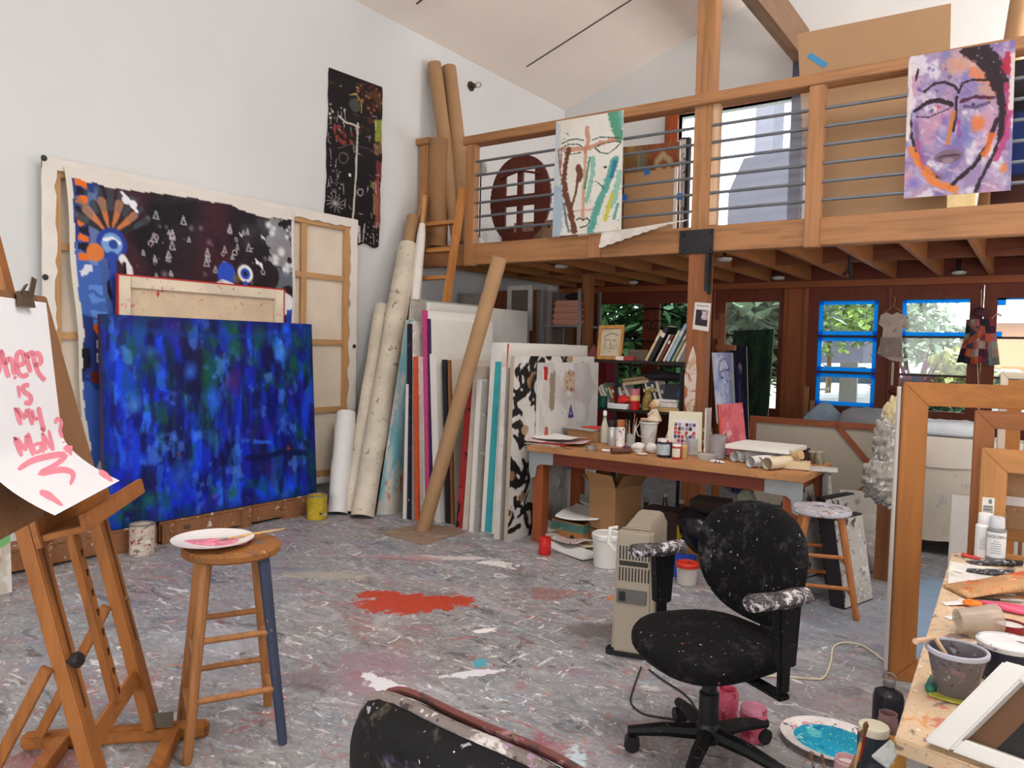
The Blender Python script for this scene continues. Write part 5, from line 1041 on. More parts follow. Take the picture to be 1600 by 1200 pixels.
# ================================================================== WORKBENCH
BZ = .75
bw = (170, 114, 68)
wb = thing('workbench', 'long wooden workbench crowded with paints in front of the fir post', 'workbench', (-2.19, 5.18, 0))
m = MB().box((-3.22, 4.81, BZ - .042), (-1.16, 5.555, BZ)); obj('bench_top', m, splat('paint_marked_bench_top', (172, 122, 78), [(200, 184, 160), (110, 74, 48), (176, 130, 86)], dens=.1, sc=8), wb, bev=.004)
rw = lambda mb: wax(mb, 'bench_fir', (140, 72, 38), stain=.3)
m = MB().box((-3.10, 4.85, BZ - .13), (-1.28, 4.875, BZ - .042)); obj('apron', m, wood('red_brown_apron', (112, 50, 30), axis=0), wb)
m = MB().box((-3.10, 5.49, BZ - .13), (-1.28, 5.515, BZ - .042)); obj('apron', m, rw(m), wb)
for x in (-3.14, -1.255):
    for y in (4.86, 5.43):
        m = MB().box((x - .045, y, 0), (x + .045, y + .09, BZ - .042)); obj('leg', m, rw(m), wb, bev=.004)
    m = MB().box((x - .012, 4.95, BZ - .13), (x + .012, 5.43, BZ - .06)); obj('side_rail', m, rw(m), wb)
gb = plain('grey_painted_plate', (142, 146, 148), .5, .1, 6)
for x0, x1, s in ((-3.215, -3.0, 1), (-1.175, -1.41, -1)):
    m = MB().prism([(x0, BZ - .043), (x1, BZ - .043), (x1, BZ - .135), (x0 + s * .10, BZ - .14), (x0 + s * .07, BZ - .16), (x0 + s * .06, BZ - .24), (x0 + s * .02, BZ - .26), (x0, BZ - .2)], lambda u, w: V((u, 4.842, w)), lambda u, w: V((u, 4.849, w)))
    lbl(obj('corner_bracket', m, gb, wb), 'grey painted corner bracket')
    obj('corner_bracket', MB().box((x0 - .002, 5.42, BZ - .26), (x0 + s * .006, 5.54, BZ - .043)), gb, wb)
def bp(x, y): return aZ(x, y, BZ + .001)
def paper(name, lab, p, sx, sy, rz, m, th=.002, curl=.0, cat='paper', group=None, tilt=0):
    cz, sz = math.cos(rz), math.sin(rz)
    def fn(u, v):
        x, y = (u - .5) * sx, (v - .5) * sy; z = curl * ((2 * u - 1) ** 2 * .7 + .5 * math.sin(v * 4 + u * 2) ** 2) + tilt * (u - .5) * sx
        return V((p[0] + x * cz - y * sz, p[1] + x * sz + y * cz, p[2] + z + abs(tilt) * sx / 2))
    return tag(obj(name, MB().surf(fn, 8, 6, th, (0, 0, 1)), m, smooth=50), lab, cat, group)
wp = plain('white_sheet', (226, 224, 222), .75, .02); rp = plain('red_card', (186, 50, 46), .6, .1); gp_ = plain('grey_sheet', (168, 168, 166), .75, .06); redsheet = splat('red_smeared_sheet', (214, 190, 186), [(196, 70, 70), (206, 120, 116)], dens=.5, sc=9)
p = bp(866, 693)
paper('grey_sheet', 'grey-white card at the bottom of the paper pile on the left end of the workbench', p + V((-.08, -.02, 0)), .42, .30, R(5), gp_, .006)
paper('red_folder', 'red folder poking out under the white sheet on the left end of the workbench', p + V((-.03, .03, .008)), .42, .30, R(-6), rp, .006)
paper('smeared_sheet', 'red-smeared sheet under the white paper on the workbench', p + V((.03, .03, .016)), .46, .30, R(12), redsheet, .002, .012)
paper('white_sheet', 'bright white curled sheet topping the pile on the left end of the workbench', p + V((0, .05, .034)), .36, .30, R(-10), wp, .002, .02)
def boxy(name, lab, c, s, rz, m, cat='box', group=None, bev=.003):
    o = MB().box((-s[0] / 2, -s[1] / 2, 0), (s[0] / 2, s[1] / 2, s[2]), Matrix.Translation(V(c)) @ Matrix.Rotation(rz, 4, 'Z'))
    return tag(obj(name, o, m, bev=bev), lab, cat, group)
def carton(name, lab, c, s, rz, m, flaps=True, open_=True, inner=None):
    o = thing(name, lab, 'box', (0, 0, 0)); x, y, z = s[0] / 2, s[1] / 2, s[2]; t = .006; mb = MB()
    mb.box((-x, -y, 0), (x, y, t)).box((-x, -y, t), (x, -y + t, z)).box((-x, y - t, t), (x, y, z)).box((-x, -y + t, t), (-x + t, y - t, z)).box((x - t, -y + t, t), (x, y - t, z)); obj('carton_body', mb, m, o)
    if flaps:
        for a, b, d in (((-x, -y, z), (x, -y, z), (0, -.05, .10)), ((x, -y, z), (x, y, z), (.07, 0, .10)), ((-x, -y, z), (-x, y, z), (-.08, 0, .06)), ((-x, y, z), (x, y, z), (0, .04, .11))):
            a, b, d = V(a), V(b), V(d); obj('flap', MB().hexa([a, b, b + V((0, 0, .004)), a + V((0, 0, .004)), a + d, b + d, b + d + V((.003, .003, .003)), a + d + V((.003, .003, .003))]), m, o)
    if inner: obj('contents', MB().box((-x + .01, -y + .01, t), (x - .01, y - .01, z * .8)), inner, o)
    return put(o, c, rz)
p = bp(909, 690) + V((0, .12, 0)); carton('card_box', 'open brown box with papers across it, behind the bottles on the workbench', p, (.30, .20, .09), R(-8), plain('brown_card', (150, 112, 76), .8, .08, 4), False)
paper('magazine', 'white-edged magazine lying on the brown box on the workbench', p + V((-.03, .0, .093)), .33, .22, R(-12), gp_, .010)
paper('red_folder', 'thin red folder on top of the magazine on the workbench box', p + V((.06, .02, .106)), .22, .16, R(-18), plain('bright_red_card', (204, 56, 50), .5), .006)
def bottle(name, lab, p, prof, m, parts, cat='bottle', group=None, n=22):
    o = thing(name, lab, cat, p, group); obj('body', MB().lathe(prof, p, n), m, o)
    for nm, pr, mm in parts: obj(nm, MB().lathe(pr, p, n), mm, o)
    return o
bottle('glass_bottle', 'tall pale glass bottle with a white knob cap on the workbench', bp(944, 692), [(.028, 0), (.032, .005), (.032, .12), (.014, .19), (.013, .22)], film('cloudy_glass', (206, 206, 190), .75, .15), [('cap', [(.012, .22), (.016, .225), (.016, .25), (.010, .262)], wht), ('band', [(.0155, .205), (.0155, .215), (.012, .218)], plain('green_band', (70, 120, 70), .4))])
bottle('spray_can', 'silver spray can with a black cap on the workbench', bp(956, 697), [(.031, 0), (.033, .004), (.033, .14), (.026, .152)], plain('silver_can', (186, 186, 184), .35, .1, 9, .5), [('cap', [(.029, .152), (.030, .155), (.029, .195), (.024, .2)], plain('black_cap', (34, 32, 34), .4))])
bottle('spray_can', 'white-labelled spray can with an orange-brown cap on the workbench', bp(969, 698), [(.033, 0), (.036, .004), (.036, .145), (.028, .158)], splat('printed_label', (226, 222, 218), [(70, 80, 140), (190, 90, 60)], dens=.4, sc=26, rough=.4), [('cap', [(.031, .157), (.032, .16), (.031, .205), (.026, .21)], plain('orange_brown_cap', (166, 96, 62), .45))])
bottle('steel_tin', 'low grey tin near the front edge of the workbench', bp(924, 704), [(.045, 0), (.046, .002), (.046, .036), (.040, .038), (.040, .01)], plain('tin_metal', (170, 166, 160), .35, .15, 12, .7), [], 'tin')
p = bp(960, 709); tag(obj('wooden_mallet_handle', MB().tube([p + V((-.015, -.02, .02)), p + V((.03, .03, .02)), p + V((.09, .09, .022))], [.024, .02, .017], 12), plain('brown_leather', (96, 60, 44), .6)), 'short brown handle lying over the front edge of the workbench', 'handle')
paper('paper_scrap', 'white paper scrap on the front of the workbench left of the brown handle', bp(951, 705), .10, .07, R(25), wp, .002, .01)
paper('purple_rag', 'crumpled purple rag behind the brown handle on the workbench', bp(985, 702), .10, .07, R(5), plain('purple_cloth', (88, 56, 84), .85, .3, 20), .01, .012, 'rag')
woods = [wood('brush_wood', (214, 172, 116), axis=2), plain('grey_handle', (130, 128, 124), .5), plain('white_handle', (216, 212, 204), .5), plain('red_brown_handle', (120, 66, 50), .5)]
def brush_jar(lab, p, r, h, m, n, hl, seed, spread=.12, cat='jar', up=True, lean=(0, 0), labpre=''):
    o = thing('brush_jar', lab, cat, p); obj('jar_body', MB().lathe([(r * .9, 0), (r, .004), (r, h), (r * .94, h), (r * .94, .01)], p, 22), m, o); rr = random.Random(seed)
    for k in range(n):
        a = rr.uniform(0, 6.28); q = V((r * .6 * math.cos(a), r * .6 * math.sin(a), .012)); l = hl * rr.uniform(.75, 1.15); d = V((spread * math.cos(a) + lean[0], spread * math.sin(a) + lean[1], 1)).normalized()
        b = paintbrush('paintbrush', 'x', p + q + d * l, p + q, woods[k % 4], .0045, .16, 'brushes in the jars on the workbench'); b['label'] = labpre % ['slender pale', 'grey', 'white', 'red-brown'][k % 4] if '%' in labpre else labpre
    return o
brush_jar('clear jar packed with upright brushes between the spray cans and the bucket', bp(985, 698), .036, .10, film('clear_plastic', (200, 206, 204), .35, .1), 7, .24, 4, .10, labpre='%s brush standing in the clear jar beside the white bucket')
p = bp(1013, 694); o = thing('enamel_bucket', 'white enamel bucket with a wire handle on the workbench', 'bucket', p)
obj('bucket_wall', MB().lathe([(.052, 0), (.055, .004), (.070, .165), (.078, .168), (.078, .182), (.068, .182), (.05, .012)], p, 30), splat('chipped_white_enamel', (214, 212, 210), [(170, 176, 190), (190, 180, 172)], dens=.2, sc=12, rough=.35), o)
obj('bail_handle', MB().tube([p + V((-.078, -.01, .16)), p + V((-.09, -.05, .12)), p + V((-.05, -.085, .07)), p + V((.03, -.09, .06)), p + V((.076, -.03, .15))], .004, 6), plain('pale_wire', (206, 204, 204), .4), o)
# seated bonnet doll on the bucket
dc = p + V((.035, .02, .183)); dl = thing('bonnet_doll', 'cream cloth doll in a bonnet sitting on the white bucket', 'doll', dc); clo = splat('cream_doll_cloth', (204, 184, 160), [(176, 150, 126), (220, 206, 188)], dens=.4, sc=18, rough=.85); skn = plain('doll_skin', (196, 150, 116), .6, .06)
obj('dress', MB().lathe([(.052, 0), (.062, .01), (.05, .045), (.034, .075), (.026, .10), (.012, .108)], dc, 20), clo, dl); obj('head', MB().ell(dc + V((-.005, -.008, .135)), (.030, .030, .034)), skn, dl)
obj('bonnet', MB().ell(dc + V((.006, .008, .145)), (.038, .034, .036)), clo, dl); obj('bow', MB().ell(dc + V((-.03, -.01, .125)), (.012, .008, .012)), clo, dl)
for s in (-1, 1): obj('leg', MB().tube([dc + V((-.02, s * .02 - .01, .015)), dc + V((-.07, s * .02 - .02, .012)), dc + V((-.095, s * .02 - .03, .014))], [.016, .013, .011], 8), skn, dl); obj('arm', MB().tube([dc + V((0, s * .03, .09)), dc + V((-.025, s * .045, .06)), dc + V((-.045, s * .025, .055))], [.012, .012, .008], 8), clo, dl)
for i, (dx, l, k, lab) in enumerate(((.0, .28, 2, 'broad white-handled brush leaning right of the bonnet doll'), (.035, .30, 0, 'pale-handled brush leaning beside the cream poster board'), (.06, .29, 2, 'white brush with a dark round tip leaning over the poster board'), (.015, .24, 3, 'red-brown brush leaning behind the black jar'))):
    a = bp(1034, 693) + V((dx * .5, .05, .006)); paintbrush('paintbrush', lab, a + V((.085 + dx * .4, .02, l * .86)), a, woods[k], .008, .2, 'brushes leaning by the poster board', plain('dark_bristle', (50, 40, 40), .8) if i == 2 else None)
lump = plain('white_rag_cloth', (214, 208, 204), .85, .06, 14)
def rag(name, lab, p, r, m, seed, st=(1, 1, .6), cat='rag', wob=.25):
    rr = random.Random(seed); mb = MB().ell((0, 0, 0), (1, 1, 1), None, 18, 12); ph_ = [(V((rr.gauss(0, 1), rr.gauss(0, 1), rr.gauss(0, 1))) * 2.2, rr.uniform(0, 6)) for _ in range(7)]
    for v in mb.b.verts:
        k = 1 + wob * sum(math.sin(v.co.dot(a) + b) for a, b in ph_) / 3; v.co = V((v.co.x * r * st[0] * k, v.co.y * r * st[1] * k, max(-r * st[2] * .92, v.co.z * r * st[2] * k)))
    bmesh.ops.translate(mb.b, verts=mb.b.verts, vec=V(p) + V((0, 0, r * st[2] * .92))); return tag(obj(name, mb, m, smooth=80), lab, cat)
rag('white_rag', 'round wad of white rag in front of the enamel bucket', bp(1018, 708), .042, lump, 2, (1, 1, .95), wob=.12); rag('white_rag', 'folded white rag left of the round rag wad on the workbench', bp(997, 707), .048, lump, 9, (1, .8, .75))
rag('paint_scraps', 'small pink-white paint scraps at the front of the workbench', bp(1003, 711), .03, splat('pink_white_scraps', (214, 190, 180), [(180, 120, 110)], dens=.4, sc=30), 4, (1.6, .7, .3), 'scrap')
jb = lambda lab, x, y, r, h, m, lid, label=None: jar(lab, 0, 0, r, h, m, None, lid, p=bp(x, y), label=label)
jb('dark paint jar with a white label and red-rimmed lid on the workbench front', 1038, 714, .054, .125, plain('black_paint_jar', (40, 36, 44), .3, .2), splat('red_white_lid', (206, 200, 196), [(180, 44, 44)], dens=.5, sc=20), splat('jar_label', (170, 180, 186), [(80, 50, 60), (206, 210, 212)], dens=.5, sc=24))
jb('small jar with a red and white label and white lid beside the dark paint jar', 1057, 717, .032, .10, plain('red_label_jar', (168, 52, 44), .4), wht, plain('cream_label', (214, 206, 190), .5))
jb('little gold jar at the right of the red-labelled jar', 1069, 717, .024, .095, plain('gold_jar', (176, 140, 90), .35, .15), plain('gold_lid', (190, 160, 110), .35))
# cream poster board
A = Art(70, 72, (226, 218, 190), 1.0); A.rect(.14, .2, .86, .98, (226, 222, 222), 1, .0); r6 = random.Random(3)
for i in range(6):
    for j in range(6):
        x, y = .18 + i * .11, .30 + j * .105; A.rect(x, y, x + .09, y + .09, [(120, 60, 70), (70, 60, 110), (206, 190, 190), (150, 130, 160), (190, 60, 60), (60, 46, 50), (214, 206, 206)][r6.randrange(7)], 1, .01)
A.rect(.16, .84, .86, .98, (196, 50, 48), 1, .02).disc(.2, .32, .03, (190, 170, 40))
a, b, c_, d_ = aY(1046, 642, 5.53), aY(1097, 644, 5.53), aY(1096, 698, 5.42), aY(1042, 697, 5.42)
for q in (c_, d_): q.z = BZ + .002
tag(canvas('poster_board', A, bil(a, b, c_, d_), .012, (0, -1, .3), edge=(226, 218, 190)), 'cream board with rows of tiny colour pictures at the back of the workbench', 'poster')
brush_jar('clear plastic cup holding thin brushes, right of the little gold jar', bp(1081, 711), .040, .115, film('clear_plastic', (200, 206, 204), .35, .1), 3, .17, 7, .2, 'cup', labpre='%s thin brush in the clear plastic cup on the workbench')
p = bp(1098, 703); o = thing('tape_dispenser', 'red tape dispenser holding a cream roll of tape on the workbench', 'tape dispenser', p + V((0, .06, 0)))
obj('stand', MB().box((-.085, -.03, 0), (.06, .03, .03), Matrix.Translation(p + V((0, .06, 0)))).box((.02, -.03, .03), (.06, .03, .085), Matrix.Translation(p + V((0, .06, 0)))), plain('glossy_red', (190, 36, 34), .3), o, bev=.006)
obj('tape_roll', MB().lathe([(.038, -.02), (.058, -.02), (.058, .02), (.038, .02), (.038, -.02)], p + V((-.01, .06, .10)), 26, (.3, -1, 0), cap=False), plain('cream_tape', (222, 212, 180), .6), o)
boxy('red_box', 'small red box behind the small jars on the workbench', bp(1062, 702) + V((0, .05, 0)), (.13, .06, .07), R(20), plain('dull_red', (170, 50, 44), .5))
brush_jar('dented grey metal cup with smeared sides beside the pink canvas', bp(1121, 716), .060, .165, splat('smeared_zinc', (150, 142, 144), [(190, 150, 150), (120, 120, 128)], dens=.4, sc=9, rough=.5), 3, .2, 12, .1, 'cup', labpre='%s brush standing in the grey metal cup')
p = bp(1104, 718); o = tag(obj('clear_tray', MB().lathe([(.06, 0), (.075, .035), (.078, .037), (.072, .035), (.056, .006)], p, 24, sy=.7), film('clear_plastic', (200, 206, 204), .35, .1)), 'shallow clear plastic tray at the front of the workbench', 'tray')
rag('paint_tube', 'crumpled white and blue paint tube on the front edge of the workbench', bp(1120, 723), .035, splat('white_blue_tube', (222, 222, 226), [(70, 80, 150)], dens=.4, sc=22), 6, (1.5, .6, .3), 'paint tube')
# pink canvas with orange side
A = Art(60, 70, (190, 84, 92), 1.1); A.wash((206, 120, 126), .5, .65, 4, 4, .7).wash((168, 58, 66), .5, .65, 5, 5, .7).wash((216, 180, 180), .6, .72, 3, 5, .8).rect(0, 0, .1, 1, (196, 66, 48), .7, .04)
a, b, c_, d_ = aY(1122, 632, 5.44), aY(1160, 629, 5.52), aY(1168, 708, 5.40), aY(1128, 712, 5.32)
o = tag(canvas('pink_canvas', A, bil(a, b, c_, d_), .06, (.55, -1, .2), edge=(206, 78, 36)), 'thick dusty-pink canvas with an orange side standing at the back of the workbench', 'painting')
a_, b_ = aY(1109, 632, 5.97), aY(1115, 634, 5.9); mb = MB().box((-2.045, 5.44, BZ + .001), (-2.03, 5.54, 1.08)); tag(obj('narrow_canvas', mb, offw), 'narrow grey-white canvas edge left of the pink canvas', 'canvas')
# flat white canvas lying over rolls and boxes
p = bp(1192, 718)
boxy('red_box', 'dark red box under the left end of the flat white canvas', bp(1150, 712) + V((.0, .09, 0)), (.14, .12, .085), R(4), plain('dark_red_box', (140, 40, 32), .5)); boxy('brown_box', 'dark brown box under the right end of the flat white canvas', bp(1236, 722) + V((0, .12, 0)), (.16, .12, .09), R(-4), plain('dark_brown', (70, 42, 32), .6))
a, b = aZ(1134, 700, BZ + .092), aZ(1257, 701, BZ + .095); cf_ = MB().hexa([V((a.x, 5.08, BZ + .093)), V((b.x, 5.06, BZ + .093)), V((b.x + .02, 5.44, BZ + .093)), V((a.x + .02, 5.46, BZ + .093)), V((a.x, 5.08, BZ + .122)), V((b.x, 5.06, BZ + .122)), V((b.x + .02, 5.44, BZ + .122)), V((a.x + .02, 5.46, BZ + .122))])
tag(obj('flat_canvas', cf_, [wht], bev=.003), 'white canvas lying flat across boxes on the right of the workbench', 'canvas')
rl_ = plain('white_paper_roll', (222, 220, 218), .6, .03); cr_ = plain('cream_paper_roll', (214, 200, 172), .6, .05)
for i, (x, y, r, mm, lab) in enumerate(((1147, 722, .040, rl_, 'leftmost white paper roll on the workbench'), (1159, 723, .040, rl_, 'second white paper roll, tucked against the leftmost one'), (1172, 731, .038, rl_, 'third white paper roll, slightly nearer the bench edge'), (1186, 731, .036, rl_, 'white paper roll between the third white one and the cream one'), (1198, 735, .042, cr_, 'cream paper roll open towards the viewer on the workbench'))):
    q = bp(x, y) + V((0, 0, r)); roll('paper_roll', lab, 'roll', q, q + V((.10, .28, .0)), r, mm)['group'] = 'paper rolls on the workbench'
p = bp(1228, 734); q = bp(1276, 738)
paper('newspaper', 'newspaper sheet hanging over the right front corner of the workbench', bp(1262, 735) + V((-.02, .09, 0)), .36, .22, R(12), splat('newsprint', (196, 192, 188), [(110, 108, 108), (216, 214, 212)], dens=.5, sc=30), .003, .003)
o = boxy('wooden_tray', 'shallow pale wooden tray on the newspaper at the right of the workbench', bp(1236, 734) + V((0, .045, .005)), (.21, .09, .05), R(10), wood('pale_tray_wood', (206, 186, 150), axis=0))
t0 = bp(1205, 727) + V((0, .02, .03)); t1 = aZ(1252, 710, BZ + .10); tag(obj('broom_head', MB().tube([t0, t0 + (t1 - t0) * .6, t0 + (t1 - t0) * .82, t1], [.010, .013, .024, .034], 10), plain('straw', (190, 158, 112), .8, .2, 40)), 'straw-coloured brush lying over the wooden tray', 'brush')
jb('left one of two little dark jars at the right end of the workbench', 1269, 724, .029, .085, plain('brown_glass_jar', (92, 76, 50), .25, .2), plain('dull_lid', (150, 142, 128), .5)); jb('right one of two little jars at the right end of the workbench', 1280, 725, .030, .088, splat('murky_jar', (130, 124, 104), [(190, 186, 170)], dens=.4, sc=20, rough=.3), plain('dull_lid', (150, 142, 128), .5))
# ================================================================== BOOKSHELF BEHIND THE BENCH
sh_ = thing('metal_shelf', 'black metal shelf of books between the stored canvases and the fir post', 'shelf', (-3.05, 6.28, 0)); bs = plain('black_shelf_metal', (38, 34, 34), .5, .15, 6, .3)
for z in (1.385, .945, .40): obj('shelf_board', MB().box((-3.62, 6.12, z), (-2.50, 6.46, z + .022)), bs, sh_)
for x in (-3.6, -3.15, -2.53):
    for y in (6.15, 6.43): obj('upright', MB().box((x - .012, y - .012, 0), (x + .012, y + .012, 1.405)), bs, sh_)
U, Lo = 1.408, .968
def sx_(x, y=560, Y=6.22): return aY(x, y, Y).x
BC = [(196, 190, 176), (60, 70, 110), (40, 36, 40), (150, 60, 50), (200, 170, 120), (90, 110, 96), (206, 206, 204), (120, 90, 70), (52, 60, 70), (176, 150, 96)]
def book(lab, x, z, h, d, t, lean, c, group, y=6.16, flat=False):
    """a book on its shelf: cover and page block, spine to the viewer"""
    o = thing('book', lab, 'book', (0, 0, 0), group); c_ = plain('book_cover_%d_%d_%d' % c, c, .5, .15, 14)
    obj('cover', MB().box((-t / 2, 0, 0), (-t / 2 + .003, d, h)).box((t / 2 - .003, 0, 0), (t / 2, d, h)).box((-t / 2, -.002, 0), (t / 2, .003, h)), c_, o)
    obj('pages', MB().box((-t / 2 + .003, .003, .004), (t / 2 - .003, d - .005, h - .004)), plain('book_pages', (206, 196, 174), .8), o)
    obj('spine_band', MB().box((-t / 2 + .001, -.0035, h * .68), (t / 2 - .001, -.001, h * .80)), plain('spine_band', (206, 200, 184), .5), o)
    if flat: o.rotation_euler = (0, R(90), lean); o.location = (x, y, z + t / 2); return o
    o.rotation_euler = (0, lean, 0); off = t / 2 * abs(math.sin(lean)); o.location = (x, y, z + off); return o
x = sx_(1014)
for i, (t, h, c, lab) in enumerate(((.022, .30, (196, 170, 130), 'tan spiral-bound book leaning at the left of the upper shelf row'), (.040, .34, (30, 30, 36), 'thick black book leaning in the upper shelf row'), (.016, .26, (190, 176, 160), 'short cream book between the black and maroon books on the upper shelf'),
    (.020, .25, (110, 52, 44), 'short maroon book leaning in the middle of the upper shelf row'), (.018, .30, (206, 200, 186), 'slim cream book left of the pale blue book on the upper shelf'), (.030, .36, (150, 172, 190), 'tall pale blue book leaning on the upper shelf'), (.02, .31, (150, 150, 110), 'olive book right of the pale blue book on the upper shelf'), (.024, .30, (204, 196, 184), 'cream book nearest the post on the upper shelf'))):
    book(lab, x, U, h, .20, t, R(27), c, 'books leaning on the upper shelf'); x += (t + .012) / math.cos(R(27)) * 1.02
x = sx_(946, 632); names = ['white', 'blue', 'black', 'red', 'tan', 'green', 'pale', 'brown', 'slate', 'gold']
for i in range(9):
    t = [.022, .03, .018, .02, .026, .02, .03, .016, .024][i]; k = [6, 0, 5, 4, 3, 1, 6, 7, 0][i]
    book('%s book leaning on the lower shelf, number %s right of the green cup' % (names[k], ['one', 'two', 'three', 'four', 'five', 'six', 'seven', 'eight', 'nine'][i]), x, Lo, .20 + .02 * (i % 3), .16, t, R(-26), BC[k], 'books leaning on the lower shelf', 6.24); x += (t + .007) / math.cos(R(26)) * 1.03
x = sx_(1012, 632)
for i in range(7):
    t = [.02, .018, .026, .02, .016, .024, .018][i]; k = [2, 0, 8, 6, 2, 0, 8][i]
    book('%s book in the right row of the lower shelf behind the figurine, %s in line' % (names[k], ['first', 'second', 'third', 'fourth', 'fifth', 'sixth', 'seventh'][i]), x, Lo, .24 + .015 * (i % 3), .16, t, R(-18), BC[k], 'books behind the figurine', 6.26); x += (t + .006) / math.cos(R(18)) * 1.03
for i, (c, dz, lab) in enumerate((((160, 140, 110), 0, 'lower one of two books laid slanting across the lower shelf row'), ((120, 96, 60), .035, 'upper one of two books laid slanting across the lower shelf row'))):
    o = boxy('book', lab, (sx_(990, 590), 6.30, Lo + .225 + dz), (.24, .17, .03), R(8), plain('book_cover_%d_%d_%d' % c, c, .5, .15, 14), 'book', 'books laid on the lower shelf row'); o.rotation_euler = (0, R(-9), R(8))
rag('black_hat', 'black slouchy cloth on top of the lower row of books', (sx_(1035, 590), 6.30, Lo + .265), .12, plain('black_cloth', (40, 34, 38), .9, .2), 5, (1.5, .8, .45), 'cloth')
p = V((sx_(939, 633, 6.14), 6.17, Lo)); tag(obj('green_cup', MB().lathe([(.034, 0), (.04, .003), (.046, .105), (.042, .105), (.036, .01)], p, 22), plain('dark_green_ceramic', (24, 76, 60), .35, .15)), 'dark green cup at the left of the lower shelf', 'cup')
for k in range(3): paper('paper_stack', ['bottom', 'middle', 'top'][k] + ' white pad of the small paper stack under the red cloth on the lower shelf', (sx_(965, 634, 6.14), 6.20, Lo + .001 + .016 * k), .20, .13, R(-4 + 4 * k), wp, .014, 0, 'paper pad', 'white pads on the lower shelf')
rag('red_cloth', 'bright red folded cloth on the white pads of the lower shelf', (sx_(968, 628, 6.14), 6.20, Lo + .05), .075, plain('bright_red_cloth', (206, 46, 38), .8, .15, 12), 11, (1.4, .75, .5), 'cloth')
p = V((sx_(991, 636, 6.15), 6.16, Lo)); o = thing('cup_stack', 'tower of stacked red, cream and pink cups on the lower shelf', 'cups', p)
obj('red_cup', MB().lathe([(.038, 0), (.040, .002), (.046, .085), (.04, .086)], p, 22), plain('glossy_red', (190, 36, 34), .3), o); obj('cream_cup', MB().lathe([(.040, .082), (.046, .084), (.046, .13), (.04, .131)], p, 22), plain('cream_cup', (218, 182, 124), .5), o)
obj('pink_cup', MB().lathe([(.040, .13), (.043, .131), (.043, .15), (.046, .152), (.043, .154), (.043, .17), (.046, .172), (.043, .175), (.043, .188), (.038, .188)], p, 22), plain('pink_cup', (200, 110, 126), .5), o)
p = V((sx_(1008, 636, 6.14), 6.17, Lo)); o = thing('beast_figurine', 'ochre scaly beast figurine standing beside the red cup tower', 'figurine', p); oc_ = splat('ochre_scales', (140, 116, 62), [(90, 74, 40), (186, 164, 100)], dens=.5, sc=40)
obj('body', MB().tube([p + V(q) for q in ((-.02, .01, .005), (-.005, 0, .04), (.005, 0, .09), (.015, 0, .14), (.022, 0, .175), (.045, -.01, .19), (.075, -.015, .175))], [.030, .036, .042, .034, .026, .026, .012], 12), oc_, o)
obj('tail', MB().tube([p + V(q) for q in ((-.03, .02, .02), (-.05, .03, .015), (-.06, .05, .02))], [.02, .014, .005], 8), oc_, o)
for s in (-1, 1): obj('foot', MB().ell(p + V((.01, s * .028 - .01, .014)), (.026, .016, .014)), oc_, o); obj('paw', MB().tube([p + V((.02, s * .03, .10)), p + V((.05, s * .03, .09))], [.013, .009], 8), oc_, o)
boxy('dark_box', 'dark glossy box with blue dabs at the right end of the lower shelf', (sx_(1054, 612, 6.2), 6.24, Lo + .05), (.17, .12, .19), R(0), splat('dark_glossy_card', (40, 42, 50), [(70, 84, 140)], dens=.12, sc=8, rough=.3))
boxy('white_box', 'upper white flat box right of the ochre figurine', (sx_(1044, 618, 6.16), 6.165, Lo + .093), (.20, .10, .018), R(-3), wht, group='flat boxes right of the figurine'); boxy('white_box', 'lower white box right of the ochre figurine', (sx_(1047, 624, 6.16), 6.165, Lo + .046), (.17, .09, .045), R(0), offw, group='flat boxes right of the figurine'); boxy('tan_box', 'tan box under the white boxes on the lower shelf', (sx_(1048, 628, 6.16), 6.165, Lo + .002), (.18, .09, .042), R(0), plain('tan_card', (186, 156, 104), .7))
# framed portrait drawing, little boxes on the upper shelf
A = Art(50, 66, (196, 182, 156), 1.3); A.wash((170, 152, 126), .5, .7, 3, 3, .6).line([(.2, .3), (.35, .2), (.6, .17), (.85, .25)], .02, (96, 80, 66), .8).line([(.2, .3), (.25, .6), (.4, .8), (.6, .85)], .014, (96, 80, 66), .7).line([(.3, .42), (.42, .40)], .02, (80, 66, 56)).line([(.62, .42), (.76, .42)], .02, (80, 66, 56)).line([(.5, .42), (.46, .6), (.54, .61)], .014, (110, 92, 76)).line([(.42, .72), (.6, .71)], .014, (110, 84, 70)).rect(.1, .2, .28, .9, (170, 156, 134), .5, .05)
fx = thing('portrait_frame', 'gold framed pencil portrait standing on the upper shelf', 'picture', (-3.3, 6.22, U)); a, b, c_, d_ = aY(937, 509, 6.32), aY(976, 508, 6.34), aY(971, 562, 6.22), aY(933, 563, 6.2)
for q in (c_, d_): q.z = U + .002
cen = (a + b + c_ + d_) / 4; nn = V((.1, -1, .25)).normalized(); ins = [cen + (q - cen) * .80 for q in (a, b, c_, d_)]
canvas('drawing', A, bil(*ins), .004, nn, parent=fx); gold = wood('gilt_wood', (176, 122, 62), axis=2)
for i in range(4):
    p0, p1 = (a, b, c_, d_)[i], (a, b, c_, d_)[(i + 1) % 4]; i0, i1 = ins[i], ins[(i + 1) % 4]; f = nn * .012
    obj('frame_bar', MB().hexa([p0 - f, p1 - f, i1 - f, i0 - f, p0 + f, p1 + f, i1 + f, i0 + f]), gold, fx)
boxy('small_box', 'little white and red box lying right of the portrait frame', (sx_(970, 560, 6.17), 6.18, U), (.09, .06, .035), R(5), redsheet, group='little boxes on the upper shelf'); boxy('small_box', 'little red and cream tin right of the white and red box', (sx_(983, 560, 6.17), 6.18, U), (.10, .06, .04), R(-3), splat('red_cream_tin', (150, 52, 50), [(206, 190, 170)], dens=.45, sc=14), group='little boxes on the upper shelf')
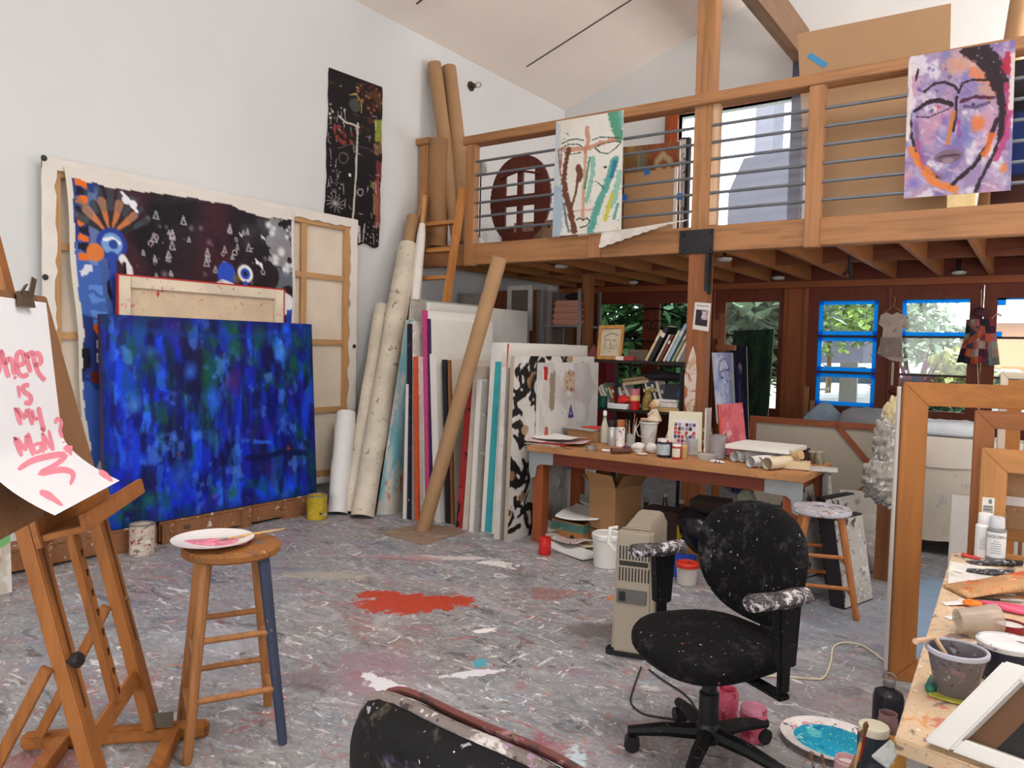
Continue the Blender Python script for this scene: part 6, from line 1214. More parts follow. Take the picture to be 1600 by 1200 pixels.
boxy('wicker_box', 'dull woven box behind the boxes on the upper shelf', (sx_(998, 558, 6.36), 6.38, U), (.20, .10, .10), 0, plain('woven_grey', (100, 86, 74), .9, .25, 40))
o = tag(obj('leaning_card', MB().hexa([V((-3.50, 6.2, U + .001)), V((-3.36, 6.22, U + .001)), V((-3.36, 6.225, U + .001)), V((-3.50, 6.205, U + .001)), V((-3.47, 6.28, U + .14)), V((-3.36, 6.3, U + .03)), V((-3.36, 6.305, U + .03)), V((-3.47, 6.285, U + .14))]), plain('red_brown_card', (96, 44, 34), .6)), 'dark red-brown card leaning left of the portrait frame', 'card')
# card pinned to the post
A = Art(40, 60, (218, 212, 206), 1.55); A.rect(.12, .26, .88, .84, (50, 40, 52), 1, .02).rect(.5, .3, .86, .6, (206, 196, 206), .9, .08).dabs(8, (180, 70, 80), (.02, .06), (.45, .35, .85, .6), .9).line([(.12, .12), (.2, .09), (.3, .13), (.4, .1), (.55, .13), (.7, .1), (.88, .13)], .018, (70, 64, 64), .9, .3)
q = [aY(x, y, 6.0) for x, y in ((1086, 472), (1111, 474), (1107, 518), (1082, 514))]; q = [V((v.x, 6.0, v.z)) for v in q]
tag(canvas('pinned_card', A, bil(*q), .002, (0, -1, 0), edge=(218, 212, 206)), 'white card with a dark picture pinned to the fir post under the loft', 'card')
# ================================================================== UNDER AND BEFORE THE BENCH
p = aZ(946, 836); p = V((-2.59, 5.28, 0)); 
carton('cardboard_box', 'tall open cardboard box under the workbench on a low carton', (-2.63, 5.17, .14), (.26, .30, .33), R(-14), plain('kraft_box', (158, 118, 78), .8, .06, 4))
carton('fruit_carton', 'low brown carton under the tall cardboard box', (-2.58, 5.17, .0), (.34, .36, .138), R(-14), plain('brown_carton', (120, 84, 54), .8, .08, 4), False)
o = carton('fruit_box', 'low carton with a green rim under the left end of the workbench', (-2.91, 5.19, 0), (.30, .44, .17), R(-6), plain('brown_carton_light', (150, 104, 64), .8, .08, 4), False)
gr = obj('green_band', MB().box((-.152, -.222, .10), (.152, -.2195, .16)).box((-.1525, -.2225, .10), (-.1495, .22, .16)).box((.1495, -.2225, .10), (.1525, .22, .16)), plain('teal_green_print', (70, 110, 100), .7)); gr.parent = o; gr2 = obj('hand_hole', MB().cyl((.05, -.2235, .055), (.05, -.2195, .055), .02, n=16), dk); gr2.parent = o
paper('white_sheet', 'large white sheets drooping over the green-rimmed carton under the workbench', (-2.88, 5.17, .19), .34, .46, R(10), wp, .012, .03); paper('torn_sheet', 'crumpled grey sheet behind the drooping white sheets under the workbench', (-2.90, 5.36, .25), .26, .24, R(30), gp_, .01, .05)
mg_ = splat('magazine_pages', (200, 186, 180), [(190, 90, 90), (90, 96, 120), (226, 222, 218)], dens=.6, sc=12, rough=.45)
paper('white_sheet', 'long white folded sheet on the floor before the workbench beside the red jar', aZ(893, 862) + V((0, 0, .002)), .50, .20, R(-22), wp, .012, .012); paper('cream_folder', 'cream folder on the floor beside the white pail', aZ(912, 852) + V((0, .05, .018)), .34, .24, R(-30), plain('cream_card', (216, 200, 168), .7), .008, .006)
paper('magazine', 'glossy pink and grey magazine on the floor left of the white pail', aZ(886, 850) + V((0, .0, .032)), .40, .24, R(-28), mg_, .012, .03); paper('torn_sheet', 'torn grey-white paper peeking above the magazine on the floor', aZ(866, 842) + V((.0, .02, .055)), .2, .2, R(12), gp_, .004, .06)
jar('red jar with a torn label on the floor beside the white folded sheet', 851, 866, .045, .12, splat('red_torn_label', (196, 36, 34), [(214, 206, 200)], dens=.3, sc=14, rough=.4), None, plain('glossy_red', (190, 36, 34), .3))
p = aZ(948, 884); o = thing('plastic_pail', 'white plastic pail with a lid beside the oil heater', 'pail', p); wpl = plain('white_pail_plastic', (214, 212, 206), .4, .03)
obj('pail_body', MB().lathe([(.088, 0), (.092, .004), (.104, .215), (.098, .22)], p, 32), wpl, o); obj('lid', MB().lathe([(.108, .196), (.110, .20), (.110, .226), (.103, .232), (.101, .226), (.002, .226)], p, 32), splat('spotted_lid', (222, 220, 218), [(150, 156, 166)], dens=.12, sc=20, rough=.4), o)
bx = plain('blue_crate', (32, 66, 160), .45, .08)
boxy('blue_box', 'blue plastic box on the floor behind the oil heater', aZ(1050, 903) + V((-.02, .12, 0)), (.22, .20, .115), R(8), bx); p = aZ(1062, 898) + V((.06, .32, 0)); carton('card_box', 'small open cardboard box of purple rags on the floor behind the blue box', p, (.26, .20, .19), R(10), kraftd, False)
rag('purple_rag', 'purple rag spilling from the small cardboard box behind the chair', p + V((0, 0, .13)), .10, splat('purple_rag_cloth', (110, 60, 80), [(150, 96, 110), (80, 40, 60)], dens=.5, sc=14, rough=.9), 3, (1.1, .85, .75))
p = aZ(1073, 912); o = thing('plastic_tub', 'pale plastic tub with a red lid on the floor by the office chair', 'tub', p); obj('tub_body', MB().lathe([(.058, 0), (.062, .004), (.070, .125), (.066, .13)], p, 26), film('milky_plastic', (206, 200, 194), .92, .4), o); obj('lid', MB().lathe([(.073, .112), (.075, .116), (.075, .136), (.068, .142), (.066, .136), (.002, .136)], p, 26), splat('red_lid_spotted', (206, 56, 42), [(60, 36, 36)], dens=.2, sc=12, rough=.4), o)
o = boxy('yellow_sign', 'bright yellow board between the heater and the cardboard box', aZ(1037, 878) + V((.02, .22, 0)), (.06, .02, .22), R(-50), plain('bright_yellow', (216, 190, 40), .5), 'board')
rag('purple_cloth', 'greyish-purple cloth heaped behind the oil heater', aZ(1048, 858) + V((-.05, .25, 0)), .13, splat('mauve_cloth', (122, 98, 104), [(150, 126, 130), (90, 70, 80)], dens=.4, sc=7, rough=.9), 8, (1.5, .8, .7), 'cloth', .55); rag('black_bag', 'glossy black bin bag under the workbench', (-1.69, 5.12, 0), .22, plain('black_polythene', (26, 24, 28), .25, .3), 12, (1.1, .8, .8), 'bag', .6)
for x, y, sx, h_, lab in ((-2.30, 5.36, .30, .30, 'dark box added to deepen the shade under the middle of the workbench'), (-1.95, 5.38, .26, .42, 'taller dark box added to deepen the shade under the workbench, right of the middle one'), (-1.50, 5.40, .22, .36, 'dark box added to deepen the shade under the right end of the workbench')):  # dark boxes added so the space under the bench reads darker
    boxy('dark_carton', lab, (x, y, 0), (sx, .22, h_), R(4), plain('dark_shade_card', (58, 44, 38), .85, .2, 5), group='dark boxes added under the workbench')
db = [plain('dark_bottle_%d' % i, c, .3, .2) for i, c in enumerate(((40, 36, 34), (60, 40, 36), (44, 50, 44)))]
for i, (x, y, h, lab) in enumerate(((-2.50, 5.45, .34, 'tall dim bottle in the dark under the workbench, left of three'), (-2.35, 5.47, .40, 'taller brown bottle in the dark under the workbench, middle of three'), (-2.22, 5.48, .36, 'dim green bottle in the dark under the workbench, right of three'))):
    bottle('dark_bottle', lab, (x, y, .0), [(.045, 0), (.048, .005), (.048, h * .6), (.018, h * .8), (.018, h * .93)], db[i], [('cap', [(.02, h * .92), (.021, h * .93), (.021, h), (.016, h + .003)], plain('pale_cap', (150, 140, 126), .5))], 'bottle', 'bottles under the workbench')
ts = thing('step_stool', 'teal painted step stool in the dark under the workbench', 'stool', (-1.52, 5.22, 0)); tl_ = splat('teal_paint', (62, 120, 112), [(40, 84, 80), (150, 160, 150)], dens=.2, sc=8)
obj('step', MB().box((-1.65, 5.09, .42), (-1.37, 5.34, .45)), tl_, ts, bev=.005)
for a in (-1, 1):
    for b in (-1, 1): obj('leg', MB().bar((-1.61 + a * .16, 5.55 + b * .13, 0), (-1.61 + a * .11, 5.55 + b * .09, .42), .035, .03), tl_, ts)
rag('stuffed_toy', 'grey-green stuffed toy slumped on the teal step stool', (-1.62, 5.13, .45), .06, plain('toy_plush', (124, 128, 112), .95, .3, 30), 15, (1, .9, 1), 'toy')
# ================================================================== RIGHT-HAND TABLE
TZ_ = .70
def tp(x, y, dz=.001): return aZ(x, y, TZ_ + dz)
q = [tp(1488, 862, 0), tp(1398, 1152, 0), tp(1455, 1180, 0)]; dn = (q[2] - q[1]); dn.z = 0; dn.normalize(); fd = (q[0] - q[1]).normalized()
A0, A1 = q[1], q[0]; B0, B1 = A0 + V((.9, -.18, 0)), A1 + V((.9, -.05, 0))
tb_ = thing('paint_table', 'paint-crusted wooden table at the right picture edge covered with tubes and jars', 'table', ((A0 + B1) / 2).xy.to_3d())
ptm = splat('paint_crusted_table_top', (206, 178, 146), [(222, 210, 196), (196, 120, 100), (172, 156, 140), (206, 150, 96), (130, 110, 100)], dens=.42, sc=10)
dz = V((0, 0, .035)); obj('table_top', MB().hexa([A0 - dz, B0 - dz, B1 - dz, A1 - dz, A0, B0, B1, A1]), ptm, tb_, bev=.004)
dw = wood('dark_table_wood', (84, 54, 38), axis=2)
for a in (A0 + V((.09, .08, 0)), A1 + V((.08, -.08, 0)), B0 + V((-.08, .08, 0)), B1 + V((-.08, -.08, 0))): obj('leg', MB().box((a.x - .03, a.y - .03, 0), (a.x + .03, a.y + .03, TZ_ - .035)), dw, tb_)
obj('apron', MB().bar(A0 + V((.10, .07, -.08)), B0 + V((-.08, .08, -.08)), .02, .09), wood('orange_fir', (150, 82, 44), axis=0), tb_); obj('apron', MB().bar(A0 + V((.08, .11, -.08)), A1 + V((.07, -.1, -.08)), .02, .09), wood('orange_fir', (150, 82, 44), axis=1), tb_)
# bottles of paint with printed labels
def text_on(txt, p, rz, size, m, parent, ext=.0003):
    c = bpy.data.curves.new('txt', 'FONT'); c.body = txt; c.size = size; c.align_x = 'CENTER'; c.extrude = ext
    o = bpy.data.objects.new('txt', c); COL.objects.link(o); dg = bpy.context.evaluated_depsgraph_get(); me = bpy.data.meshes.new_from_object(o.evaluated_get(dg)); bpy.data.objects.remove(o)
    me.transform(Matrix.Rotation(rz, 4, 'Z') @ Matrix.Rotation(R(90), 4, 'X')); me.materials.clear(); me.materials.append(m); me.name = 'lettering'
    t = bpy.data.objects.new('lettering', me); COL.objects.link(t); WP[t.name] = V(p); t.parent = parent; t.location = V(p) - WP[parent.name]; return t
prn = plain('black_print', (44, 44, 48), .6)
def flip_bottle(lab, x, y, body, cap, lab_m, ttl, extra):
    p = tp(x, y); h = .15; r = .034
    o = thing('paint_bottle', lab, 'bottle', p)
    obj('bottle_body', MB().lathe([(r * .9, 0), (r, .004), (r, h * .84), (r * .8, h * .90), (r * .5, h * .92)], p, 26), body, o)
    obj('flip_cap', MB().lathe([(r * .78, h * .90), (r * .80, h * .92), (r * .76, h * 1.16), (r * .66, h * 1.19)], p, 22), cap, o)
    an = math.atan2(-p.y, -p.x); lb_ = obj('printed_label', MB().surf(lambda u, v: p + V((math.cos(an - 1.2 + 2.4 * u) * (r + .0006), math.sin(an - 1.2 + 2.4 * u) * (r + .0006), h * (.14 + .66 * v))), 16, 2), lab_m, o)
    f = V((math.cos(an), math.sin(an), 0)) * (r + .0016)
    if ttl: text_on(ttl, p + f + V((0, 0, h * .66)), an + R(90), .0155, prn, o)
    mb = MB(); s = V((-f.y, f.x, 0)).normalized()
    for i in range(6):
        c0 = p + f * 1.02 + V((0, 0, h * (.56 - i * .06))); w = .018 if i else .010; mb.hexa([c0 - s * w, c0 + s * w, c0 + s * w + V((0, 0, .002)), c0 - s * w + V((0, 0, .002))] + [q_ + f * .01 for q_ in (c0 - s * w, c0 + s * w, c0 + s * w + V((0, 0, .002)), c0 - s * w + V((0, 0, .002)))])
    obj('print_lines', mb, plain('grey_print', (120, 122, 128), .6), o); return o
wpl2 = plain('white_bottle_plastic', (226, 224, 222), .35, .02)
flip_bottle('plain white paint bottle, left of the two on the far end of the paint table', 1537, 870, wpl2, wpl2, plain('white_label', (222, 222, 222), .5), None, 0)
flip_bottle('grey-based paint bottle with a pale grey cap, right of the two on the paint table', 1555, 877, plain('grey_bottle_plastic', (124, 124, 128), .4, .03), plain('pale_grey_cap', (196, 198, 202), .35, .03), plain('white_label', (222, 222, 222), .5), 'GOLDEN', 0)
def tube_(lab, a, b, r, m, capm=None, flat=.45, name='paint_tube', cap='cap', seed=1):
    """a squeezed paint tube: round at the cap end a, crimped flat at b"""
    a, b = V(a), V(b); d, x, y = axes(b - a); rr = random.Random(seed); o = thing(name, lab, 'paint tube', a); rows = []
    for t in (0, .06, .15, .35, .6, .85, .97, 1):
        k = .5 if t == 0 else 1; fl = 1 - (1 - .12) * max(0, (t - .1) / .9) ** 1.2; w = (r * k) * (1 + .25 * max(0, t - .3)) * (1 + rr.uniform(-.06, .06))
        c = a + (b - a) * t; hh = r * k * fl * (flat if t > .05 else flat + .2)
        rows.append([c + x * (w * math.cos(2 * math.pi * i / 18)) + V((0, 0, hh + hh * math.sin(2 * math.pi * i / 18) + rr.uniform(0, .0015))) for i in range(18)])
    obj('tube_body', MB().rings(rows), m, o, smooth=70)
    if capm: obj(cap, MB().cyl(a - d * r * 1.1 + V((0, 0, r * .5)), a + d * .004 + V((0, 0, r * .5)), r * .42, n=12), capm, o)
    return o
tube_('red paint tube beside the white bottle on the paint table', tp(1502, 869), tp(1532, 874), .016, plain('red_tube', (200, 58, 44), .4), None, seed=3)
blkt = splat('black_silver_tube', (40, 38, 40), [(206, 206, 208), (150, 150, 152)], dens=.5, sc=38, rough=.35); whc = plain('white_cap', (226, 226, 226), .4)
tube_('longer black and silver paint tube lying behind the orange crumpled tube', tp(1588, 905), tp(1510, 892), .028, blkt, whc, .55, seed=5); tube_('black speckled paint tube lying behind the longer black tube', tp(1585, 884), tp(1514, 880), .024, blkt, plain('black_cap', (34, 32, 34), .4), seed=6)
wpm = splat('smudged_white_paper', (222, 218, 212), [(150, 146, 146), (200, 196, 190)], dens=.3, sc=20)
paper('white_sheet', 'white smudged paper under the paint tubes on the paint table', tp(1522, 902) + V((.02, 0, 0)), .20, .36, R(4), wpm, .002, .004)
crum = splat('orange_smeared_foil', (186, 140, 96), [(220, 110, 40), (150, 124, 92), (214, 170, 130), (206, 90, 50)], dens=.55, sc=16, rough=.4)
tube_('big crumpled orange-smeared paint tube across the paint table', tp(1650, 922, .012), tp(1492, 926, .004), .058, crum, None, .62, seed=8)
o = rag('orange_paint_dab', 'thick dab of orange paint beside the white tubes on the paint table', tp(1521, 948), .022, plain('orange_paint', (232, 122, 28), .35, .2, 40), 5, (1.2, 1, .6), 'paint'); o = rag('pink_paint_brush', 'pink paint-laden palette knife blade at the right of the paint table', tp(1580, 955), .055, plain('hot_pink_paint', (214, 84, 118), .35, .15, 20), 7, (1.6, .5, .22), 'paint')
tube_('small white paint tube left of the orange dab on the paint table', tp(1512, 945), tp(1474, 944), .014, plain('white_tube', (222, 222, 220), .4), None, seed=2); tube_('second small white tube lying nearer, left of the clear glass on the paint table', tp(1506, 965), tp(1479, 966), .012, plain('white_tube', (222, 222, 220), .4), None, seed=9)
paintbrush('paint_knife', 'thin dark palette knife lying between the orange dab and the crumpled tube', tp(1600, 940, .006), tp(1524, 934, .004), plain('dark_handle', (50, 44, 42), .5), .004, .3, hairs=plain('steel_blade', (180, 180, 180), .3, .1, 9, .8))
tube_('rose-smeared crumpled tube at the right edge of the paint table', tp(1640, 962), tp(1580, 948), .022, splat('rose_foil', (170, 110, 112), [(206, 160, 160), (140, 70, 80)], dens=.4, sc=16), None, seed=12)
p = tp(1518, 992); o = thing('glass_tumbler', 'clear smeared glass tumbler lying behind the white-topped paint pail', 'glass', p); ga = V((.8, .45, .12)).normalized()
obj('tumbler_wall', MB().lathe([(.034, -.04), (.036, .0), (.042, .07), (.040, .07), (.033, 0), (.03, -.036)], p + V((0, 0, .044)), 26, ga), film('smeared_glass', (196, 180, 164), .5, .2), o)
p = tp(1577, 985); o = thing('jar_lid', 'red-rimmed jar lid full of white paint behind the paint pail', 'lid', p); obj('rim', MB().lathe([(.040, 0), (.043, .003), (.043, .022), (.039, .022), (.038, .006)], p, 28), splat('red_brown_rim', (130, 40, 44), [(70, 40, 60)], dens=.4, sc=14, rough=.4), o); lbl(obj('paint', MB().lathe([(.038, .014), (.038, .016), (.002, .017)], p, 24), plain('white_paint', (224, 220, 216), .4), o), 'white paint')
p = tp(1572, 1060); o = thing('paint_pail', 'black-smeared paint pail topped with white paint on the paint table', 'pail', p)
obj('pail_body', MB().lathe([(.058, 0), (.060, .003), (.066, .085), (.064, .09)], p, 32), splat('black_blue_smears', (40, 44, 60), [(200, 200, 206), (70, 90, 140)], dens=.35, sc=16, rough=.4), o); obj('rim', MB().lathe([(.068, .082), (.070, .086), (.070, .094), (.064, .096), (.062, .088)], p, 32), splat('smeared_white_rim', (206, 206, 208), [(60, 60, 80), (100, 170, 170)], dens=.35, sc=20, rough=.4), o)
lbl(obj('paint', MB().lathe([(.063, .088), (.063, .092), (.002, .093)], p, 30), splat('white_paint_skin', (232, 230, 230), [(60, 60, 90)], dens=-.02, sc=18, rough=.35), o), 'white paint surface')
p = tp(1492, 1083); o = thing('water_pot', 'cloudy plastic pot of blue-grey paint water on the paint table', 'pot', p); pm = film('cloudy_pot_plastic', (130, 130, 142), .88, .35)
obj('pot_wall', MB().lathe([(.040, 0), (.043, .004), (.062, .098), (.066, .099), (.066, .108), (.061, .108), (.058, .09), (.041, .008)], p, 34), splat('smeared_grey_plastic', (104, 98, 100), [(160, 152, 152), (70, 66, 72), (130, 110, 110)], dens=.5, sc=10, rough=.4), o); obj('rim', MB().lathe([(.0665, .099), (.068, .101), (.068, .109), (.0605, .110), (.060, .106)], p, 34, cap=False), plain('pale_rim', (176, 178, 190), .35, .06), o)
lbl(obj('paint_water', MB().lathe([(.050, .052), (.0505, .056), (.002, .0565)], p, 30), splat('blue_grey_water', (60, 76, 136), [(84, 96, 146)], dens=.3, sc=12, rough=.2), o), 'blue-grey paint water')
a = p + V((-.025, .02, .10)); tag(obj('mixing_stick', MB().tube([p + V((.02, -.01, .03)), p + V((-.05, .03, .113)), aZ(1430, 1002, .832)], [.005, .006, .007], 8), plain('bare_stick', (206, 172, 136), .7)), 'pale mixing stick resting in the cloudy plastic pot', 'stick')
tube_('teal paint tube cap lying left of the cloudy pot', tp(1452, 1083), tp(1463, 1058), .012, plain('teal_cap', (30, 100, 84), .4), None, .8, seed=4)
rag('yellow_green_smear', 'yellow-green dried paint beside the foot of the cloudy pot', tp(1480, 1092), .035, plain('olive_paint', (172, 170, 70), .5, .15, 20), 6, (1.3, .6, .06), 'paint')
# white-edged canvas propped on the near corner, seen from behind
C0 = tp(1450, 1158, .004); C1 = aY(1574, 1034, C0.y + .04); ux = V((.97, -.22, 0)).normalized(); uy = (C1 - C0); uyl = uy.length; uy.normalize(); dn_ = ux.cross(uy).normalized()
if dn_.y > 0: dn_ = -dn_
cv = thing('propped_canvas', 'thick white-edged canvas propped on the near corner of the paint table', 'canvas', C0); wgs = plain('gesso_white', (222, 218, 212), .7, .03)
def cbar(a, b, w): return MB().hexa([C0 + ux * x + uy * y + dn_ * z for z in (-.03, .03) for x, y in ((a[0], a[1]), (b[0], a[1]), (b[0], b[1]), (a[0], b[1]))])
W_ = .42; H_ = uyl
obj('canvas_edge', cbar((0, 0), (.05, H_), 0), wgs, cv, bev=.004); obj('canvas_edge', cbar((.05, 0), (W_, .035), 0), wgs, cv, bev=.004); obj('canvas_edge', cbar((.04, H_ - .035), (W_, H_), 0), wgs, cv, bev=.004); obj('canvas_edge', cbar((W_ - .04, .035), (W_, H_ - .035), 0), wgs, cv, bev=.004)
obj('dark_back', MB().hexa([C0 + ux * x + uy * y + dn_ * z for z in (-.012, -.008) for x, y in ((.10, .035), (W_ - .04, .035), (W_ - .04, H_ - .035), (.10, H_ - .035))]), plain('black_canvas_back', (40, 38, 38), .8, .2), cv)
obj('inner_strip', MB().hexa([C0 + ux * x + uy * y + dn_ * z for z in (-.016, -.010) for x, y in ((.05, .035), (.10, .035), (.10, H_ - .035), (.05, H_ - .035))]), plain('raw_wood_strip', (104, 70, 44), .6), cv)  # brown table tone with the shadow inside the frame painted into it
# jars on a low box in the very corner
jz = .36; q0 = aZ(1378, 1214, jz); boxy('crate', 'low wooden crate carrying brush jars at the bottom right corner of the picture', (q0.x + .0, q0.y - .0, 0), (.17, .18, jz - .002), R(0), wood('crate_wood', (130, 90, 60), axis=0), 'crate')
o = jar('dark teal-smeared jar with a cream lid at the bottom right below the table corner', 0, 0, .040, .135, splat('teal_black_jar', (34, 44, 52), [(24, 90, 120), (60, 60, 64)], dens=.5, sc=14, rough=.3), None, plain('cream_smeared_lid', (206, 198, 176), .5), p=aZ(1362, 1212, jz), name='paint_jar')
o = jar('small pink-rimmed white tub in front of the turquoise platter', 0, 0, .042, .07, plain('pink_white_tub', (214, 170, 172), .4), plain('white_paint', (224, 220, 216), .4), None, p=aZ(1322, 1214, 0))
o = jar('mauve tumbler behind the teal-smeared jar at the table corner', 0, 0, .026, .15, film('mauve_plastic', (150, 116, 116), .8, .3), plain('brown_water', (110, 80, 76), .3), None, p=aZ(1384, 1196, jz))
A = Art(24, 24, (226, 228, 226)); A.wash((190, 206, 200), .5, .65, 4, 4, .8); p = [aZ(*q_) for q_ in ((1362, 1180, .50), (1391, 1155, .51), (1406, 1172, .48), (1388, 1200, .46))]
tag(canvas('paper_card', A, bil(p[0], p[1], p[2], p[3]), .006, (0, -.3, 1)), 'small white card lying over an ochre tub below the table corner', 'card')
jar('ochre-smeared tub under the small white card below the table corner', 0, 0, .035, .10, splat('ochre_tub', (186, 130, 56), [(220, 200, 170)], dens=.4, sc=12), None, plain('ochre_lid', (180, 126, 60), .5), p=aZ(1392, 1216, jz))
for i, (a, b, m_, lab) in enumerate((((1343, 1190, .42), (1354, 1128, .56), plain('red_handle', (176, 44, 36), .4), 'red-handled brush standing beside the teal-smeared jar'), ((1336, 1200, .40), (1349, 1140, .54), woods[0], 'pale brush leaning left of the red-handled brush'), ((1283, 1252, .004), (1266, 1174, .17), woods[3], 'brown brush in front of the turquoise platter, leaning left'), ((1296, 1254, .004), (1284, 1178, .17), woods[0], 'pale brush in front of the turquoise platter, right of the brown one'))):
    paintbrush('paintbrush', lab, aZ(*b), aZ(*a), m_, .005, .18, 'brushes at the bottom right corner')
# ================================================================== WOODEN FRAMES BEHIND THE TABLE
hon = lambda mb: wax(mb, 'honey_wood', (166, 106, 52), dark=.8, stain=.1)
def stand_frame(name, lab, p, al, W, Hh, z0, bw_, dp, c, nm, lean=0.04, extra=True, cat='frame'):
    """a mitred frame standing upright: p its front lower left corner, al its turn"""
    ux = V((math.cos(al), math.sin(al), 0)); nn = V((-ux.y, ux.x, 0)); p = V(p); o = thing(name, lab, cat, p + ux * W / 2)
    def P(x, z, d): return p + ux * x + V((0, 0, z)) + nn * (d + lean * (z - z0))
    for (a, b, c_, d_) in (((0, z0), (bw_, z0 + bw_), (bw_, Hh - bw_), (0, Hh)), ((W - bw_, z0 + bw_), (W, z0), (W, Hh), (W - bw_, Hh - bw_)), ((0, Hh), (bw_, Hh - bw_), (W - bw_, Hh - bw_), (W, Hh)), ((0, z0), (W, z0), (W - bw_, z0 + bw_), (bw_, z0 + bw_))):
        pts = (a, b, c_, d_); m = MB().hexa([P(x, z, 0) for x, z in pts] + [P(x, z, dp) for x, z in pts]); obj('frame_bar', m, wax(m, nm, c, dark=.8, stain=.12), o, bev=.003)
    return o, P
p = aZ(1390, 1062); o, P = stand_frame('picture_frame', 'tallest honey-coloured wooden frame standing on the floor behind the paint table', p, R(17), 1.25, 1.385, 0, .105, .035, (168, 108, 54), 'honey_wood', .0)
m = MB().hexa([P(x, z, d) for d in (.035, .06) for x, z in ((.0, .0), (.0, 1.38), (.03, 1.38), (.03, 0))]); obj('dark_rebate', m, wood('dark_brown_edge', (110, 58, 30), axis=2), o)
m = MB().hexa([P(x, z, d) for d in (.06, .10) for x, z in ((-.012, .02), (-.012, 1.36), (.04, 1.36), (.04, .02))]); lbl(obj('canvas_strip', m, rawl, o), 'strip of raw canvas at the frame edge')
a = aY(1524, 641, 3.78); o, P = stand_frame('picture_frame', 'darker wooden frame in the middle of the three behind the paint table', (a.x, a.y, .0), R(10), .9, a.z, .0, .075, .03, (146, 90, 50), 'brown_wood', .0)
a = aY(1534, 700, 3.68); o, P = stand_frame('picture_frame', 'front light-wood frame with a barcode sticker behind the paint table', (a.x, a.y, 0), R(6), .8, a.z, .60, .095, .03, (180, 126, 74), 'light_honey_wood', .0)
st_ = obj('sticker', MB().hexa([P(x, z, d) for d in (-.0006, .0002) for x, z in ((.012, .845), (.055, .845), (.055, .925), (.012, .925))]), plain('sticker_white', (222, 220, 212), .5), o); mb = MB()
for k in range(9): z = .852 + k * .0045; mb.hexa([P(x, zz, d) for d in (-.0012, -.0004) for x, zz in ((.016, z), (.050, z), (.050, z + (.0028 if k % 3 else .0015)), (.016, z + (.0028 if k % 3 else .0015)))])
obj('barcode', mb, prn, st_); obj('print_mark', MB().hexa([P(x, zz, d) for d in (-.0012, -.0004) for x, zz in ((.034, .900), (.046, .900), (.046, .918), (.034, .918))]), plain('grey_print', (120, 122, 128), .6), st_)
a = aY(1562, 729, 3.95); o, P = stand_frame('stretcher_frame', 'small stretched canvas seen from behind through the barcode frame', (a.x - .03, a.y, 0), R(6), .6, a.z + .03, .70, .05, .03, (160, 110, 62), 'honey_wood2', .0, cat='canvas'); obj('linen', MB().hexa([P(x, z, d) for d in (.03, .034) for x, z in ((0, .7), (.6, .7), (.6, a.z + .02), (0, a.z + .02))]), splat('stained_linen', (170, 130, 92), [(110, 84, 66), (196, 160, 120)], dens=.35, sc=9), o); lbl(obj('red_white_rag', MB().hexa([P(x, z, d) for d in (-.01, .0) for x, z in ((-.0, .86), (.5, .86), (.5, .89), (0, .9))]), splat('white_red_cloth', (214, 206, 202), [(196, 60, 60)], dens=.4, sc=12), o), 'white cloth strip with red')
a = aY(1564, 581, 4.7); o, P = stand_frame('worn_frame', 'white-worn wooden frame rising behind the tallest frame at the right edge', (a.x, a.y, 0), R(8), .7, a.z, .0, .035, .03, (206, 190, 170), 'chipped_white_wood', .0); a2, P2_ = P, P
for (x0, z0, x1, z1) in ((.035, .04, .10, a.z - .04), (.10, a.z - .10, .6, a.z - .04)): m = MB().hexa([P(x, z, d) for d in (.004, .028) for x, z in ((x0, z0), (x1, z0), (x1, z1), (x0, z1))]); obj('inner_bar', m, hon(m), o)
p = aZ(1479, 908); pt = aY(1486, 776, p.y); tag(obj('primed_board', MB().hexa([V((p.x, p.y, .0)), V((p.x + 1.0, p.y - .05, 0)), V((p.x + 1.0, p.y, 0)), V((p.x, p.y + .05, 0)), V((pt.x, p.y + .06, pt.z)), V((p.x + 1, p.y + .01, pt.z)), V((p.x + 1, p.y + .06, pt.z)), V((pt.x, p.y + .11, pt.z))]), plain('grey_white_panel', (206, 200, 194), .7, .03), bev=.003), 'big pale board standing behind the wooden frames', 'board')
# ================================================================== SEATING AND STORAGE NEAR THE DOORS
dsh = splat('drop_cloth', (210, 200, 186), [(190, 182, 174), (196, 186, 168), (178, 174, 174)], dens=.3, sc=3, rough=.9)
so_ = thing('draped_sofa', 'sofa with its back draped in a cream drop cloth, seen through the tall frame', 'sofa', (.1, 6.9, 0))
obj('frame_box', MB().box((-.80, 6.52, .13), (.95, 7.35, .42)), plain('sofa_dark', (92, 84, 78), .9), so_, bev=.02)
def cl(u, v): return V((-.84 + 1.83 * u + .008 * math.sin(v * 9), 6.475 + .010 * math.sin(u * 31) * (v) + (.07 if v < .05 else 0), .915 + .012 * math.sin(u * 7) - v * (.80 + .012 * math.sin(u * 17))))
obj('drop_cloth', MB().surf(cl, 60, 24, .008, (0, 1, 0)), dsh, so_, smooth=60); obj('cloth_flap', MB().surf(lambda u, v: V((-.845 + 1.835 * u, 6.462 + .006 * math.sin(u * 23 + 1) * v, .905 - v * (.22 + .012 * math.sin(u * 13)))), 50, 10, .006, (0, 1, 0)), plain('cream_sheet', (214, 204, 192), .9, .05, 3), so_, smooth=60)
obj('back', MB().box((-.82, 6.49, .13), (.96, 6.72, .90)), plain('sofa_dark', (92, 84, 78), .9), so_, bev=.03)
for x in (-.76, .9):
    for y in (6.56, 7.3): obj('leg', MB().cyl((x, y, 0), (x, y, .13), .025), dw, so_)
obj('seat_cushion', MB().box((-.78, 6.72, .42), (.93, 7.33, .56)), plain('sofa_grey', (150, 146, 144), .9), so_, bev=.04)
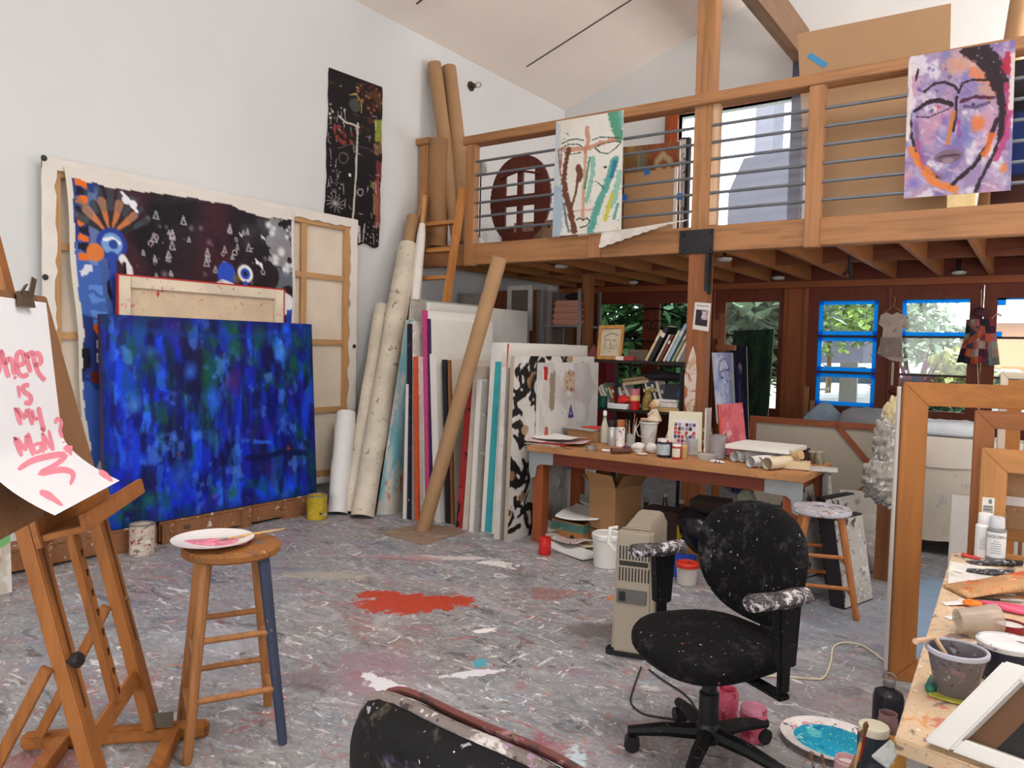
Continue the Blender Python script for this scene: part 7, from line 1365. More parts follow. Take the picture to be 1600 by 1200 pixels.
def pillow(name, lab, c, s, rot, m):
    mb = MB().ell((0, 0, 0), (s[0] / 2, s[1] / 2, s[2] / 2), None, 28, 16, .55); M_ = Matrix.Translation(V(c)) @ Euler(rot).to_matrix().to_4x4()
    for v in mb.b.verts: v.co.z += .008 * math.sin(v.co.x * 40) * math.cos(v.co.y * 37)
    bmesh.ops.transform(mb.b, matrix=M_, verts=mb.b.verts); return tag(obj(name, mb, m, smooth=70), lab, 'pillow')
pwm = plain('crumpled_white_cotton', (206, 210, 216), .9, .06, 9, bump=.3); pbl = plain('pale_blue_cotton', (158, 176, 194), .9, .08, 9, bump=.3); pgr = plain('pale_grey_cotton', (176, 178, 184), .9, .06, 8, bump=.3)
a = aY(1482, 664, 6.75); pillow('pillow', 'white crumpled pillow lying along the top of the draped sofa', (a.x, 6.66, .955), (.62, .30, .13), (0, 0, R(3)), pwm)
ch = boxy('blanket_chest', 'low wooden chest under the windows behind the linen-backed canvas', (-1.65, 8.35, 0), (1.3, .55, .60), 0, wood('red_brown_fir', (112, 50, 28), dark=.7, stain=.3, axis=0), 'chest')
a = aY(1286, 652, 8.25); pillow('pillow', 'pale blue pillow standing on its corner under the blue-taped door', (a.x, 8.30, .80), (.36, .36, .12), (R(80), R(45), 0), pbl); a = aY(1357, 656, 8.2); pillow('pillow', 'long pale grey pillow lying below the door between the dresses', (a.x, 8.28, .80), (.58, .34, .34), (R(8), 0, R(-6)), pgr)
rag('red_shawl', 'dark red cloth hanging off the end of the draped sofa', (-.80, 6.40, .60), .16, plain('crimson_cloth', (146, 24, 36), .85, .12), 5, (.75, .35, 1.05), 'cloth'); rag('white_bundle_rag', 'white rags bunched on the floor end of the draped sofa', (-.86, 6.40, .30), .11, lump, 8, (.6, .5, 1.3), 'rag')
# linen-backed canvas with brown bars
YL = 6.72; lc = thing('stretched_canvas', 'linen canvas with brown stretcher bars and a diagonal brace, right of the workbench', 'canvas', (-1.55, YL, 0)); x0, x1, zt = aY(1172, 650, YL).x, aY(1389, 662, YL).x, .945; rbw = lambda mb: wax(mb, 'red_brown_bar', (134, 72, 42), stain=.1)
obj('linen', MB().box((x0 + .004, YL + .02, .01), (x1 - .004, YL + .024, zt - .004)), plain('grey_linen', (164, 154, 140), .9, .05, 30), lc); w_ = .055
for a, b in (((x0, YL, 0), (x0 + w_, YL + .02, zt)), ((x1 - w_, YL, 0), (x1, YL + .02, zt)), ((x0 + w_, YL, zt - w_), (x1 - w_, YL + .02, zt)), ((x0 + w_, YL, 0), (x1 - w_, YL + .02, w_))): m = MB().box(a, b); obj('stretcher_bar', m, rbw(m), lc, bev=.003)
a, b = aY(1305, 662, YL), aY(1372, 742, YL); m = MB().bar((a.x, YL + .008, a.z), (b.x, YL + .008, b.z), .045, .016, up=(0, 1, 0)); obj('brace', m, wood('red_brown_bar', (134, 72, 42), stain=.1, axis=0), lc)
a, b = aY(1338, 772, YL), aY(1374, 748, YL); m = MB().bar((a.x, YL + .008, a.z), (b.x, YL + .008, b.z), .045, .016, up=(0, 1, 0)); obj('brace', m, wood('red_brown_bar', (134, 72, 42), stain=.1, axis=0), lc)
obj('white_edge', MB().box((x1, YL - .002, 0), (x1 + .006, YL + .04, zt)), wht, lc)
# wrapped bundle by the frame
pb = thing('wrapped_bundle', 'bundle wrapped in crinkled grey plastic hanging left of the tallest frame', 'bundle', (-.80, 5.30, .0)); plm = splat('crinkled_plastic', (156, 150, 142), [(222, 222, 224), (110, 106, 104), (190, 186, 176)], dens=.5, sc=11, rough=.25)
def lumpy(c, r, st_, seed, m, nm):
    rr = random.Random(seed); mb = MB().ell((0, 0, 0), (1, 1, 1), None, 60, 44); ph_ = [(V((rr.gauss(0, 1), rr.gauss(0, 1), rr.gauss(0, 1))) * 6, rr.uniform(0, 6)) for _ in range(12)]
    for v in mb.b.verts: k = 1 + .26 * sum(abs(math.sin(v.co.dot(a) + b)) - .5 for a, b in ph_) / 3; v.co = V((c[0] + v.co.x * r * st_[0] * k, c[1] + v.co.y * r * st_[1] * k, c[2] + v.co.z * r * st_[2] * k))
    return obj(nm, mb, m, pb, smooth=80)
c1 = aY(1393, 700, 5.35); lumpy((c1.x - .005, 5.42, c1.z), .15, (.65, .8, 1.2), 4, plm, 'plastic_wrap'); c1 = aY(1386, 752, 5.3); lumpy((c1.x, 5.36, c1.z), .14, (.95, .9, 1.0), 9, plm, 'plastic_wrap'); c1 = aY(1400, 660, 5.4); lumpy((c1.x, 5.45, c1.z), .11, (.75, .8, 1.2), 14, splat('cream_stuffing', (206, 192, 150), [(226, 222, 214), (170, 150, 110)], dens=.4, sc=9, rough=.8), 'stuffing')
obj('board', MB().box((-.86, 5.52, 0), (-.66, 5.56, 1.05)), wood('brown_board', (130, 82, 48), axis=2), pb)
# painted box canvases leaning by the second stool, papers in the corner
blf = splat('white_black_abstract', (186, 182, 176), [(60, 56, 58), (140, 134, 128), (214, 210, 206)], dens=.45, sc=9)
def box_canvas(lab, p, ux, uy, W, Hh, lean, dep=.07):
    p = V(p); ux = V(ux).normalized(); nn = V(uy).normalized(); o = thing('box_canvas', lab, 'canvas', p, 'black-edged canvases by the second stool')
    def P(x, z, d): return p + ux * x + V((0, 0, z)) + nn * (lean * z + d)
    m = MB().hexa([P(x, z, d) for z in (0, Hh) for x, d in ((0, 0), (W, 0), (W, dep), (0, dep))]); obj('black_edge', m, blk, o, bev=.003)
    obj('painted_face', MB().hexa([P(x, z, d) for z in (.012, Hh - .012) for x, d in ((W + .001, .008), (W + .004, .008), (W + .004, dep - .008), (W + .001, dep - .008))]) if 0 else MB().hexa([P(x, z, d) for z in (.01, Hh - .01) for x, d in ((.01, -.004), (W - .01, -.004), (W - .01, .001), (.01, .001))]), blf, o)
    return o
box_canvas('nearer black-edged box canvas with a white abstract face behind the second stool', aZ(1312, 962) + V((.0, .12, 0)), (.30, .95, 0), (-.95, .30, 0), .34, .52, .18, .09); box_canvas('taller black-edged box canvas leaning further back toward the workbench', aZ(1262, 915) + V((-.05, .15, 0)), (.30, .95, 0), (-.95, .30, 0), .42, .66, .14, .09); box_canvas('middle black-edged box canvas between the two others behind the second stool', aZ(1290, 930) + V((.0, .22, 0)), (.30, .95, 0), (-.95, .30, 0), .38, .56, .16, .06)
crp = splat('grey_white_papers', (178, 172, 164), [(206, 202, 196), (140, 132, 126)], dens=.4, sc=6, rough=.9)
for i, (a, b, c_, d_, lab) in enumerate((((1312, 765), (1382, 770), (1378, 838), (1330, 830), 'large grey paper sheet leaning against the linen-backed canvas'), ((1322, 800), (1378, 806), (1374, 888), (1340, 880), 'folded white paper sheet lower in the corner behind the second stool'))):
    yy = 6.35 - i * .22; q = [aY(*k, yy + (.12 if j < 2 else 0)) for j, k in enumerate((a, b, c_, d_))]
    q[2].z = q[3].z = .012
    tag(obj('paper_sheet', MB().surf(lambda u, v: bil(*q)(u, v) + V((0, -.03 * math.sin(v * 3.1), 0)), 8, 8, .02, (0, 1, 0)), crp, smooth=60), lab, 'paper', 'grey papers in the corner')
rag('corner_rags', 'heap of grey-white rags on the floor in the corner behind the second stool', aZ(1352, 900) + V((-.06, .18, 0)), .15, crp, 17, (1, .8, .9), 'rag', .35); boxy('brown_board', 'brown wooden board standing left of the tallest frame', aZ(1388, 893) + V((.02, .06, 0)), (.10, .03, .62), R(10), wood('brown_board', (130, 82, 48), axis=2), 'board')
# ================================================================== ON THE LOFT
A = Art(100, 172, (230, 224, 210), 1.72)
A.wash((236, 232, 222), .5, .7, 5, 5, .8).line([(.02, .05), (.05, .3), (.03, .6)], .05, (178, 196, 212), .6, .8).line([(.06, .6), (.08, .8), (.04, .98)], .09, (150, 178, 204), .75, .8).line([(.85, .0), (.9, .12), (.97, .22)], .07, (64, 150, 116), .85, .5).line([(.93, .02), (.98, .12)], .05, (90, 168, 150), .7)
co_ = (206, 132, 104)
A.line([(.12, .245), (.3, .265), (.46, .275)], .032, co_, .8, .5).line([(.46, .28), (.65, .25), (.9, .235)], .034, co_, .8, .5).line([(.48, .1), (.5, .2), (.47, .3)], .036, co_, .75, .5, .03).line([(.47, .3), (.46, .55), (.45, .86)], .022, co_, .7, .6).line([(.3, .8), (.45, .8), (.6, .8)], .012, co_, .6)
gd = (46, 70, 62)
for pts in ([(.10, .2), (.2, .178), (.33, .18), (.43, .2)], [(.06, .245), (.22, .215), (.35, .225), (.43, .26)], [(.13, .27), (.25, .305), (.4, .30)], [(.56, .21), (.68, .195), (.86, .215), (.97, .23)], [(.6, .275), (.72, .25), (.9, .25), (.98, .265), (.9, .31), (.8, .345), (.68, .325), (.6, .275)]): A.line(pts, .0085, gd, .9, .5)
br_ = (110, 62, 42)
A.line([(.21, .25), (.17, .38), (.15, .5), (.18, .64), (.27, .8), (.33, .97)], .032, br_, .95, .5, .045).line([(.37, .42), (.39, .47), (.38, .53)], .045, br_, .95, .4).line([(.36, .55), (.33, .66), (.28, .76)], .018, br_, .95).line([(.05, .25), (.07, .35), (.1, .48)], .012, (140, 84, 66), .8).line([(.1, .24), (.1, .4)], .010, (140, 84, 66), .8)
tl2 = (66, 160, 148)
A.line([(.53, .36), (.5, .48), (.47, .62)], .016, (58, 140, 96), .9, .5).line([(.57, .36), (.58, .5), (.5, .72)], .035, (104, 180, 160), .7, .6).line([(.9, .4), (.84, .52), (.76, .64), (.66, .78), (.56, 1)], .05, tl2, .85, .5).line([(.9, .42), (.86, .54)], .03, (48, 120, 156), .9).line([(.97, .52), (.93, .66), (.86, .78)], .045, (110, 188, 170), .7, .7).line([(.87, .7), (.82, .8), (.78, .9)], .03, (206, 200, 60), .9, .4).line([(.95, .78), (.9, .9)], .02, tl2, .8)
A.line([(.36, .875), (.41, .862), (.46, .885), (.51, .868), (.56, .895), (.52, .935), (.42, .945)], .010, (50, 56, 48), .9).line([(.16, .72), (.2, .86), (.25, .97)], .018, (90, 108, 130), .8).line([(.62, .56), (.7, .6), (.76, .64)], .006, gd).dabs(26, (60, 70, 66), (.005, .012), (.55, .5, 1, 1), .8).disc(.76, .455, .03, (44, 50, 46), ry=.011).dabs(12, (40, 44, 42), (.006, .012), (.1, .1, .2, .22), .8)
def hung(n, px4, A, lab, y=5.962, cat='painting'):
    q = [aY(*p, y) for p in px4]; return tag(canvas(n, A, bil(*q), .012, (0, -1, 0)), lab, cat)
hung('face_painting', ((869, 190), (974, 172), (970, 359), (863, 370)), A, 'pale face painting with teal and brown strokes hung outside the loft railing')
A = Art(118, 160, (150, 128, 170), 1.42)
A.wash((178, 156, 190), .46, .62, 6, 7, .8).wash((126, 100, 160), .54, .68, 6, 7, .8).wash((206, 150, 170), .56, .7, 5, 6, .7).wash((222, 214, 222), .6, .72, 8, 9, .8).wash((110, 116, 180), .62, .74, 5, 5, .7)
for _ in range(110):
    x, y = nr.rand(), nr.rand(); a_ = -.9 + .6 * nr.rand(); l = .04 + .1 * nr.rand()
    A.line([(x, y), (x + l * math.cos(a_), y - l * .7 * math.sin(a_))], .004 + .009 * nr.rand(), [(196, 184, 206), (120, 98, 150), (170, 140, 190), (206, 170, 190), (110, 106, 160), (222, 214, 220)][nr.randint(6)], .45, 1.3)
A.line([(.45, .1), (.6, .09), (.75, .2), (.82, .32)], .10, (206, 150, 124), .75, .8).line([(.62, .17), (.78, .25)], .04, (224, 122, 82), .8, .7).disc(.5, .12, .05, (210, 140, 100), al=.7, soft=.7)
dk_ = (42, 26, 34)
A.line([(.58, .02), (.7, .08), (.8, .2), (.88, .34), (.92, .5), (.9, .62)], .07, dk_, .97, .5, .03).line([(.72, .02), (.85, .14), (.92, .3)], .05, dk_, .95, .5).dabs(7, (190, 180, 186), (.005, .012), (.65, .02, .95, .4), .7)
A.line([(.94, .12), (.97, .2)], .06, (186, 30, 60), .9, .6).line([(.93, .3), (.97, .45), (.95, .62), (.86, .78)], .03, (186, 56, 116), .85, .7).line([(.985, .1), (.985, .45)], .025, (226, 214, 208), .9, .6)
A.line([(.04, .4), (.05, .55), (.12, .72), (.22, .82), (.34, .88)], .014, dk_, .9, .6).line([(.1, .5), (.12, .66), (.2, .78), (.38, .88)], .02, (120, 90, 130), .6).line([(.85, .52), (.8, .66), (.68, .8), (.55, .88), (.44, .95)], .022, dk_, .95, .6).line([(.9, .62), (.82, .78), (.72, .92), (.68, 1)], .018, dk_, .9, .6)
A.line([(.17, .26), (.26, .215), (.36, .215), (.46, .25), (.5, .3)], .014, dk_, .95, .5).line([(.5, .3), (.53, .24), (.62, .225), (.78, .245)], .011, dk_, .95).line([(.08, .39), (.2, .335), (.32, .335), (.44, .375)], .018, dk_, .97, .5, .026).line([(.52, .365), (.64, .345), (.82, .365)], .018, (84, 30, 60), .97, .5).line([(.1, .43), (.22, .445), (.42, .40)], .007, (70, 60, 90)).disc(.27, .395, .032, (214, 190, 196)).disc(.25, .4, .022, (110, 100, 130)).disc(.31, .38, .02, (206, 80, 90)).line([(.56, .4), (.66, .415), (.78, .395)], .016, (80, 66, 106), .8).disc(.64, .395, .02, (70, 60, 90))
A.line([(.48, .33), (.48, .45), (.46, .56)], .016, dk_, .95).line([(.46, .43), (.43, .55), (.41, .64)], .02, (206, 120, 50), .9).line([(.5, .5), (.52, .6)], .02, (150, 60, 140), .7)
A.disc(.42, .735, .13, (112, 88, 108), ry=.05, j=.15).line([(.3, .735), (.42, .725), (.54, .73)], .008, (70, 44, 64)).line([(.3, .73), (.38, .695), (.42, .705), (.47, .69), (.55, .725)], .014, (124, 100, 120)).disc(.42, .76, .06, (150, 120, 134), ry=.02)
A.disc(.68, .53, .09, (222, 118, 66), ry=.07, al=.85, soft=.6, j=.3).line([(.06, .66), (.16, .78), (.3, .9), (.5, .97)], .035, (232, 124, 48), .9, .7).line([(.82, .62), (.76, .74)], .03, (232, 112, 44), .85, .6).disc(.93, .85, .06, (226, 122, 60), al=.9, j=.4, soft=.5).line([(.12, .6), (.18, .8)], .012, (196, 60, 130), .7)
A.rect(0, 0, .045, .6, (222, 212, 206), .8, .06).dabs(10, (200, 70, 140), (.005, .012), (.0, .3, .4, .8), .6).disc(.1, .9, .09, (120, 104, 190), al=.7, soft=.7).line([(.1, .1), (.08, .17)], .012, dk_).dabs(14, (90, 80, 140), (.01, .03), (.1, .1, .5, .3), .5)
hung('purple_face_painting', ((1420, 89), (1587, 62), (1579, 297), (1412, 310)), A, 'purple and orange face painting hung outside the loft railing at the right')
# kraft board with two strips of blue tape
yk = 6.42; a, b, c_, d_ = aY(1246, 53, yk + .16), aY(1486, 5, yk + .16), aY(1480, 322, yk), aY(1262, 338, yk)
for q in (c_, d_): q.z = 2.545
kb = thing('kraft_board', 'very large brown board with blue tape standing on the loft behind the railing', 'board', ((c_.x + d_.x) / 2, yk, 2.545)); obj('sheet', MB().hexa([d_, c_, c_ + V((0, .012, 0)), d_ + V((0, .012, 0)), a, b, b + V((0, .012, 0)), a + V((0, .012, 0))]), plain('kraft_board_brown', (170, 136, 102), .8, .05, 1.4), kb)
n_ = (b - a).cross(d_ - a).normalized(); n_ = n_ if n_.y < 0 else -n_
mb = MB(); t0, t1 = aP(1264, 86, a, n_), aP(1291, 103, a, n_); mb.bar(t0 + n_ * .002, t1 + n_ * .002, .045, .002, up=n_); obj('masking_tape', mb, plain('blue_tape_strip', (64, 140, 190), .7), kb)
ac = thing('plastic_sheet', 'clear plastic sheet hung inside the loft railing in front of the upstairs window', 'sheet', (-1.85, LF + .1, 2.55)); x0, x1 = aY(1119, 300, 6.1).x, aY(1266, 300, 6.1).x
obj('clear_film', MB().surf(lambda u, v: V((x0 + (x1 - x0) * u, LF + .10 + .01 * math.sin(u * 6), 2.55 + .93 * v)), 12, 6), film('clear_film', (214, 216, 226), .22, .15), ac)
# oval red-brown panel with four openings
yo = 6.9; c = aY(812, 300, yo); rx, rz_ = .40, .475; mb = MB(); N = 90
hol = [(-.20, -.035, .05, .30), (.035, .20, .05, .32), (-.20, -.035, -.36, -.07), (.035, .20, -.36, -.07)]
for i in range(N):
    xa, xb = -rx + 2 * rx * i / N, -rx + 2 * rx * (i + 1) / N; xm = (xa + xb) / 2; hz = rz_ * math.sqrt(max(0, 1 - (abs(xm) / rx) ** 2.3)); cuts = sorted((h[2], h[3]) for h in hol if h[0] < xm < h[1]); z = -hz
    for lo, hi in cuts:
        if lo > z: mb.box((c.x + xa, yo, 3.20 + z), (c.x + xb, yo + .03, 3.20 + min(lo, hz)))
        z = max(z, hi)
    if hz > z: mb.box((c.x + xa, yo, 3.20 + z), (c.x + xb, yo + .03, 3.20 + hz))
bmesh.ops.translate(mb.b, verts=mb.b.verts, vec=V((0, 0, 2.54 + rz_ - 3.20 + .12)))
ov = thing('oval_window_frame', 'oval dark red-brown wooden panel with four openings on the loft', 'frame', (c.x, yo, 2.54)); obj('oval_panel', mb, wood('mahogany', (96, 44, 32), axis=2), ov, smooth=0)
obj('foot', MB().box((c.x - .3, yo - .02, 2.541), (c.x + .3, yo + .05, 2.67)), wood('mahogany', (96, 44, 32), axis=0), ov); obj('moulding', MB().tube([(c.x - .26, yo - .012, 2.54 + rz_ * 1.78), (c.x, yo - .016, 2.54 + rz_ * 1.9), (c.x + .26, yo - .012, 2.54 + rz_ * 1.78)], .014, 6), wood('mahogany', (96, 44, 32), axis=0), ov)
lk = splat('lichen_paper', (186, 160, 126), [(90, 70, 50), (214, 200, 170)], dens=.4, sc=10)
boxy('map_board', 'speckled tan board behind the lower openings of the oval panel', (c.x, yo + .35, 2.545), (.62, .02, .40), 0, lk, 'board'); boxy('wooden_bench', 'dark wooden bench behind the oval panel on the loft', (c.x - .25, yo + .8, 2.545), (.9, .3, .42), 0, wood('mahogany', (96, 44, 32), axis=0), 'bench')
p = aY(750, 346, 6.6); tag(obj('spray_tin', MB().lathe([(.05, 0), (.052, .005), (.052, .10), (.04, .12), (.02, .14), (.02, .17)], (p.x, 6.6, 2.545), 20), splat('blue_white_tin', (206, 208, 212), [(60, 90, 150)], dens=.5, sc=14, rough=.35)), 'blue and white tin on the loft floor beside the left railing post', 'tin')
o = thing('clip_lamp', 'silver clip lamp on a thin stand left of the oval panel', 'lamp', (aY(752, 240, 6.7).x, 6.7, 2.545)); px_ = aY(752, 240, 6.7).x; obj('stand', MB().cyl((px_, 6.7, 2.545), (px_, 6.7, 3.40), .008).lathe([(.09, 2.545), (.08, 2.56), (.01, 2.57)], (px_, 6.7, 0), 16), steel, o); obj('lamp_head', MB().box((px_ - .06, 6.66, 3.40), (px_ + .06, 6.74, 3.55)), plain('silver_can', (186, 186, 184), .35, .1, 9, .5), o, bev=.012)
# pictures stacked behind the railing
A = Art(60, 50, (150, 110, 66), .85); A.wash((170, 150, 70), .5, .62, 3, 3, .8).wash((110, 60, 40), .5, .65, 4, 4, .8).rect(.5, 0, 1, .55, (160, 76, 50), .8, .1).line([(.6, .2), (.72, .12), (.86, .2), (.75, .34), (.6, .22)], .03, (200, 180, 130), .9).line([(.3, .1), (.32, .4)], .02, (190, 170, 120), .7).rect(.3, .1, .4, .3, (110, 130, 140), .6)
y1 = 6.62; q = [aY(*p, y1) for p in ((972, 230), (1062, 221), (1062, 340), (972, 346))]
for k in (2, 3): q[k].z = 2.545
tag(canvas('brown_painting', A, bil(*q), .03, (0, -1, 0)), 'brown and red painting standing behind the cardboard sheet on the loft', 'painting')
y2 = 6.50; a, b = aY(976, 270, y2), aY(1054, 262, y2); cs = thing('cardboard_sheet', 'tan cardboard sheet with blue tape dabs leaning behind the railing beside the pale face painting', 'board', ((a.x + b.x) / 2, y2, 2.545)); obj('sheet', MB().box((a.x, y2, 2.545), (b.x, y2 + .012, b.z)), plain('tan_cardboard', (186, 144, 104), .8, .05, 3), cs); obj('white_edge', MB().box((b.x, y2, 2.545), (b.x + .03, y2 + .02, b.z + .01)), wht, cs)
mb = MB()
for x, y in ((1011, 268), (976, 309), (1062, 307)): p = aY(x, y, y2 - .004); mb.box((p.x - .028, y2 - .004, p.z - .03), (p.x + .028, y2 - .001, p.z + .03))
obj('masking_tape', mb, plain('blue_tape_dab', (50, 120, 196), .7), cs)
x0, x1 = aY(1061, 270, 6.72).x, aY(1077, 270, 6.72).x; bx_ = thing('black_edged_canvas', 'black-edged canvas with speckled face between the pictures and the roof post', 'canvas', ((x0 + x1) / 2, 6.7, 2.545)); zt = aY(1070, 219, 6.72).z
obj('speckled_face', MB().box((x0, 6.68, 2.545), (x1 - .02, 6.72, zt)), splat('white_black_speckle', (206, 200, 196), [(50, 50, 60), (90, 90, 96)], dens=.4, sc=14), bx_); obj('black_edge', MB().box((x1 - .02, 6.67, 2.545), (x1 + .01, 6.73, zt + .01)).box((x0, 6.67, zt), (x1 - .02, 6.73, zt + .012)), blk, bx_)
fr_ = splat('felted_paper', (206, 200, 192), [(180, 172, 164)], dens=.4, sc=14, rough=.95); a, b = aY(938, 372, 5.93), aY(1078, 350, 5.97)
tag(obj('fibrous_sheet', MB().surf(lambda u, v: V((a.x + (b.x - a.x) * u, 5.955 - .05 * v * (1 - u) + .02 * math.sin(u * 5) - .05 * u * v, 2.585 - .045 * (1 - u) - v * (.13 * (1 - u) ** 1.5 + .012 * abs(math.sin(u * 31)) + .012))), 40, 8, .008, (0, 1, 0)), fr_, smooth=60), 'white fibrous paper sheet drooping over the loft beam left of the black bracket', 'sheet')
# kraft tubes in the loft corner
def ktube(lab, p0, p1, r, m=kraft):
    p0, p1 = V(p0), V(p1); d, x, y = axes(p1 - p0); n = 22; o = MB().rings([[p + (x * math.cos(2 * math.pi * k / n) + y * math.sin(2 * math.pi * k / n)) * q for k in range(n)] for p, q in ((p0, r), (p0 + (p1 - p0) * .4, r * 1.02), (p1, r), (p1, r * .86), (p0, r * .86), (p0, r))], False)
    return tag(obj('kraft_tube', o, m), lab, 'tube', 'kraft tubes on the loft')
tA, tB_ = aX(681, 100, -5.40), aX(697, 102, -5.36)
ktube('left one of the two tall kraft tubes leaning on the white wall above the loft', (-5.075, 6.20, 2.58), (-5.405, tA.y - .02, tA.z), .072); ktube('right one of the two tall kraft tubes leaning on the white wall above the loft', (-4.925, 6.20, 2.58), (-5.38, tB_.y + .07, tB_.z), .078)
x = -5.275; ktube('short wide kraft tube with a torn top standing beside the newel post', (x + .0, 6.10, 2.545), (x - .01, 6.10, 3.66), .105, kraftd)
ktube('kraft tube leaning high behind the purple painting at the right picture edge', (-.42, 7.0, 2.545), (-.24, 7.25, 4.7), .07)
A = Art(30, 40, (34, 32, 38), 1.3); A.rect(0, .35, 1, .75, (30, 60, 140), .9, .06).dabs(10, (170, 180, 190), (.01, .03), (0, 0, 1, .6), .8).rect(0, .78, 1, 1, (90, 44, 34), .9, .03); q = [V((-.36, 6.5, 3.62)), V((.7, 6.5, 3.62)), V((.7, 6.45, 2.55)), V((-.36, 6.45, 2.55))]
tag(canvas('dark_painting', A, bil(*q), .03, (0, -1, 0)), 'dark painting with a blue band behind the railing at the right picture edge', 'painting')
boxy('cream_board', 'cream board standing in for a bright window gap under the purple painting', (-.70, 8.2, 2.545), (.26, .03, .75), 0, plain('bright_gap_cream', (232, 214, 160), .4), 'board')  # stands in for a bright window glimpse, brightness put into its colour
# ladder through the loft opening
ld = thing('loft_ladder', 'fir ladder rising through the loft opening beside the newel post', 'ladder', (-5.05, 5.45, 0)); t_, b_ = V((0, 5.955, 3.08)), V((0, 5.36, 0))
for x in (-5.33, -4.83): m = MB().bar(V((x, b_.y, .01)), V((x, t_.y, t_.z)), .04, .09, up=(0, 1, 0)); obj('side_rail', m, wood('ladder_fir', (186, 124, 66), axis=2), ld, bev=.004)
for k in range(10): z = .22 + k * .28; y = b_.y + (t_.y - b_.y) * z / t_.z; m = MB().box((-5.31, y - .045, z - .018), (-4.85, y + .045, z + .018)); obj('rung', m, wood('ladder_fir', (186, 124, 66), axis=0), ld)
# ================================================================== UNDER THE LOFT, AT THE BACK
cb = lambda n: plain('dim_brown_card', (112, 72, 46), .8, .08, 4)
boxy('storage_cabinet', 'tall brown cabinet standing against the left wall under the loft', (-5.05, 7.55, 0), (.75, .8, 2.16), 0, wood('cabinet_wood', (118, 70, 42), axis=2), 'cabinet'); o = thing('framed_picture', 'white picture frame leaning on the brown cabinet under the loft', 'frame', (-4.85, 7.1, 0)); a = aY(793, 447, 7.08); b = aY(828, 489, 7.08)
for m in (MB().frame((a.x, 7.08, b.z - .2), (b.x + .02, 7.08, a.z), .05, .03, 1),): obj('frame_bars', m, plain('white_lacquer', (196, 192, 188), .5), o)
obj('picture', MB().box((a.x + .05, 7.1, b.z - .15), (b.x - .03, 7.11, a.z - .05)), plain('grey_picture', (104, 92, 82), .6), o); boxy('grey_canvas', 'dull grey canvas leaning on the left wall behind the ladder', (-5.30, 6.75, 0), (.30, .03, 2.10), R(20), plain('grey_canvas_face', (140, 134, 128), .8), 'canvas'); obj('stand', MB().box((a.x + .02, 7.09, 0), (a.x + .06, 7.11, b.z - .19)).box((b.x - .06, 7.09, 0), (b.x - .02, 7.11, b.z - .19)), plain('white_lacquer', (196, 192, 188), .5), o)
rk = thing('storage_rack', 'metal storage rack of folded towels hung with plastic under the loft', 'rack', (-4.32, 7.35, 0)); al_ = plain('aluminium', (140, 138, 140), .4, .1, 8, .6)
for x in (-4.62, -4.14):
    for y in (7.15, 7.6): obj('upright', MB().box((x - .015, y - .015, 0), (x + .015, y + .015, 2.15)), al_, rk)
for z in (.4, 1.0, 1.36, 1.74): obj('shelf', MB().box((-4.62, 7.15, z), (-4.14, 7.6, z + .02)), al_, rk)
obj('plastic_curtain', MB().surf(lambda u, v: V((-4.66 + .05 * math.sin(u * 9), 7.10 + u * .5, 2.18 - v * 1.0)), 20, 6).surf(lambda u, v: V((-4.64 + u * .16, 7.10 + .03 * math.sin(u * 14), 2.2 - v * .9)), 14, 6), film('dusty_plastic', (150, 146, 144), .35, .2), rk, smooth=70)
for k in range(4): boxy('towel', ['lowest', 'second lowest', 'second highest', 'topmost'][k] + ' folded pinkish towel of the pile on the storage rack', (-4.33, 7.32, 1.765 + k * .068), (.40 - .02 * k, .30, .064), R(2 * k), plain('pink_towel', (190, 134, 112), .95, .1, 10), 'towel', 'folded towels on the rack', bev=.024)
boxy('green_striped_cloth', 'pale green striped folded cloth under the towels on the rack', (-4.34, 7.3, 1.385), (.26, .24, .10), 0, plain('green_stripe_cloth', (120, 150, 120), .9, .3, 24), 'cloth', bev=.02); rag('grey_pillow', 'grey-white crumpled cloth below the green cloth on the rack', (-4.36, 7.3, 1.02), .17, pgr, 4, (1.2, .9, .8), 'cloth'); rag('dark_box_pile', 'dark lumpy bag on top of the storage rack', (-4.30, 7.35, 1.765 + .29), .07, plain('black_cloth', (40, 34, 38), .9, .2), 3, (2, 1.2, .5), 'bag')
boxy('under_loft_post', 'plain fir post under the loft left of the first glazed door', (aY(918, 500, 7.3).x, 7.3, 0), (.10, .10, 2.325), 0, wood('brown_fir', (140, 88, 52), axis=2), 'post'); boxy('red_storage_bag', 'dark red bag behind the towel rack', (-4.0, 7.55, 0), (.12, .3, 1.75), 0, plain('dark_red_cloth', (110, 26, 34), .9), 'bag', bev=.04)
# iron headboard before the left doors
ih = thing('iron_headboard', 'black wrought-iron headboard with scrolls in front of the left glazed doors', 'headboard', (-3.95, 8.6, 0)); Xc = -3.95; arc = [(Xc - .62 + 1.24 * t, 8.6, 1.80 + .22 * math.sin(math.pi * t)) for t in [i / 16 for i in range(17)]]; ir = plain('wrought_iron', (28, 26, 26), .5, .15, 9, .5)
obj('top_rail', MB().tube(arc, .011, 8), ir, ih); obj('cross_rail', MB().tube([(Xc - .62, 8.6, 1.62), (Xc + .62, 8.6, 1.62)], .011, 8), ir, ih)
for s in (-1, 1): obj('leg', MB().tube([(Xc + s * .62, 8.6, 0), (Xc + s * .62, 8.6, 1.80)], .013, 8), ir, ih); obj('scroll', MB().tube([(Xc + s * (.05 + .10 * (1 - t) * math.cos(7 * t)), 8.6, 1.80 + .10 * (1 - t) * math.sin(7 * t)) for t in [i / 18 for i in range(19)]], .007, 6), ir, ih)
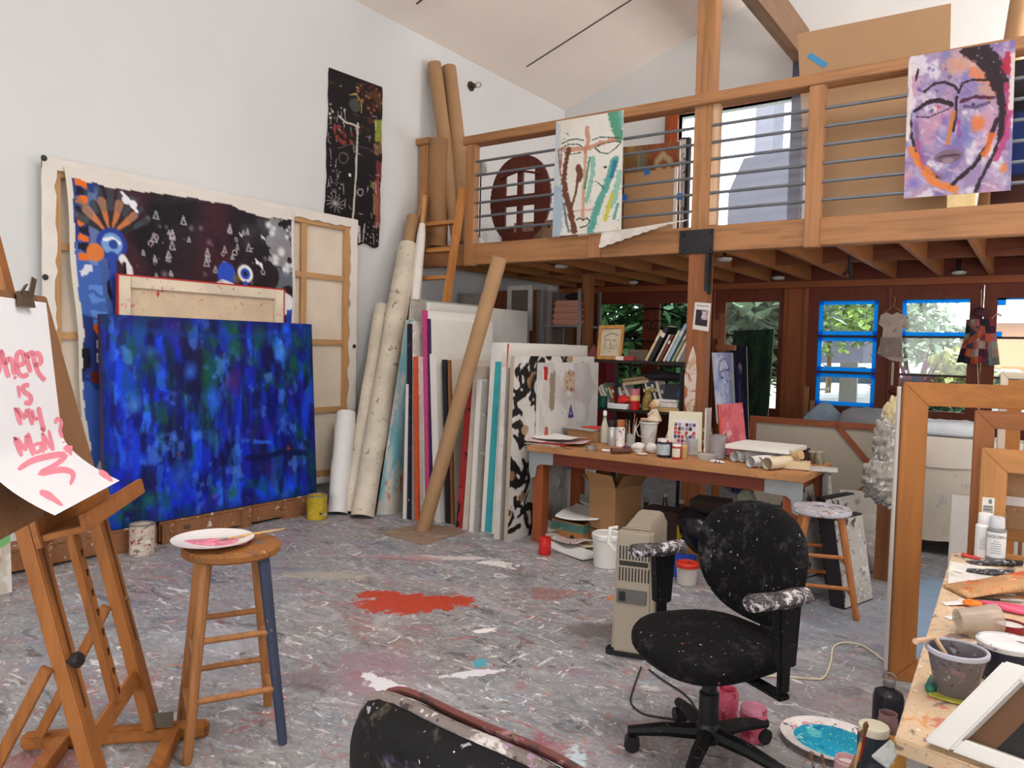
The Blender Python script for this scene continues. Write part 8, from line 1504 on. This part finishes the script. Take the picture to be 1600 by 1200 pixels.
# easel behind the post with the blue-white drawing, green and blue paintings
ee = thing('field_easel', 'brown wooden easel half hidden behind the fir post', 'easel', (-2.42, 6.75, 0)); ew = lambda: wood('dim_oak', (126, 74, 42), axis=2)
obj('mast', MB().bar((-2.36, 6.62, 0), (-2.42, 6.80, 1.86), .06, .03, up=(0, 1, 0)), ew(), ee); obj('clamp', MB().box((-2.46, 6.74, 1.52), (-2.28, 6.80, 1.57)).box((-2.50, 6.76, 1.62), (-2.40, 6.82, 1.80)), ew(), ee, bev=.005); obj('leg', MB().bar((-2.55, 7.1, 0), (-2.44, 6.83, 1.5), .04, .03), ew(), ee); obj('tray', MB().box((-2.5, 6.52, .70), (-2.1, 6.62, .73)), ew(), ee)
A = Art(44, 96, (186, 190, 214), 2.4); A.wash((130, 142, 200), .48, .62, 4, 6, .8).wash((214, 212, 220), .55, .68, 5, 6, .8).line([(.3, .12), (.55, .08), (.72, .2), (.7, .34)], .03, (110, 112, 160), .8).line([(.3, .12), (.22, .24), (.3, .36)], .03, (110, 112, 160), .8).line([(.3, .28), (.42, .25)], .025, (70, 70, 110)).line([(.55, .25), (.7, .24)], .025, (70, 70, 110)).disc(.36, .36, .05, (70, 70, 110), ry=.02).line([(.4, .55), (.5, .62), (.6, .58)], .02, (110, 120, 180), .7).rect(.86, 0, 1, 1, (196, 186, 176), .8, .08)
q = [aY(*p, y) for p, y in (((1112, 551), 6.60), ((1145, 551), 6.60), ((1149, 650), 6.50), ((1119, 650), 6.50))]; s_ = q[3]; dv = (q[3] - q[0]) * .6
for k in (2, 3): q[k] = q[k] + dv * .2
tag(canvas('blue_drawing', A, lambda u, v: bil(*q)(u, v) + V((0, .05 * math.sin(u * 3.1), 0)), .004, (.1, -1, 0)), 'blue and white face drawing on a curled sheet on the easel behind the post', 'drawing')
A = Art(70, 130, (34, 58, 40), 1.9); A.wash((48, 78, 46), .5, .65, 5, 7, .8).wash((24, 38, 30), .52, .66, 6, 8, .8).dabs(24, (18, 28, 24), (.015, .04), (.2, .05, 1, .7), .7).rect(0, .12, .3, 1, (46, 46, 78), .5, .2); q = [aY(*p, y) for p, y in (((1146, 517), 8.55), ((1209, 514), 8.55), ((1196, 700), 8.2), ((1136, 705), 8.2))]
g0, g1 = q[3], q[2]; k_ = .0
for a_, b_ in ((q[0], 3), (q[1], 2)): d_ = q[b_] - a_; q[b_] = a_ + d_ * ((a_.z - .02) / (a_.z - q[b_].z))
tag(canvas('green_painting', A, bil(*q), .035, (0, -1, .1), edge=(150, 160, 130)), 'tall dark green painting leaning in front of the third glazed door', 'painting')
A = Art(40, 120, (34, 36, 56), 3.6); A.wash((56, 60, 110), .5, .64, 3, 8, .8).disc(.55, .10, .22, (40, 40, 70)).disc(.6, .16, .12, (170, 160, 150), ry=.045).line([(.5, .2), (.6, .45), (.5, .8)], .16, (52, 58, 116), .8, .8).line([(.55, .26), (.6, .5)], .05, (120, 110, 120), .6); q = [aY(*p, y) for p, y in (((1140, 541), 8.3), ((1166, 541), 8.3), ((1170, 700), 8.0), ((1142, 700), 8.0))]
for a_, b_ in ((q[0], 3), (q[1], 2)): d_ = q[b_] - a_; q[b_] = a_ + d_ * ((a_.z - .02) / (a_.z - q[b_].z))
tag(canvas('dark_blue_painting', A, bil(*q), .03, (0, -1, .1)), 'narrow dark blue figure painting overlapping the left edge of the green painting', 'painting')
for i, (x, lab) in enumerate(((1259, 'taller rough plank leaning beside the post left of the blue-taped door'), (1268, 'shorter rough plank beside the taller one left of the blue-taped door'))): a = aY(x, 604 + 22 * i, 8.8); tag(obj('plank', MB().bar((a.x + .02, 8.74, 0), (a.x, 8.84, a.z), .05, .02, up=(0, 1, 0)), wood('raw_plank', (160, 112, 72), axis=2)), lab, 'plank', 'planks by the taped door')
# little dresses hanging on the doors
YD = 8.86
def dress(name, lab, px_out, m, hang, extra):
    q = [aY(x, y, YD) for x, y in px_out]; o = thing(name, lab, 'dress', q[0]); mb = MB(); zc = [(p.x, p.z) for p in q]; cx = sum(p[0] for p in zc) / len(zc)
    f = [V((x, YD + .03 - .045 * (1 - min(1, abs(x - cx) / .2)), z)) for x, z in zc]; b = [V((x, YD + .05, z)) for x, z in zc]; mb.rings([f, b]); obj('dress_body', mb, m, o, smooth=40); return o, cx
dr, cx = dress('white_dress', 'small cream child dress hanging between the taped door and the next', ((1385, 488), (1394, 492), (1402, 488), (1413, 492), (1421, 508), (1412, 514), (1409, 512), (1408, 530), (1411, 566), (1392, 563), (1370, 552), (1378, 528), (1380, 512), (1372, 506), (1376, 492)), splat('cream_dress_cloth', (196, 178, 166), [(160, 140, 130), (214, 202, 192)], dens=.4, sc=16, rough=.9), 0, 0)
a = aY(1396, 478, YD); obj('hanger', MB().tube([(a.x, YD + .02, a.z + .10), (a.x + .012, YD + .02, a.z + .06), (a.x, YD + .02, a.z)], .004, 6).tube([(a.x - .09, YD + .02, a.z - .07), (a.x, YD + .02, a.z), (a.x + .09, YD + .02, a.z - .07)], .005, 6), plain('brass_wire', (176, 130, 66), .4), dr)
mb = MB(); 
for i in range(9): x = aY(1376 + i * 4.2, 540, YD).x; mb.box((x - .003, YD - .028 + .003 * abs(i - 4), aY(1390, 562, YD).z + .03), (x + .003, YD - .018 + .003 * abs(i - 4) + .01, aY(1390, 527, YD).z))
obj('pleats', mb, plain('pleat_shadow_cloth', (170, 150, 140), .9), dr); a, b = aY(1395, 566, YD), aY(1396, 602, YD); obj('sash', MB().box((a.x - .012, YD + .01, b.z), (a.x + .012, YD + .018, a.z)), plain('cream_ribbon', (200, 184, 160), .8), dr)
a = aY(1400, 612, YD); tag(obj('red_slipper', MB().ell((a.x, YD + .01, a.z), (.075, .05, .03), None, 20, 10), plain('dark_red_leather', (120, 40, 44), .5)), 'dark red slipper hung under the small cream dress', 'shoe')
A = Art(60, 66, (60, 48, 56)); r7 = random.Random(12); pal_ = [(50, 46, 60), (150, 56, 74), (196, 108, 110), (206, 96, 60), (40, 60, 56), (180, 172, 150), (90, 40, 60), (70, 66, 84)]
for i in range(6):
    for j in range(6): A.rect(i / 6, j / 6, (i + 1) / 6, (j + 1) / 6, pal_[r7.randrange(8)], 1, .01)
A.line([(.05, .55), (.6, .3)], .07, (206, 92, 60), .9).line([(.05, .05), (.5, .3)], .05, (190, 110, 100), .8).rect(.75, .5, 1, 1, (150, 156, 140), .7, .05)
tl_, tr_, wl_, wr_, bl2, br2 = [aY(x, y, YD) for x, y in ((1509, 499), (1553, 498), (1508, 521), (1556, 520), (1494, 567), (1562, 571))]
pd = thing('patchwork_dress', 'patchwork child dress hanging by a cord between the last two glazed doors', 'dress', (tl_.x, YD, bl2.z))
def pdf(u, v):
    k = v / .32 if v < .32 else (v - .32) / .68; a, b, c_, d_ = (tl_, tr_, wr_, wl_) if v < .32 else (wl_, wr_, br2, bl2); p = (a * (1 - u) + b * u) * (1 - k) + (d_ * (1 - u) + c_ * u) * k
    return V((p.x, YD + .02 - .06 * math.sin(u * math.pi) + .010 * math.sin(u * 25) * v, p.z + .008 * math.sin(u * 14) * v))
canvas('skirt', A, pdf, .012, (0, -1, 0), vcol('patchwork_cloth', .9, .3), pd)
a = aY(1531, 488, YD); obj('bonnet', MB().ell((a.x, YD + .0, a.z), (.07, .05, .05), None, 16, 10), plain('plum_cloth', (84, 48, 54), .9), pd); b = aY(1533, 452, YD); obj('cord', MB().cyl((a.x + .01, YD + .03, a.z), (b.x, YD + .03, b.z), .004, n=6), plain('bright_cord', (226, 196, 160), .5), pd); c_ = aY(1530, 640, YD); obj('cord', MB().cyl((a.x, YD + .04, bl2.z), (c_.x, YD + .04, c_.z), .004, n=6), plain('bright_cord', (226, 196, 160), .5), pd)
obj('strap', MB().tube([tr_ + V((-.02, 0, 0)), tr_ + V((.02, -.01, .05)), tr_ + V((.06, 0, .03))], .008, 6), plain('pink_strap', (206, 140, 150), .8), pd)
p = aZ(1327, 400, 2.325); tag(obj('black_strap', MB().tube([p, p + V((.01, 0, -.10)), p + V((-.04, 0, -.16))], [.012, .018, .012], 8).tube([p + V((.01, 0, -.10)), p + V((.02, .01, -.20))], [.014, .016], 8), plain('black_webbing', (30, 28, 30), .8)), 'black strap dangling from the loft joists', 'strap')
# ================================================================== LIGHT
w = bpy.data.worlds.new('sky'); SC.world = w; w.use_nodes = True; t = w.node_tree; bg = t.nodes['Background']
sky = t.nodes.new('ShaderNodeTexSky'); sky.sky_type = 'HOSEK_WILKIE'; sky.turbidity = 6; sky.sun_direction = V((-.3, -.6, .74)).normalized()
mx = t.nodes.new('ShaderNodeMix'); mx.data_type = 'RGBA'; mx.inputs[0].default_value = .75; t.links.new(sky.outputs[0], mx.inputs[6]); mx.inputs[7].default_value = (.93, .97, 1, 1)
t.links.new(mx.outputs[2], bg.inputs[0]); bg.inputs[1].default_value = 6.5
def area(name, loc, aim, sx, sy, power, col=(1, 1, 1)):
    l = bpy.data.lights.new(name, 'AREA'); l.shape = 'RECTANGLE'; l.size = sx; l.size_y = sy; l.energy = power; l.color = col
    o = bpy.data.objects.new(name, l); COL.objects.link(o); o.location = loc; d = V(aim) - V(loc); o.rotation_euler = d.to_track_quat('-Z', 'Y').to_euler(); return o
area('near_window_daylight', (-.7, NW + .08, 2.1), (-.7, 5, 1.9), 5.6, 2.1, 210, (1, .99, .975))
area('skylight_daylight', (-.2, 2.4, 5.55), (-1.2, 2.8, 0), 1.6, 3.2, 132, (1, .99, .975))
area('right_window_daylight', (RW - .05, 3.4, 1.5), (-3, 5.0, 6.2), 4.6, 2.4, 40, (1, .99, .975))
area('right_up_fill', (2.0, 4.9, .4), (1.2, 5, 6), 2.0, 1.8, 70, (1, .985, .965))  # added upward fill to brighten the ceiling, no door built here
area('loft_up_fill', (2.2, 7.4, 2.9), (-3, 7.2, 6.2), 1.5, 1.5, 265, (1, .985, .965))  # added uplight above the loft deck for the ceiling, no window here
s = bpy.data.lights.new('sun', 'SUN'); s.energy = 4.0; s.angle = R(3); s.color = (1, .96, .88); so = bpy.data.objects.new('sun', s); COL.objects.link(so)
so.rotation_euler = V((.25, .62, -.75)).to_track_quat('-Z', 'Y').to_euler()
SC.view_settings.view_transform = 'Standard'; SC.view_settings.look = 'None'; SC.view_settings.gamma = 1; SC.view_settings.use_curve_mapping = False
SC.view_settings.exposure = 0.04
SC.cycles.use_denoising = True
SC.cycles.max_bounces = 8; SC.cycles.transparent_max_bounces = 16
